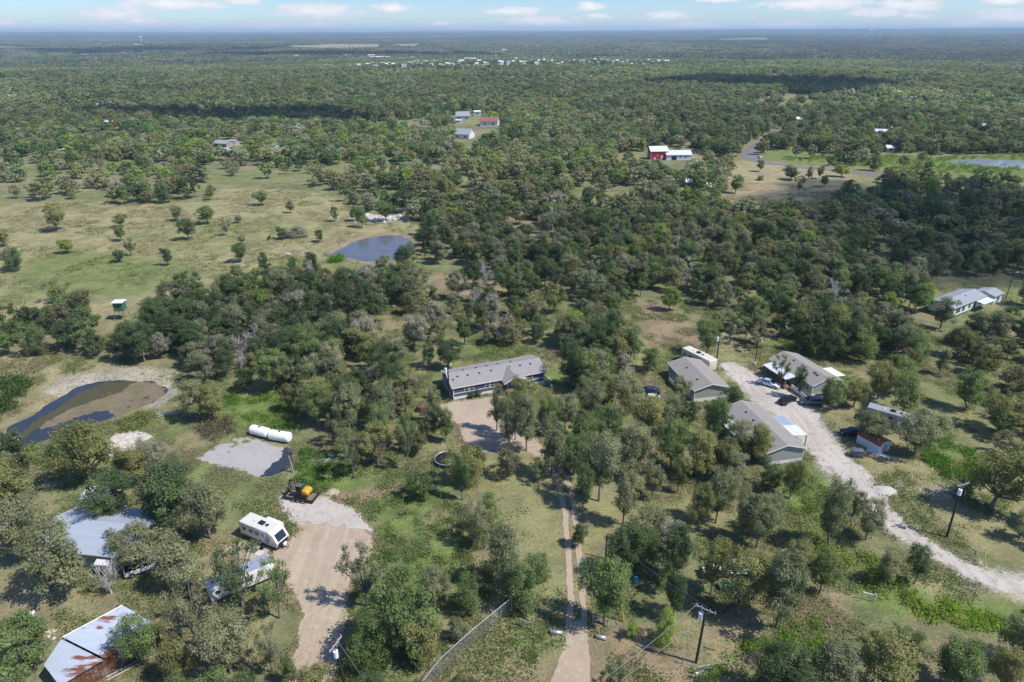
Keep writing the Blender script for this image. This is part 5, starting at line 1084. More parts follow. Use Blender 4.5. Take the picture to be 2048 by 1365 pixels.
# grey workshop
x, y = P(268, 1143); c, s = cs(R(-7))
ws_ = house('workshop', 'large metal-roofed workshop with pale green walls, half hidden by oaks at lower left', 'workshop', x-14.5*c, y-14.5*s, R(-7), 14.5, 9.5, 2.9, 1.5, M['green_wall'], M['metalroof'], trim='galv', skirt=0.08, over=0.4,
    doors=[('f', 10.0, 2.2, 2.2, 'galv'), ('r', 3, 1, 2.0, 'white')], wins=[('f', 6, 0.9, 0.9, 1.3), ('r', 5.5, 0.9, 0.9, 1.3)])
x, y = P(207, 1148); house('small_shed', 'narrow white shed beside the dead tree at the workshop front', 'shed', x-0.8, y, R(-5), 1.7, 1.5, 1.9, 0.25, M['white'], M['whitemetal'], trim='offwhite', skirt=0.05, over=0.1, doors=[('f', 0.3, 0.8, 1.7, 'black')])
x, y = P(150, 1052); house('lean_to', 'pale metal lean-to roof behind the workshop ridge', 'shed', x, y+2.5, R(-7), 5, 3.5, 3.2, 0.6, M['green_wall'], M['whitemetal'], trim='galv', skirt=0.05, over=0.2)

# rusty barn, corners surveyed at roof height
def slab(corners, th=0.08): 
    c4 = [Vector(c) for c in corners]; n = (c4[1]-c4[0]).cross(c4[2]-c4[0]).normalized(); n = n if n.z > 0 else -n
    return [tuple(c) for c in c4]+[tuple(c+n*th) for c in c4]
HEX = [(0,1,2,3),(7,6,5,4),(0,4,5,1),(1,5,6,2),(2,6,7,3),(3,7,4,0)]
bc = P(190, 1300); barn = empty('rusty_barn', (bc[0], bc[1], 0), 0, 'old barn with blue-grey tin roof streaked with rust at the lower left', 'barn')
def loc(px, py, z): q = P(px, py, z); return (q[0]-bc[0], q[1]-bc[1], z)
A1, A2, A3, A4 = loc(123, 1272, 4.2), loc(243, 1209, 4.2), loc(322, 1252, 3.0), loc(208, 1315, 3.0)
def pan(name, corners, n, mat):           # roofing sheets side by side between edge 0-3 and edge 1-2, each slightly proud of the next
    a_, b_, c_, d_ = [Vector(q) for q in corners]
    for i in range(n):
        t0, t1 = i/n, (i+1)/n; up = Vector((0, 0, 0.012*(i % 2)))
        q = [a_.lerp(b_, t0)+up, a_.lerp(b_, t1)+up, d_.lerp(c_, t1)+up, d_.lerp(c_, t0)+up]
        MB().add(slab(q, 0.04), HEX).build(name, mat, barn)
pan('roof_sheet', (A1, A2, A3, A4), 12, M['rustroof'])
B1, B2, B3, B4 = loc(86, 1328, 2.6), loc(121, 1276, 3.7), loc(206, 1319, 2.9), loc(118, 1370, 2.1)
pan('roof_sheet', (B2, B3, B4, B1), 8, M['rustroof'])
def wallpanels(p, q, z0p, z0q, n, mat, inset=0.25):
    p, q = Vector((p[0], p[1], 0)), Vector((q[0], q[1], 0)); nrm = (q-p).normalized().cross(Vector((0, 0, 1)))
    for i in range(n):
        t0, t1 = (i+0.03)/n, (i+0.97)/n; a_ = p.lerp(q, t0); b_ = p.lerp(q, t1); za = z0p+(z0q-z0p)*t0-0.03; zb = z0p+(z0q-z0p)*t1-0.03
        off = nrm*(0.02*(i % 3)); w_ = nrm*0.05
        v = [a_+off, b_+off, b_+off+w_, a_+off+w_]
        vs = [(k.x, k.y, -0.1) for k in v]+[(v[0].x, v[0].y, za), (v[1].x, v[1].y, zb), (v[2].x, v[2].y, zb), (v[3].x, v[3].y, za)]
        MB().add(vs, HEX).build('wall_sheet', mat, barn)
ins = lambda p, f=0.93: (p[0]*f, p[1]*f, p[2])
wallpanels(ins(A4), ins(A3), 3.0, 3.0, 16, M['rustwall']); wallpanels(ins(B4, .95), ins(A4), 2.1, 3.0, 10, M['rustwall']); wallpanels(ins(A3), ins(A2), 3.0, 4.1, 10, M['rustwall']); wallpanels(ins(A2), ins(A1), 4.1, 4.1, 12, M['rustwall']); wallpanels(ins(A1), ins(B1, .95), 3.7, 2.6, 6, M['rustwall']); wallpanels(ins(B1, .95), ins(B4, .95), 2.6, 2.1, 6, M['rustwall'])
MB().tube([A1, A2], 0.09, 6).build('ridge_cap', M['galv'], barn)

# deer blind on stilts
x, y = P(246, 636); db = empty('deer_blind', (x, y, 0), R(4), 'green hunting blind on legs with a pale roof at the pasture edge', 'hunting blind')
bx('cabin', M['green_paint'], db, -1.2, 1.2, -1.1, 1.1, 2.6, 4.9); bx('roof', M['farwhite'], db, -1.5, 1.5, -1.4, 1.4, 4.92, 5.1); bx('window', M['black'], db, -0.35, 0.45, -1.14, -1.103, 3.7, 4.1)
for q, w_ in ((-1, -1), (1, -1), (1, 1), (-1, 1)): MB().tube([(q*1.5, w_*1.4, 0), (q*1.1, w_*1.0, 2.6)], 0.07, 5).build('leg', M['green_paint'], db)
MB().tube([(-1.4, -1.3, 0.4), (1.15, -1.05, 2.3)], 0.05, 5).build('brace', M['green_paint'], db)

# brown shelter by the blue house
x, y = P(822, 772); sh = empty('picnic_shelter', (x, y, 0), R(8), 'low brown-roofed shelter left of the blue house', 'shelter')
MB().prism([(-1.6, 1.5), (0, 2.0), (1.6, 1.5), (1.6, 1.58), (0, 2.08), (-1.6, 1.58)], -1.5, 1.5, 'x').build('roof', M['brown_roof'], sh)
bx('base', M['wood'], sh, -1.2, 1.2, -1.1, 1.1, 0, 0.5)
for q, w_ in ((-1.3, -1.3), (1.3, -1.3), (1.3, 1.3), (-1.3, 1.3)): bx('post', M['wood'], sh, q-.05, q+.05, w_-.05, w_+.05, 0, 1.55)
# white shed with curved rusty roof
x, y = P(1766, 908); wsn = empty('white_shed', (x, y, 0), R(28), 'white portable shed with curved rust-red roof beside the scrap pile', 'shed')
arc = [(1.55*math.cos(q)*1.0, 1.75+0.75*math.sin(q)) for q in np.linspace(0, math.pi, 9)]
MB().prism([(-1.5, 0.1), (1.5, 0.1)]+[(u*0.97, z-0.03) for u, z in arc], -0.0, 4.6, 'y').build('wall', M['farwhite'], wsn)
MB().prism([(u, z) for u, z in arc]+[(u*1.04, z+0.07) for u, z in reversed(arc)], -0.15, 4.75, 'y').build('roof', M['burgundy'], wsn)
bx('door', M['galv'], wsn, -0.55, 0.55, -0.05, -0.003, 0.15, 1.75)
# far red barn and its neighbour
x, y = P(1302, 321); rb = house('red_barn', 'bright red barn with a white metal roof beyond the wood', 'barn', x, y, R(4), 10.5, 8, 5.0, 2.2, M['red'], M['whitemetal'], trim='white', skirt=0.1, doors=[('f', 6.2, 1.3, 2.2, 'white'), ('f', 2, 1.0, 1.3, 'white')], wins=[('f', 3.6, .9, 1, 1.8)], ridge=0.62)
x, y = P(1334, 322); house('white_metal_house', 'low white metal-roofed building beside the red barn', 'house', x, y, R(2), 15, 10, 3.2, 1.8, M['farwhite'], M['whitemetal'], trim='white', skirt=0.1, doors=[('f', 3, 3, 2.4, 'black')], wins=[('f', 8, .9, 1, 1.4), ('f', 11, .9, 1, 1.4)])
# house trio in the middle distance
def far_house(name, label, cat, px, py, wpx_, dep, wm, rm, eave=3.0, rise=1.8, rz=0.1, group=None, skirt=0.02, win=True, trim='white'):
    x, y = P(px, py); L = wpx(px, py, wpx_); z = float(terrain(x, y))
    r = empty(name, (x, y, z), rz, label, cat, group)
    MB().prism([(-dep/2, 0), (dep/2, 0), (dep/2, eave), (0, eave+rise*0.96), (-dep/2, eave)], -L/2, L/2, 'x').build('wall', wm, r)
    MB().prism([(-dep/2-.4, eave-0.1), (0, eave+rise), (dep/2+.4, eave-0.1), (dep/2+.4, eave+0.08), (0, eave+rise+0.2), (-dep/2-.4, eave+0.08)], -L/2-.4, L/2+.4, 'x').build('roof', rm, r)
    if win:
        for k in range(max(1, int(L/5))):
            xx = -L/2+ (k+0.5)*L/max(1, int(L/5)); bx('window', M['glass'], r, xx-0.7, xx+0.7, -dep/2-.06, -dep/2-.01, 1.0, 2.3)
    return r
far_house('green_house', 'pale green house with grey hip roof left of the red-roofed house', 'house', 927, 239, 27, 13, M['mint'], M['shingleblue'], 3.4, 3.2, 0.1)
far_house('red_roof_house', 'house with terracotta red roof in the middle distance', 'house', 981, 251, 34, 12, M['farwhite'], M['redroof'], 3.6, 3.0, -0.12)
far_house('grey_roof_house', 'blue-grey roofed house below the pale green house', 'house', 930, 276, 32, 12, M['farwhite'], M['shingleblue'], 3.2, 3.2, -0.3)
far_house('small_white_building', 'tiny white building between the green and the red-roofed house', 'outbuilding', 956, 231, 12, 6, M['farwhite'], M['farwhite'], 3.5, 0.8, 0.0)
far_house('white_carport', 'low white roofed carport left of the grey-roofed house', 'carport', 917, 246, 14, 6, M['farwhite'], M['whitemetal'], 2.4, 0.4, 0.0)
for px, py, w, lb, m_ in FH: far_house('far_house', lb, 'building', px, py, w*0.92, min(9, wpx(px, py, w)*0.6+2), M[['tanroof', 'sage', 'offwhite'][len(lb) % 3]] if m_ != 'red' else M['red'], M[m_], 2.6, 1.4, rnd.uniform(-.4, .4), 'scattered houses and sheds in the woodland')
gt = np.random.default_rng(8)
k = 0
def town_row(n, x0, x1, y0, y1, wmin, wmax, label):
    for i in range(n):
        px = x0+(x1-x0)*(i+gt.random()*0.8)/n; py = y0+(y1-y0)*gt.random(); w = gt.uniform(wmin, wmax)
        far_house('town_building', label, 'building', px, py, w, 14, M['farwhite'] if gt.random() < .8 else M['offwhite'], M[['farwhite', 'farwhite', 'offwhite', 'tanroof', 'galvb'][gt.integers(5)]], gt.uniform(5, 9), 2.0, gt.uniform(-.2, .2), 'buildings of the distant town', win=False)
town_row(26, 700, 930, 125, 138, 4, 11, 'tiny pale building in the left half of the distant town strip')
town_row(44, 940, 1340, 121, 136, 3, 8, 'tiny pale house in the right half of the distant town strip')
town_row(9, 690, 780, 107, 112, 5, 14, 'small white warehouse beyond the left half of the town'); town_row(8, 800, 1010, 110, 119, 5, 10, 'small white building between the town and the tan fields')
far_house('white_warehouse', 'long white warehouse in front of the tan fields', 'warehouse', 755, 111, 34, 40, M['farwhite'], M['farwhite'], 9, 2, 0, win=False)
far_house('yellow_warehouse', 'pale yellow lit warehouse right of the white warehouse', 'warehouse', 942, 117, 24, 35, M['farwhite'], M['offwhite'], 9, 2, 0, win=False)
far_house('white_hall', 'small bright white hall left of the long warehouse', 'building', 594, 108, 6, 18, M['farwhite'], M['farwhite'], 11, 1, 0, win=False)
town_row(8, 980, 1160, 83, 108, 3, 9, 'speck of a pale building high in the haze, middle'); town_row(8, 1230, 1400, 90, 108, 3, 7, 'speck of a pale building in the haze right of the town'); town_row(10, 1640, 1800, 72, 84, 3, 7, 'speck of a pale building near the right horizon')
town_row(5, 180, 320, 66, 92, 3, 6, 'speck of a pale building near the left horizon')
for px, py, hh, lab in ((285, 80, 12, 'pale water tower on the left horizon'), (1738, 73, 12, 'left of two white water towers on the right horizon'), (1744, 73, 11, 'right of two white water towers on the right horizon')):
    x, y = P(px, 84 if px < 1000 else 80); sc_ = depth(x, y)/F; z = float(terrain(x, y)); h_ = (84 if px < 1000 else 80)*0+hh*sc_+max(0, 0); w_ = empty('water_tower', (x, y, z), 0, lab, 'water tower')
    MB().tube([(0, 0, 0), (0, 0, h_*0.75)], [1.6*sc_*0.5, 1.2*sc_*0.5], 8).build('stem', M['farwhite'], w_); MB().tube([(0, 0, h_*0.7), (0, 0, h_*0.78), (0, 0, h_*0.92), (0, 0, h_)], [1*sc_, 2.4*sc_, 2.4*sc_, 1*sc_], 10).build('tank', M['farwhite'], w_)

# ------------------------------------------------------------------ vehicles
def make_car(px, py, rz, label, paint, style='sedan', L=4.7, Wd=1.82, Hh=1.45, tail=False):
    x, y = P(px, py); r = empty('car' if style != 'pickup' else 'pickup_truck', (x, y, float(terrain(x, y))), rz, label, 'car' if style != 'pickup' else 'pickup truck'); m = M[paint]
    h = L/2
    if style == 'sedan': body = [(-h, .35), (-h, .80), (-h+.15, .98), (-h+.75, 1.02), (h-1.25, .95), (h-.2, .78), (h, .62), (h, .32)]; cab = [(-h+.55, 1.0), (-h+1.25, Hh), (h-2.05, Hh), (h-1.15, .93)]
    elif style == 'suv': body = [(-h, .4), (-h, 1.0), (-h+.1, 1.08), (h-1.2, 1.05), (h-.15, .92), (h, .7), (h, .38)]; cab = [(-h+.08, 1.06), (-h+.35, Hh), (h-2.0, Hh), (h-1.15, 1.04)]
    else: body = [(-h, .5), (-h, 1.15), (-h+.06, 1.2), (h-1.3, 1.18), (h-.1, 1.08), (h, .8), (h, .45)]; cab = [(-h+2.15, 1.18), (-h+2.3, Hh), (h-2.1, Hh), (h-1.35, 1.16)]
    def sweep(prof, w0, w1, z0, z1):
        vs = []; 
        for s_ in (-1, 1):
            for u, z in prof:
                t_ = (z-z0)/(z1-z0+1e-6); t_ = min(1, max(0, t_)); ww = (w0*(1-t_)+w1*t_)/2; ww *= 1-0.10*max(0, (abs(u)/h-0.72)/0.28)
                vs.append((u, s_*ww, z))
        n = len(prof); return vs, [tuple(range(n)), tuple(range(2*n-1, n-1, -1))]+[(i, n+i, n+(i+1) % n, (i+1) % n) for i in range(n)]
    b = MB(); v, f = sweep(body, Wd, Wd*0.93, .3, 1.1); b.add(v, f); bd = b.build('body', m, r, bevel=0.05)
    c = MB(); v, f = sweep(cab, Wd*0.90, Wd*0.72, 1.0, Hh); c.add(v, f); cb = c.build('cabin', m, r, bevel=0.03)
    # windows as thin panes set just proud of the cabin
    g_ = MB(); n = len(cab); zc = [q[1] for q in cab]
    def side_pane(s_):
        u0, u1 = cab[0][0]+.42, cab[3][0]-.42; t0 = cab[1][0]+.12; t1 = cab[2][0]-.12; zb = cab[0][1]+.08; zt = Hh-.10
        wb, wt = Wd*0.885/2+.012, Wd*0.745/2+.012
        g_.add([(u0, s_*wb, zb), (u1, s_*wb, zb), (t1, s_*wt, zt), (t0, s_*wt, zt), (u0, s_*(wb-.03), zb), (u1, s_*(wb-.03), zb), (t1, s_*(wt-.03), zt), (t0, s_*(wt-.03), zt)], HEX)
    side_pane(-1); side_pane(1); g_.build('side_window', M['glass'], r)
    for nm, a_, b_ in (('windscreen', cab[3], cab[2]), ('rear_window', cab[0], cab[1])):
        A_ = Vector((a_[0], 0, a_[1])); B_ = Vector((b_[0], 0, b_[1])); d_ = B_-A_; nn_ = Vector((d_.z, 0, -d_.x)).normalized(); nn_ = nn_ if nn_.x*(1 if nm == 'windscreen' else -1) > 0 else -nn_
        p0 = A_+d_*0.15+nn_*.012; p1 = A_+d_*0.88+nn_*.012; w0, w1 = Wd*0.40, Wd*0.33
        MB().add([(p0.x, -w0, p0.z), (p0.x, w0, p0.z), (p1.x, w1, p1.z), (p1.x, -w1, p1.z)]+[(q[0]-nn_.x*.03, q[1], q[2]-nn_.z*.03) for q in [(p0.x, -w0, p0.z), (p0.x, w0, p0.z), (p1.x, w1, p1.z), (p1.x, -w1, p1.z)]], HEX).build(nm, M['glass'], r)
    if style == 'pickup': bx('bed', M['black'], r, -h+.12, -h+2.05, -Wd/2+.18, Wd/2-.18, 1.12, 1.215)
    for sx_ in (-1, 1):
        for sy_ in (-1, 1):
            R_ = 0.34 if style != 'pickup' else 0.42
            wl = MB().tube([(sx_*(h-.9), sy_*(Wd/2-.20), R_), (sx_*(h-.9), sy_*(Wd/2+.02), R_)], R_, 14).build('wheel', M['rubber'], r)
            MB().tube([(sx_*(h-.9), sy_*(Wd/2+.005), R_), (sx_*(h-.9), sy_*(Wd/2+.035), R_)], R_*.6, 10).build('rim', M['chrome'], wl)
    for sy_ in (-1, 1):
        bx('headlight', M['lamp'], r, h-.10, h+.01, sy_*Wd*.36-.18, sy_*Wd*.36+.18, .60, .74); bx('tail_light', M['tail'], r, -h-.012, -h+.08, sy_*Wd*.36-.16, sy_*Wd*.36+.16, .74 if style == 'sedan' else .9, .90 if style == 'sedan' else 1.1)
    return r
make_car(1537, 773, R(-40), 'white sedan parked beside the grey porch house', 'carwhite')
make_car(1574, 806, R(35), 'dark sedan with red tail lights in front of the grey porch house', 'carblack')
make_car(1623, 810, R(175), 'grey estate car parked at the gable of the grey porch house', 'cargrey', 'suv', 4.9, 1.9, 1.6)
make_car(1657, 803, R(178), 'black pickup truck beside the grey estate car', 'carblack', 'pickup', 5.4, 1.95, 1.85)
make_car(1706, 872, R(176), 'black sedan parked alone beside the caliche road', 'carblack', L=4.9)
make_car(1299, 803, R(175), 'white sedan in the trees left of the first tan house', 'carwhite')
make_car(1297, 787, R(170), 'dark sedan behind the white sedan left of the first tan house', 'carblue')
make_car(293, 1137, R(32), 'white pickup truck with open black bed beside the workshop', 'carwhite', 'pickup', 5.6, 1.95, 1.85)
make_car(1432, 1150, R(5), 'white car half hidden under the trees above the transformer pole', 'carwhite'); make_car(1520, 1150, R(-15), 'pale grey car under the trees, right of the white one', 'cargrey', 'suv', 4.6, 1.85, 1.6)
make_car(1468, 1147, R(0), 'white pickup truck between two cars under the trees', 'carwhite', 'pickup', 5.4, 1.95, 1.85)
make_car(1515, 300, R(75), 'dark car driving on the far paved road', 'carblue', 'suv', 4.8, 1.9, 1.6); make_car(1521, 318, R(80), 'white car at the bend of the far paved road', 'carwhite')
make_car(1385, 735, R(-25), 'dark car behind the cream motorhome', 'carblack') if False else None

def make_camper(px, py, rz, label, L, Wd=2.45, Hh=3.1, body='farwhite', roof='offwhite', nose=True, name='travel_trailer', cat='camper', slide=True, bands=True):
    x, y = P(px, py); r = empty(name, (x, y, 0), rz, label, cat); z0 = 0.65
    if nose: prof = [(0, z0), (0, Hh-.12), (.12, Hh), (L-1.5, Hh), (L-.75, Hh-.35), (L-.12, Hh-1.35), (L, z0+.75), (L-.25, z0)]
    else: prof = [(0, z0), (0, Hh-.1), (.1, Hh), (L-.1, Hh), (L, Hh-.1), (L, z0)]
    m = MB(); n = len(prof); m.add([(u, 0, z) for u, z in prof]+[(u, Wd, z) for u, z in prof], [tuple(range(n)), tuple(range(2*n-1, n-1, -1))]+[(i, n+i, n+(i+1) % n, (i+1) % n) for i in range(n)]); m.build('body', M[body], r, bevel=0.05)
    bx('roof', M[roof], r, .12, L-(1.45 if nose else .12), .08, Wd-.08, Hh+.003, Hh+.05)
    for u in (L*.30, L*.62): bx('roof_vent', M['black'] if u > L*.4 else M['offwhite'], r, u-.22, u+.22, Wd*.5-.22, Wd*.5+.22, Hh+.055, Hh+.18)
    bx('air_conditioner', M['black'], r, L*.42, L*.42+.95, Wd*.5-.35, Wd*.5+.35, Hh+.055, Hh+.33, 0.04)
    for u, w in ((.7, .6), (L*.27, .75), (L*.43, .7)): bx('window', M['glass'], r, u, u+w, -.03, -.004, 1.75, 2.3)
    dr_ = bx('door', M['white'], r, L*.60, L*.60+.62, -.035, -.004, z0+.12, 2.6); bx('pane', M['glass'], dr_, L*.60+.14, L*.60+.48, -.045, -.038, 1.9, 2.4)
    if bands:
        bx('stripe', M['grey_plastic'], r, .25, L*.57, -.02, -.003, z0+.08, z0+.30); s_ = MB()
        for k in range(3): s_.add([(L*.66+.25*k, -.022, z0+.1), (L*.66+.25*k+.12, -.022, z0+.1), (L*.76+.25*k+.12, -.022, 2.7-.2*k), (L*.76+.25*k, -.022, 2.7-.2*k), (L*.66+.25*k, -.003, z0+.1), (L*.66+.25*k+.12, -.003, z0+.1), (L*.76+.25*k+.12, -.003, 2.7-.2*k), (L*.76+.25*k, -.003, 2.7-.2*k)], HEX)
        s_.build('graphic', M['black'], r)
    if nose:
        w_ = MB().add([(L-.72+.02, .35, Hh-.37+.02), (L-.10+.03, .35, Hh-1.42), (L-.10+.03, Wd-.35, Hh-1.42), (L-.72+.02, Wd-.35, Hh-.37+.02), (L-.76, .35, Hh-.42), (L-.16, .35, Hh-1.44), (L-.16, Wd-.35, Hh-1.44), (L-.76, Wd-.35, Hh-.42)], HEX); w_.build('front_window', M['glass'], r)
        bx('nose_cap', M['black'], r, L-.10, L+.02, .3, Wd-.3, z0+.1, z0+.75)
        MB().tube([(L-.2, .5, .55), (L+1.1, Wd/2, .55), (L-.2, Wd-.5, .55)], .06, 5).build('hitch', M['black'], r); bx('gas_bottle', M['white'], r, L+.12, L+.42, Wd/2-.32, Wd/2+.32, .6, 1.05, .05)
    if slide: bx('slide_out', M[body], r, L*.38, L*.78, Wd+.003, Wd+.75, 1.0, Hh-.35); 
    for u in (L*.42, L*.42+.85):
        for yy in (.12, Wd-.12):
            wl = MB().tube([(u, yy-.12, .36), (u, yy+.12, .36)], .36, 12).build('wheel', M['rubber'], r); q = yy-.15 if yy < 1 else yy+.13
            MB().tube([(u, q, .36), (u, q+.02, .36)], .2, 8).build('rim', M['chrome'], wl)
    s_ = MB(); s_.box(L*.60, L*.60+.62, -.55, -.05, .40, .45); s_.box(L*.60, L*.60+.62, -.85, -.5, .2, .25); s_.build('entry_step', M['black'], r)
    return r
cmp_ = make_camper(482, 1073, R(-27), 'white travel trailer with slanted dark front window beside the sandy driveway', 7.5, Hh=3.0)
make_camper(424, 1213, R(37), 'older pale camper with grey roof half covered by an open oak', 8.6, Hh=2.9, roof='galv', body='farwhite', nose=False, slide=False)
make_camper(1361, 722, R(-58), 'cream motorhome parked behind the first tan house', 8.6, Hh=3.2, body='motorhome', roof='motorhome', nose=False, name='motorhome', cat='motorhome')
make_camper(1727, 842, R(-38), 'long grey-green camper trailer under the tree by the white shed', 9.5, Hh=2.9, body='sage2', roof='galv', name='camper_trailer', cat='camper', slide=False)
# black small trailer in front of the white travel trailer: spare wheels and plates
x, y = P(548, 1100); st = empty('tow_dolly', (x, y, 0), R(-20), 'small black tow dolly with white wheels in front of the travel trailer', 'dolly')
bx('frame', M['black'], st, -1.0, .6, -.08, .08, .35, .45); bx('axle', M['black'], st, -.1, .1, -.75, .75, .3, .42)
for q in (-.8, .8):
    wl = MB().tube([(0, q-.1, .34), (0, q+.1, .34)], .34, 14).build('wheel', M['rubber'], st); MB().tube([(0, q-.12, .34), (0, q-.105, .34)], .24, 10).build('rim', M['white'], wl)
# excavator on its flat trailer
x, y = P(576, 992); ft = empty('flatbed_trailer', (x, y, 0), R(-14), 'low black flatbed trailer carrying the orange excavator', 'trailer')
for k in range(9): bx('deck_board', M['wood'], ft, .1+k*.55, .1+k*.55+.52, -.95, 1.0, .62, .68+.01*(k % 2))
fr = MB(); fr.box(0, 5.2, -1.08, -.97, .5, .78); fr.box(0, 5.2, 1.02, 1.13, .5, .78); fr.box(-.1, 0.05, -1.08, 1.13, .5, 1.25); fr.box(5.05, 5.2, -1.08, 1.13, .5, 1.0); fr.build('frame', M['black'], ft)
for u in (1.6, 2.5, 3.4):
    for yy in (-1.2, 1.25):
        wl = MB().tube([(u, yy-.1, .36), (u, yy+.1, .36)], .36, 12).build('wheel', M['rubber'], ft); MB().tube([(u, yy-.13, .36), (u, yy-.105, .36)], .18, 8).build('rim', M['chrome'], wl)
MB().tube([(-.1, 0, .6), (-1.3, 0, .5)], .07, 6).build('drawbar', M['black'], ft)
c, s = cs(R(-14)); ex = empty('excavator', (x+2.9*c, y+2.9*s, .70), R(166), 'small orange and black excavator standing on the flatbed trailer', 'excavator')
for q in (-.7, .7): MB().prism([(-1.1, .15), (-.9, 0), (.9, 0), (1.1, .15), (1.1, .38), (.9, .52), (-.9, .52), (-1.1, .38)], q-.2, q+.2, 'y').build('track', M['black'], ex, bevel=.03)
bx('platform', M['black'], ex, -1.15, .95, -.8, .8, .53, .72, .03)
MB().prism([(-1.35, .74), (-.2, .74), (-.2, 1.5), (-.9, 1.5), (-1.35, 1.2)], -.78, .78, 'y').build('engine_cover', M['orange'], ex, bevel=.06)
cb = bx('cab', M['black'], ex, -.15, .85, -.05, .75, .74, 2.2, .05); bx('roof', M['grey_plastic'], cb, -.2, .92, -.1, .8, 2.21, 2.29); bx('window', M['glass'], cb, -.05, .72, .752, .77, 1.3, 2.05); bx('window', M['glass'], cb, .853, .87, .05, .65, 1.2, 2.05)
MB().tube([(.7, -.35, .85), (1.5, -.35, 2.3), (2.4, -.35, 2.5)], [.17, .15, .12], 6).build('boom', M['black'], ex); MB().tube([(2.4, -.35, 2.5), (2.75, -.35, 1.2)], [.12, .09], 6).build('stick', M['black'], ex)
MB().prism([(2.55, 1.2), (2.95, 1.15), (3.0, .7), (2.7, .45), (2.35, .6)], -.6, -.1, 'y').build('bucket', M['grey_plastic'], ex, bevel=.02)
# tractor / atv by the workshop
def atv(px, py, rz, label, paint):
    x, y = P(px, py); r = empty('quad_bike', (x, y, 0), rz, label, 'quad bike')
    MB().prism([(-.9, .45), (-.85, .75), (-.1, .8), (.25, .95), (.85, .75), (.9, .45)], -.35, .35, 'y').build('body', M[paint], r, bevel=.05); bx('seat', M['black'], r, -.6, .1, -.18, .18, .8, .92, .03)
    MB().tube([(.3, -.38, 1.1), (.3, .38, 1.1)], .03, 5).build('handlebar', M['black'], r)
    for sx_ in (-.65, .65):
        for sy_ in (-.5, .5): MB().tube([(sx_, sy_-.14, .3), (sx_, sy_+.14, .3)], .3, 10).build('wheel', M['rubber'], r)
atv(352, 1121, R(20), 'dark blue quad bike right of the white pickup truck', 'carblue'); atv(342, 1126, R(-40), 'black quad bike beside the dark blue one', 'black')
x, y = P(364, 1094); w_ = empty('wheelbarrow', (x, y, 0), R(30), 'dark wheelbarrow behind the quad bikes', 'wheelbarrow')
MB().prism([(-.5, .6), (-.35, .3), (.35, .3), (.55, .6)], -.32, .32, 'y').build('tray', M['black'], w_); MB().tube([(.6, -.06, .2), (.6, .06, .2)], .2, 10).build('wheel', M['rubber'], w_)
for q in (-.28, .28): MB().tube([(.6, q*.3, .2), (-.2, q, .3), (-1.1, q, .6)], .025, 4).build('handle', M['wood'], w_)

# ------------------------------------------------------------------ tanks, poles, wires, clutter
def tank(px, py, rz, L, rad, label, legs=False):
    x, y = P(px, py); r = empty('storage_tank', (x, y, 0), rz, label, 'tank'); zc = rad+(.25 if legs else 0.02)
    prof = [(-L/2, rad*.55), (-L/2+.03, rad*.85), (-L/2+.12, rad*.97), (-L/2+.25, rad)]; pts = prof+[(-u, q) for u, q in reversed(prof)]
    MB().tube([(u, 0, zc) for u, q in pts], [q for u, q in pts], 20).build('shell', M['white_tank'], r)
    for u in np.linspace(-L/2+.7, L/2-.7, 4): MB().tube([(u-.05, 0, zc), (u+.05, 0, zc)], rad+.025, 20).build('band', M['white_tank'], r)
    MB().tube([(0, 0, zc+rad-.05), (0, 0, zc+rad+.12)], .22, 10).build('hatch', M['grey_plastic'], r)
    if legs:
        for u in (-L*.3, L*.3): bx('leg', M['galv'], r, u-.06, u+.06, -rad*.6, rad*.6, 0, zc-rad+.12)
tank(521, 870, R(-22), 4.0, .95, 'left of two big white cylindrical tanks lying in the grass'); tank(561, 880, R(-16), 4.3, .98, 'right of two big white cylindrical tanks lying in the grass')
tank(48, 1238, R(25), 2.6, .42, 'silver propane tank at the lower left corner near the barn', True)
x, y = P(893, 925); tp = empty('trampoline', (x, y, 0), 0, 'round black trampoline with pale rim under the trees', 'trampoline')
MB().tube([(0, 0, .84), (0, 0, .87)], 1.95, 28).build('mat', M['black'], tp)
q_ = [(2.15*math.cos(a), 2.15*math.sin(a), .9) for a in np.linspace(0, 6.2832, 29)]; MB().tube(q_, .10, 6, False).build('rim', M['galvb'], tp)
for a in np.linspace(0, 6.2832, 7)[:6]: MB().tube([(2.15*math.cos(a), 2.15*math.sin(a), 0), (2.15*math.cos(a), 2.15*math.sin(a), .9)], .04, 5).build('leg', M['galv'], tp)
for a in np.linspace(.5, 6.78, 7)[:6]: MB().tube([(2.2*math.cos(a), 2.2*math.sin(a), .9), (2.2*math.cos(a), 2.2*math.sin(a), 2.5)], .03, 5).build('net_pole', M['black'], tp)

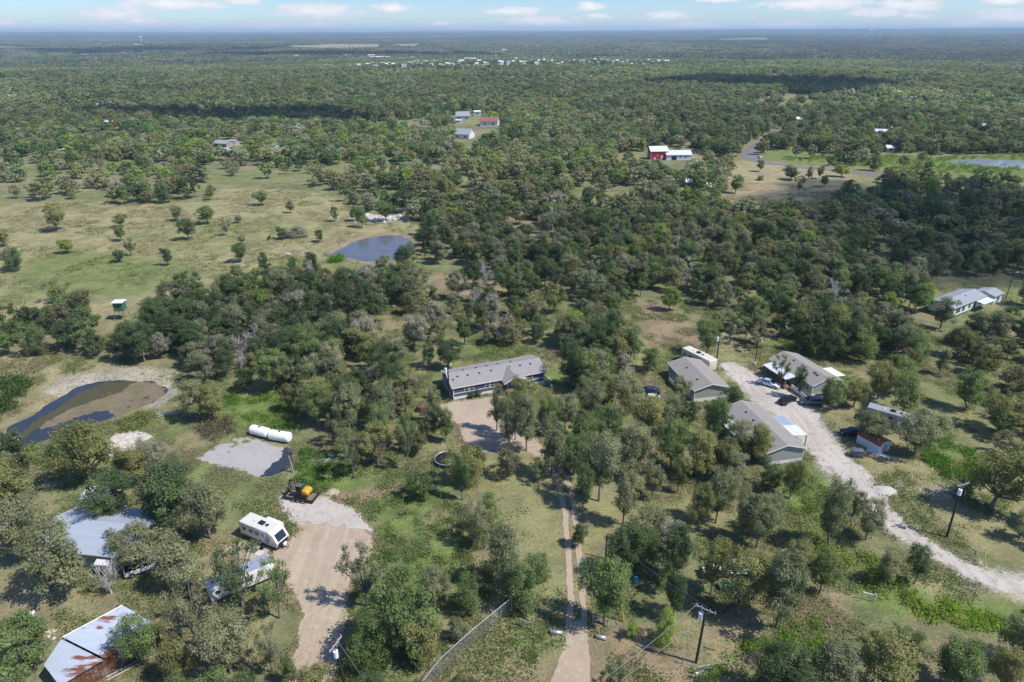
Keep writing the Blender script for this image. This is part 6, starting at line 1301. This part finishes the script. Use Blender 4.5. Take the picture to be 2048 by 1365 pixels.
def utility_pole(px, py, h, label, lean=(0, 0), arm=False, transf=False, lampy=False, mat='pole', r=.15, arm_rz=0, double=False):
    x, y = P(px, py); o = empty('utility_pole', (x, y, 0), arm_rz, label, 'utility pole')
    MB().tube([(0, 0, -.1), (lean[0]*.5, lean[1]*.5, h*.5), (lean[0], lean[1], h)], [r*1.15, r, r*.8], 8).build('pole', M[mat], o)
    lx, ly = lean
    if arm:
        bx('crossarm', M['polelight'], o, lx-1.2, lx+1.2, ly-.06-.16, ly+.06-.16, h-.35, h-.22)
        for q in (-1.1, -.5, .5, 1.1): MB().tube([(lx+q, ly-.16, h-.22), (lx+q, ly-.16, h+.02)], [.05, .07], 6).build('insulator', M['galvb'], o)
        for q in (-.7, .7): MB().tube([(lx+q, ly-.16, h-.33), (lx, ly-.12, h-1.0)], .025, 4).build('brace', M['galv'], o)
    if transf:
        tz = h-1.9; b_ = MB().tube([(lx*.8-.42, ly*.8-.2, tz), (lx*.8-.42, ly*.8-.2, tz+.95)], .27, 12).build('transformer', M['white_tank'], o); MB().tube([(lx*.8-.42, ly*.8-.2, tz+.95), (lx*.8-.42, ly*.8-.2, tz+1.2)], .06, 6).build('bushing', M['grey_plastic'], b_)
    if lampy:
        a_ = MB().tube([(lx, ly, h-.3), (lx+.7, ly-.3, h+.05)], .035, 5).build('lamp_arm', M['galv'], o); MB().tube([(lx+.7, ly-.3, h-.08), (lx+.7, ly-.3, h+.12)], [.2, .12], 8).build('lamp_head', M['white'], a_)
    return x+lx, y+ly, h
p1 = utility_pole(1390, 1327, 9.0, 'dark wooden pole with crossarm and grey transformer at the lower right', (.2, .2), True, True, arm_rz=R(-35))
p2 = utility_pole(1210, 1118, 4.2, 'short black pole with white cap beside the dark oak', r=.13)
p3 = utility_pole(1892, 1077, 9.6, 'tall black guyed pole with transformer right of the caliche road', (.5, .5), True, True, arm_rz=R(20))
p4 = utility_pole(1686, 1018, 5.6, 'short black pole left of the caliche road', (.3, .2), r=.13)
p5 = utility_pole(1432, 729, 7.8, 'pole with white transformer behind the first tan house', (0, 0), False, True, True)
p6 = utility_pole(1509, 730, 6.0, 'slim lamp pole between the first tan house and the grey porch house', lampy=True, r=.09)
p7 = utility_pole(899, 802, 8.7, 'dark pole with lamp and transformer at the left corner of the blue house', (-.1, 0), False, True, True)
p8 = utility_pole(692, 1382, 8.4, 'dark pole with white transformer at the bottom edge by the sandy driveway', (-.6, .3), True, True, arm_rz=R(70))
p9 = utility_pole(586, 944, 3.4, 'short pale leaning post beside the gravel pad', (-.35, 0), mat='polelight', r=.13)
p10 = utility_pole(2012, 600, 8.0, 'pole with lamp by the white house at the right edge', lampy=True, r=.1)
p11 = utility_pole(2000, 372, 10.0, 'dark pole by the far right road near the far pond', arm=True, r=.12); p12 = utility_pole(1748, 342, 9, 'left dark pole in the green meadow', r=.12); p13 = utility_pole(1493, 318, 10, 'pale pole left of the far paved road bend', mat='polelight', r=.12)
for px, py, lab in ((855, 872, ''),): pass
WN = 0
def wire(a, b, label, sag=.6, rad=.022, grp='power lines strung between the poles'):
    pts = []; 
    for i in range(13):
        t_ = i/12; pts.append((a[0]+(b[0]-a[0])*t_, a[1]+(b[1]-a[1])*t_, a[2]+(b[2]-a[2])*t_-sag*4*t_*(1-t_)))
    o = MB().tube(pts, rad, 4, False).build('power_line', M['wire'], None); tag(o, label, 'wire', grp)
ex_ = P(1200, 1375); e2 = P(1255, 1385)
wire((p1[0]-.8, p1[1]+.4, p1[2]), (P(1215, 1352, 6)[0], P(1215, 1352, 6)[1], 6.0), 'upper wire running left and down from the transformer pole to the bottom edge', .3, .03)
wire((p1[0]-.1, p1[1]-.1, p1[2]-1.2), (P(1240, 1362, 5)[0], P(1240, 1362, 5)[1], 5.0), 'lower wire running left and down from the transformer pole to the bottom edge', .3, .03)
wire(p1, p2, 'wire from the transformer pole to the short black pole', .5)
wire(p3, (P(1930, 1025)[0], P(1930, 1025)[1], 0), 'short guy wire of the tall black pole', 0, .02); wire(p3, (P(1975, 1028)[0], P(1975, 1028)[1], 0), 'long guy wire of the tall black pole', 0, .02)
wire(p5, p6, 'wire between the pole behind the first tan house and the slim lamp pole', .4); wire(p3, p4, 'long wire from the tall black pole to the short pole across the caliche road', .8, .016)
wire(p8, (P(735, 1372)[0], P(735, 1372)[1], 0), 'guy wire of the pole at the bottom edge', 0, .03)
# yellow guy markers
for a_, b_, z_, lab in (((805, 990), (829, 976), .1, 'yellow pipe lying in the weeds left of the mown lawn'), ((1246, 1245), (1240, 1213), 0, 'yellow guy marker beside the two-track entrance'), ((1968, 1136), (1960, 1107), 0, 'yellow guy marker beside the caliche road'), ((1430, 1303), (1424, 1285), 0, 'pale yellow marker right of the transformer pole')):
    x, y = P(*a_); 
    if z_: X, Y = P(*b_); pts = [(0, 0, .1), (X-x, Y-y, .25)]
    else: h_ = hpx(a_[0], a_[1], a_[1]-b_[1]); pts = [(0, 0, 0), (wpx(a_[0], a_[1], b_[0]-a_[0]), .2, h_)]
    o = MB().tube(pts, .07, 6).build('yellow_marker', M['yellow'], None); o.location = (x, y, 0); tag(o, lab, 'marker', 'yellow markers')
# chain-link fence
fp = PP([(838, 1400), (880, 1345), (940, 1290), (1000, 1240), (1022, 1222)]); x0_, y0_ = fp[0]; cf = empty('chain_link_fence', (x0_, y0_, 0), 0, 'tall chain-link fence running diagonally up from the bottom edge', 'fence')
cm_, t, b = newmat('chain link mesh'); b.inputs['Base Color'].default_value = (.36, .39, .40, 1); b.inputs['Metallic'].default_value = .4; b.inputs['Roughness'].default_value = .5
mm = MB(); tops = 2.3
for i in range(len(fp)-1):
    (xa, ya), (xb, yb) = fp[i], fp[i+1]; d_ = math.hypot(xb-xa, yb-ya); n_ = int(d_/.22)
    for k in range(n_+8):       # two families of crossing wires
        for sg in (1, -1):
            a0 = (k-8 if sg > 0 else k)*.22; a1 = a0+sg*tops*.75
            z0, z1 = 0.05, tops; s0, s1 = a0, a1
            if (s0 < 0 and s1 < 0) or (s0 > d_ and s1 > d_): continue
            def cl(s_, zA=z0, zB=z1, sA=s0, sB=s1): 
                s2_ = min(max(s_, 0), d_); return s2_, zA+(zB-zA)*(s2_-sA)/(sB-sA)
            q0, w0 = cl(s0); q1, w1 = cl(s1)
            P0 = (xa+(xb-xa)*q0/d_-x0_, ya+(yb-ya)*q0/d_-y0_); P1 = (xa+(xb-xa)*q1/d_-x0_, ya+(yb-ya)*q1/d_-y0_); hw = .016
            mm.add([(P0[0], P0[1], w0-hw), (P1[0], P1[1], w1-hw), (P1[0], P1[1], w1+hw), (P0[0], P0[1], w0+hw)], [(0, 1, 2, 3)])
o = mm.build('mesh', cm_, cf); tag(o, kind='stuff')
MB().tube([(a-x0_, b_-y0_, tops) for a, b_ in fp], .045, 6).build('top_rail', M['galv'], cf)
for i in range(len(fp)-1):
    d_ = math.hypot(fp[i+1][0]-fp[i][0], fp[i+1][1]-fp[i][1]); n_ = max(1, round(d_/3))
    for k in range(n_+(1 if i == len(fp)-2 else 0)):
        X = fp[i][0]+(fp[i+1][0]-fp[i][0])*k/n_-x0_; Y = fp[i][1]+(fp[i+1][1]-fp[i][1])*k/n_-y0_; MB().tube([(X, Y, 0), (X, Y, tops+.1)], .045, 6).build('post', M['galv'], cf)
# culvert pipes
for px, py, rz, L_, lab in ((1111, 1268, R(-8), 1.6, 'short galvanised culvert end left of the two-track entrance'), (1200, 1278, R(-18), 1.3, 'short galvanised culvert end right of the two-track entrance')):
    x, y = P(px, py); r_ = empty('culvert_pipe', (x, y, 0), rz, lab, 'pipe'); n_ = 14
    vs = []; 
    for u in (-L_/2, L_/2):
        for q in (.26, .22): vs += [(u, q*math.cos(2*math.pi*j/n_), .25+q*math.sin(2*math.pi*j/n_)) for j in range(n_)]
    fs = []
    for j in range(n_):
        k = (j+1) % n_; fs += [(j, k, 2*n_+k, 2*n_+j), (n_+j, 3*n_+j, 3*n_+k, n_+k), (j, n_+j, n_+k, k), (2*n_+j, 2*n_+k, 3*n_+k, 3*n_+j)]
    MB().add(vs, fs, True).build('pipe', M['galv'], r_)
    for u in np.linspace(-L_/2+.15, L_/2-.15, 5): MB().tube([(u-.02, 0, .25), (u+.02, 0, .25)], .275, 14, False).build('rib', M['galv'], r_)
# corner brace of the wire fence by the transformer pole
def brace(px, py, s, label, mat='polelight', rz=0):
    x, y = P(px, py); r_ = empty('fence_brace', (x, y, 0), rz, label, 'fence post')
    for q in (0, 1.9*s): MB().tube([(q, 0, 0), (q, 0, 1.35)], .08, 6).build('post', M[mat], r_)
    MB().tube([(0, 0, 1.15), (1.9*s, 0, 1.15)], .06, 6).build('rail', M[mat], r_); MB().tube([(0, 0, .15), (1.9*s, 0, 1.1)], .04, 5).build('diagonal', M['galv'], r_)
brace(1391, 1350, 1.0, 'wooden fence corner brace at the foot of the transformer pole', rz=R(15)); brace(1722, 1200, .8, 'pale metal fence corner brace in the bright weeds', 'white', R(-20)); brace(1038, 1252, .9, 'metal pipe brace at the top end of the chain-link fence', 'galv', R(-25)); brace(1184, 1246, .7, 'pipe gate post right of the two-track entrance', 'galv', R(-5))
# small things
def small(name, cat, px, py, label, parts, rz=0, group=None):
    x, y = P(px, py); r_ = empty(name, (x, y, float(zof(np.array([x]), np.array([y]))[0])), rz, label, cat, group)
    for nm, mt, a0, a1, b0, b1, c0, c1 in parts: bx(nm, M[mt], r_, a0, a1, b0, b1, c0, c1, .015)
small('utility_box', 'utility box', 867, 986, 'grey electric meter pedestal in the weeds left of the lawn', [('post', 'wood', -.06, .06, 0, .12, 0, 1.5), ('cabinet', 'galv', -.3, .3, -.2, -.002, .8, 1.5), ('side_box', 'galv', -.6, -.32, -.16, 0, .9, 1.3)])
small('meter_post', 'utility box', 908, 1072, 'small white meter post by the shrubby trees left of the lawn', [('post', 'wood', -.05, .05, 0, .1, 0, 1.2), ('cabinet', 'white', -.16, .16, -.15, -.002, .7, 1.25)])
small('marker_post', 'post', 881, 995, 'short white post beside the grey meter pedestal', [('post', 'white', -.07, .07, -.07, .07, 0, .7), ('cap', 'galv', -.09, .09, -.09, .09, .705, .76)])
small('meter_box', 'utility box', 1390, 1358, 'small white service box at the foot of the transformer pole', [('post', 'wood', -.06, .06, 0, .1, 0, 1.0), ('cabinet', 'white', -.15, .15, -.16, -.002, .5, 1.05)])
small('waste_container', 'dumpster', 1712, 915, 'dark grey dumpster with flat lid beside the caliche road', [('bin', 'grey_plastic', -.95, .95, -.6, .6, .12, 1.35), ('lid', 'grey_plastic', -1.0, 1.0, -.65, .65, 1.36, 1.42)], R(-8))
small('power_meter', 'utility box', 1509, 733, 'white meter box at the foot of the slim lamp pole', [('cabinet', 'white', -.2, .2, -.28, -.1, .3, 1.1), ('pipe', 'galv', -.03, .03, -.24, -.18, 1.105, 2.0)])
for px, py, lab in ((842, 866, 'blue plastic barrel under the trees left of the dirt parking'), (1269, 1166, 'blue plastic barrel in the shade right of the short black pole')):
    x, y = P(px, py); r_ = empty('blue_barrel', (x, y, 0), 0, lab, 'barrel'); MB().tube([(0, 0, 0), (0, 0, .2), (0, 0, .45), (0, 0, .7), (0, 0, .9)], [.27, .31, .32, .31, .27], 12).build('drum', M['blue_plastic'], r_); MB().tube([(0, 0, .9), (0, 0, .93)], .28, 12).build('lid', M['blue_plastic'], r_)
# lumber stack, roofing sheets, plywood
x, y = P(1722, 905); lm_ = empty('lumber_stack', (x, y, 0), R(-44), 'stack of long boards and white sheets beside the dumpster', 'lumber')
for k in range(6): bx('board', M['rustwood'] if k % 2 else M['lumber'], lm_, rnd.uniform(0, .3), 4.4+rnd.uniform(-.3, .3), -.9+k*.2, -.9+k*.2+.15, .1, .28+.05*(k % 3))
for k in range(3): bx('metal_sheet', M['whitemetal'], lm_, .4+k*.1, 4.2+k*.1, .4+k*.05, 1.25+k*.05, .1+k*.05, .135+k*.05)
x, y = P(1768, 916); pw = empty('plywood_sheets', (x, y, 0), R(-25), 'tan plywood sheets lying in front of the white shed', 'plywood'); 
for k in range(3): bx('sheet', M['lumber'], pw, k*.7, k*.7+1.9, -.6+k*.15, .5+k*.15, .04+k*.045, .08+k*.045)
x, y = P(340, 1302); bp_ = empty('board_pile', (x, y, 0), R(40), 'loose pile of fresh tan boards right of the rusty barn', 'lumber')
for k in range(6): o = MB().box(0, 2.2+.3*rnd.random(), -.07, .07, 0, .05).build('board', M['lumber'], bp_); o.location = (rnd.uniform(-.2, .2), -.4+k*.16, .05+.03*(k % 2)); o.rotation_euler = (0, 0, rnd.uniform(-.15, .15))
x, y = P(213, 1360); lg = empty('long_timber', (x, y, 0), R(40), 'long grey timber poles lying before the barn wall', 'timber')
for k in range(2): MB().tube([(0, k*.5, .12), (5.5-k, k*.5+.2, .14)], [.12, .09], 7).build('log', M['polelight'], lg)
# broken concrete at the pond corner
x, y = P(25, 880); st_ = empty('concrete_rubble', (x, y, 0), 0, 'white broken concrete slabs at the left tip of the near pond', 'rubble')
for k in range(9):
    o = MB().box(-.7, .7, -.45, .45, 0, .22).build('slab', M['stone'], st_, .02); o.location = (rnd.uniform(-1.6, 1.6), rnd.uniform(-1.2, 1.6), rnd.uniform(-.1, .25)); o.rotation_euler = (rnd.uniform(-.25, .25), rnd.uniform(-.25, .25), rnd.random()*3); o.scale = (rnd.uniform(.5, 1), rnd.uniform(.6, 1), 1)
def heap(name, label, cat, px, py, wx, wy, hz, mat, seed, amp=.35, kind=None, rz=0):
    bm = bmesh.new(); bmesh.ops.create_grid(bm, x_segments=44, y_segments=44, size=1)
    co = np.array([v.co[:] for v in bm.verts]); r_ = np.hypot(co[:, 0], co[:, 1])*(1+.35*(fbm(co[:, 0]+seed, co[:, 1], .6, seed, 3)-.5)*2)
    z = hz*np.clip(1-r_**1.5, 0, 1)*(.7+.9*amp*(fbm(co[:, 0]*wx, co[:, 1]*wy, .9, seed, 3)-.5)*2)+amp*hz*.6*(fbm(co[:, 0]*wx, co[:, 1]*wy, .35, seed+3, 2)-.35)*(r_ < .9)
    for v, zz in zip(bm.verts, z): v.co = (v.co.x*wx, v.co.y*wy, zz if zz > .02 else -.15)
    me = bpy.data.meshes.new(name); bm.to_mesh(me); bm.free(); me.materials.append(mat); o = link(name, me); x, y = P(px, py); o.location = (x, y, 0); o.rotation_euler = (0, 0, rz)
    return tag(o, label, cat, None, kind)
heap('gravel_pile', 'smooth white gravel pile at the right verge of the caliche road', 'gravel pile', 1768, 984, 2.1, 1.6, .65, M['gravel'], 3, .08)
heap('dirt_pile', 'small tan dirt pile behind the gravel turnaround', 'dirt pile', 662, 984, 1.5, 1.1, .7, M['sand'], 4, .2)
heap('rock_rubble_heap', 'pale rubble heap with rocks left of the gravel pad', 'rubble heap', 246, 884, 4.2, 4.6, .7, M['rubble'], 5, .9)
heap('rubble_mound', 'small pale rubble mound at the left bottom edge', 'rubble heap', 15, 1290, 3.0, 2.2, .7, M['rubble'], 6, .9)
heap('brush_heap', 'dark twiggy brush heap in the trees at the lower right', 'brush pile', 1505, 1318, 1.7, 1.2, .9, M['litter'], 7, .9)
heap('white_rock_bank', 'white rocky bank above the stock pond', 'rocks', 752, 434, 6.0, 3.0, .8, M['calichew'], 9, 1.0)
g = np.random.default_rng(17)
def rocks(name, px, py, wx, wy, n, smin, smax, mat, label):
    m = MB(); 
    for i in range(n):
        a, b_ = g.normal(0, wx/2), g.normal(0, wy/2); s = g.uniform(smin, smax); q = g.random()*3
        vs = [(a+s*(u*math.cos(q)-v*math.sin(q))*g.uniform(.7, 1.2), b_+s*(u*math.sin(q)+v*math.cos(q))*g.uniform(.7, 1.2), s*w*g.uniform(.5, .9)-.05) for u, v, w in ((-1,-1,0),(1,-1,0),(1,1,0),(-1,1,0),(-.6,-.6,1.2),(.6,-.6,1.1),(.6,.6,1.2),(-.6,.6,1))]
        m.add(vs, [(0,3,2,1),(4,5,6,7),(0,1,5,4),(1,2,6,5),(2,3,7,6),(3,0,4,7)])
    o = m.build(name, M[mat], None); x, y = P(px, py); o.location = (x, y, 0.05); tag(o, label, 'rocks', None, 'stuff')
rocks('loose_rocks', 246, 884, 3.4, 3.8, 240, .06, .24, 'rubble', 'loose pale rocks strewn over the rubble heap'); rocks('rock_scatter', 1880, 985, 3.2, 2.2, 90, .05, .18, 'rubble', 'loose rocks strewn beside the guyed pole'); rocks('rock_scatter', 760, 437, 14, 5, 120, .2, .8, 'stone', 'white rocks above the stock pond'); rocks('rock_scatter', 25, 1290, 4, 3, 80, .08, .3, 'stone', 'loose rocks at the left bottom edge')
def branches(px, py, wx, n, label, mat='barkwhite', h=.9):
    x, y = P(px, py); r_ = empty('fallen_branches', (x, y, 0), R(15), label, 'brush pile')
    for nm, k_, rad in (('log', max(2, n//10), .09), ('twigs', n, .03)):
        if nm == 'log':
            for _ in range(k_): a = g.uniform(-wx/2, wx/2); MB().tube([(a, g.uniform(-.6, .6), .15), (a+g.uniform(.8, 2), g.uniform(-.5, .5), g.uniform(.2, h)), (a+g.uniform(2, 3.2), g.uniform(-.5, .5), g.uniform(.2, h))], [rad, rad*.7, rad*.3], 5).build('log', M[mat], r_)
        else:
            m = MB()
            for _ in range(k_): a = g.uniform(-wx/2, wx/2+1); b_ = g.uniform(-.9, .9); m.tube([(a, b_, g.uniform(0, .3)), (a+g.normal(0, .6), b_+g.normal(0, .5), g.uniform(.2, h))], [rad, rad*.4], 3, False)
            tag(m.build('twigs', M[mat], r_), kind='stuff')
branches(316, 832, 4.0, 90, 'grey fallen branch heap on the bank of the near pond'); branches(1050, 815, 1.5, 16, 'grey twigs beside the blue house porch') if False else None
branches(640, 925, 3.0, 40, 'fallen twiggy branches beside the gravel pad'); branches(1820, 815, 2, 30, 'dark twig pile by the trees right of the grey porch house', 'bark') ; branches(1668, 818, 3.5, 80, 'dark brush pile below the black pickup truck', 'bark', .5)
# cattle
def cow(px, py, rz, label, mat):
    x, y = P(px, py); r_ = empty('cow', (x, y, 0), rz, label, 'cow')
    MB().tube([(-.95, 0, 1.05), (-.8, 0, 1.08), (-.3, 0, 1.02), (.35, 0, 1.03), (.75, 0, 1.12), (1.05, 0, 1.22), (1.3, 0, 1.25), (1.45, 0, 1.12), (1.68, 0, .95)], [.12, .30, .37, .36, .33, .2, .17, .15, .09], 10).build('body', M[mat], r_)
    for u, v in ((-.7, -.2), (-.7, .2), (.6, -.2), (.6, .2)): MB().tube([(u, v, .95), (u-.04, v, .5), (u+.02, v, .45), (u, v, 0)], [.15, .09, .07, .06], 7).build('leg', M[mat], r_)
    MB().tube([(-.97, 0, 1.15), (-1.08, 0, .5)], [.035, .02], 5).build('tail', M[mat], r_)
    for q in (-1, 1): MB().tube([(1.36, q*.1, 1.3), (1.34, q*.3, 1.32)], [.05, .02], 5).build('ear', M[mat], r_)
cow(634, 488, R(20), 'black cow standing by the small tree left of the stock pond', 'cowblack'); cow(539, 479, R(80), 'small black calf in the pasture below the thicket', 'cowblack'); cow(578, 513, R(170), 'white cow grazing in the pasture, lower right', 'cowwhite')
# white chair-like clutter near homes
small('porch_chair', 'chair', 1103, 776, 'white lawn chair at the right end of the blue house', [('seat', 'white', -.25, .25, -.25, .25, .38, .43), ('backrest', 'white', -.25, .25, .2, .25, .435, .9), ('leg', 'white', -.25, -.2, -.25, -.2, 0, .375), ('leg', 'white', .2, .25, -.25, -.2, 0, .375), ('leg', 'white', -.25, -.2, .2, .25, 0, .375), ('leg', 'white', .2, .25, .2, .25, 0, .375)], .4)
small('storage_chest', 'box', 806, 776, 'white chest freezer beside the brown-roofed shelter', [('box', 'white', -.5, .5, -.35, .35, 0, .85), ('lid', 'white', -.52, .52, -.37, .37, .855, .92)])
small('plank', 'plank', 1097, 757, 'long white plank leaning at the right wall of the blue house', [('board', 'white', -1.5, 1.5, -.12, .12, .02, .08)], R(-65))
small('red_mower', 'mower', 838, 822, 'small red riding mower at the left of the dirt parking', [('hood', 'red', .1, .9, -.3, .3, .35, .85), ('seat', 'black', -.5, -.05, -.25, .25, .55, 1.0), ('deck', 'black', -.4, .4, -.6, .6, .15, .33), ('wheel', 'rubber', -.8, -.35, -.5, -.32, 0, .5), ('wheel', 'rubber', -.8, -.35, .32, .5, 0, .5)], R(20))
small('green_canoe', 'tarp', 1452, 1178, 'bright green tarpaulin bundle under the trees', [('bundle', 'green_paint', -1.2, 1.2, -.5, .5, 0, .7)], .1)
x, y = P(503, 1085); mt_ = empty('patio_mat', (x, y, 0), R(-27), 'grey patio mats at the entry of the white travel trailer', 'mat')
for k in range(3): bx('mat', M['grey_plastic' if k == 1 else 'stone'], mt_, k*1.1, k*1.1+.95, -1.6, -.6, .03, .065)
# line fences: thin T-posts
def post_row(a_, b_, n_, label, wires=3):
    A_, B_ = P(*a_), P(*b_); r_ = empty('wire_fence', (A_[0], A_[1], 0), 0, label, 'fence'); dx, dy = B_[0]-A_[0], B_[1]-A_[1]
    for k in range(n_+1): MB().tube([(dx*k/n_, dy*k/n_, 0), (dx*k/n_, dy*k/n_, 1.3)], .05, 5).build('post', M['polelight'], r_)
    for z in np.linspace(.5, 1.25, wires): MB().tube([(0, 0, z), (dx, dy, z)], .01, 3, False).build('fence_wire', M['wire'], r_)
post_row((1600, 1128), (1720, 1205), 6, 'thin wire fence running through the weeds toward the caliche road bend'); post_row((1185, 1242), (1395, 1345), 7, 'wire fence between the two-track entrance and the transformer pole')
#@@CLOUDS
# ------------------------------------------------------------------ clouds, far off near the horizon and a few overhead
def cloud_mat(thin=0.0):
    """soft white vapour: light scatters through it, so shading follows a blend of the surface and the upward direction"""
    m, t, b = newmat('cumulus'); t.nodes.remove(b); out = t.nodes['Material Output']
    ge = t.nodes.new('ShaderNodeNewGeometry'); sc1 = N(t, 'ShaderNodeVectorMath'); sc1.operation = 'SCALE'; sc1.inputs['Scale'].default_value = 0.45; t.links.new(ge.outputs['Normal'], sc1.inputs[0])
    ad = N(t, 'ShaderNodeVectorMath'); ad.operation = 'ADD'; ad.inputs[1].default_value = (0.42, -0.28, 0.50); t.links.new(sc1.outputs[0], ad.inputs[0])
    nz = N(t, 'ShaderNodeVectorMath'); nz.operation = 'NORMALIZE'; t.links.new(ad.outputs[0], nz.inputs[0])
    d = N(t, 'ShaderNodeBsdfDiffuse'); d.inputs[0].default_value = (0.97, 0.945, 0.94, 1); t.links.new(nz.outputs[0], d.inputs['Normal'])
    lw = N(t, 'ShaderNodeLayerWeight'); lw.inputs[0].default_value = 0.5; n = noise_(t, 0.0028, 6, 0.7)
    f = ramp_(t, math_(t, 'ADD', lw.outputs['Facing'], math_(t, 'MULTIPLY', math_(t, 'SUBTRACT', n, 0.5), 1.5)), 0.10, 0.95)
    f = math_(t, 'MAXIMUM', f, thin)
    tr = N(t, 'ShaderNodeBsdfTransparent'); mx = N(t, 'ShaderNodeMixShader')
    t.links.new(f, mx.inputs[0]); t.links.new(d.outputs[0], mx.inputs[1]); t.links.new(tr.outputs[0], mx.inputs[2]); t.links.new(mx.outputs[0], out.inputs[0]); return m
CM = cloud_mat(); CMT = cloud_mat(0.55); CMB = cloud_mat(0.28)
def make_cloud(name, x, y, z, wx, wy, hz, seed, label, group, mat=None):
    g = np.random.default_rng(seed); bm = bmesh.new(); n = int(15+g.integers(0, 9))
    for i in range(n):
        a = g.uniform(-1, 1); b_ = g.uniform(-0.6, 0.6); env = max(0.10, (1-abs(a)**1.6))
        rz_ = hz*env*(0.35+0.65*g.random())*0.55; rx = wx*0.5*(0.16+0.20*g.random())*(0.5+0.5*env); ry = wy*0.5*(0.25+0.3*g.random())
        bmesh.ops.create_icosphere(bm, subdivisions=2, radius=1, matrix=Matrix.Translation((a*wx*0.40, b_*wy*0.4, rz_*0.7)) @ Matrix.Diagonal((rx, ry, rz_, 1)))
    me = bpy.data.meshes.new('cloud'); bm.to_mesh(me); bm.free()
    tmp = bpy.data.objects.new('cloud', me); COL.objects.link(tmp); rm_ = tmp.modifiers.new('r', 'REMESH'); rm_.mode = 'VOXEL'; rm_.voxel_size = max(hz*0.075, wx*0.011); rm_.use_smooth_shade = True
    dg = bpy.context.evaluated_depsgraph_get(); m2 = bpy.data.meshes.new_from_object(tmp.evaluated_get(dg)); bpy.data.objects.remove(tmp)
    co = np.zeros(len(m2.vertices)*3, np.float32); m2.vertices.foreach_get('co', co); co = co.reshape(-1, 3)
    for sc_, k in ((hz*0.55, hz*0.22), (hz*0.2, hz*0.10)):
        d1 = fbm(co[:, 0]+co[:, 2]*1.3+seed*999, co[:, 1]+co[:, 2]*0.7, sc_, seed, 3)-0.5; d2 = fbm(co[:, 0]*0.7+co[:, 2], co[:, 1]-co[:, 2]*0.9+seed*77, sc_, seed+5, 3)-0.5
        co[:, 2] += d1*k*2; co[:, 0] += d2*k*3
    low = co[:, 2] < 0; co[low, 2] *= 0.25
    m2.vertices.foreach_set('co', co.ravel()); m2.update(); m2.materials.clear(); m2.materials.append(mat or CM)
    o = link(name, m2); o.location = (x, y, z); o.rotation_euler = (0, 0, math.atan2(y, x)-math.pi/2)
    return tag(o, label, 'cloud', group)
SHW = {71: 'the dark wood at the right edge', 72: 'the far right edge wood', 73: 'the right part of the dark band at left', 74: 'the left part of the dark band at left', 77: 'the middle of the dark band at left', 75: 'the far dark band right of centre', 76: 'the left end of the far dark band', 78: 'the right end of the far dark band', 79: 'the blue band of forest at far left', 80: 'the dark strip before the tan fields', 81: 'the far ridge at right', 82: 'the forest at the far left edge'}
def shade_cloud(px, py, wx, wy, seed, alt=650, mat=CMB):
    gx, gy = P(px, py); k = (alt)/math.tan(R(SUN_EL))
    make_cloud('cloud', gx+k*math.cos(SUN_AZ), gy+k*math.sin(SUN_AZ), alt, wx, wy, 90, seed, 'cumulus cloud overhead, its shadow falling on %s' % SHW[seed], 'overhead clouds casting shadows', mat)
shade_cloud(1930, 478, 230, 80, 71, mat=CMT); shade_cloud(2080, 460, 160, 80, 72, mat=CMT); shade_cloud(300, 97, 1900, 700, 79); shade_cloud(720, 103, 1500, 500, 80); shade_cloud(1550, 88, 2600, 700, 81); shade_cloud(-60, 93, 1500, 600, 82)
shade_cloud(560, 238, 190, 120, 73); shade_cloud(330, 232, 160, 90, 74); shade_cloud(430, 243, 150, 70, 77)
shade_cloud(1540, 170, 380, 330, 75); shade_cloud(1440, 172, 260, 220, 76); shade_cloud(1650, 168, 240, 200, 78)
for o in [o for o in bpy.data.objects if o.get('group') == 'overhead clouds casting shadows']: pass
# ------------------------------------------------------------------ the air
hz = bx('haze', None, None, -62000, 62000, -900, 62500, -16, 330) if False else None
me = bpy.data.meshes.new('haze'); bm = bmesh.new(); bmesh.ops.create_cube(bm, size=1, matrix=Matrix.Translation((0, 30500, 94)) @ Matrix.Diagonal((130000, 65000, 224, 1))); bm.to_mesh(me); bm.free()
hm = bpy.data.materials.new('thin haze'); hm.use_nodes = True; t = hm.node_tree
for n_ in list(t.nodes):
    if n_.type == 'BSDF_PRINCIPLED': t.nodes.remove(n_)
pv = t.nodes.new('ShaderNodeVolumePrincipled'); pv.inputs['Density'].default_value = 8.5e-5; pv.inputs['Color'].default_value = (0.60, 0.79, 0.96, 1); pv.inputs['Anisotropy'].default_value = 0.0
t.links.new(pv.outputs[0], t.nodes['Material Output'].inputs['Volume']); me.materials.append(hm)
ho = link('haze', me); tag(ho, kind='stuff');
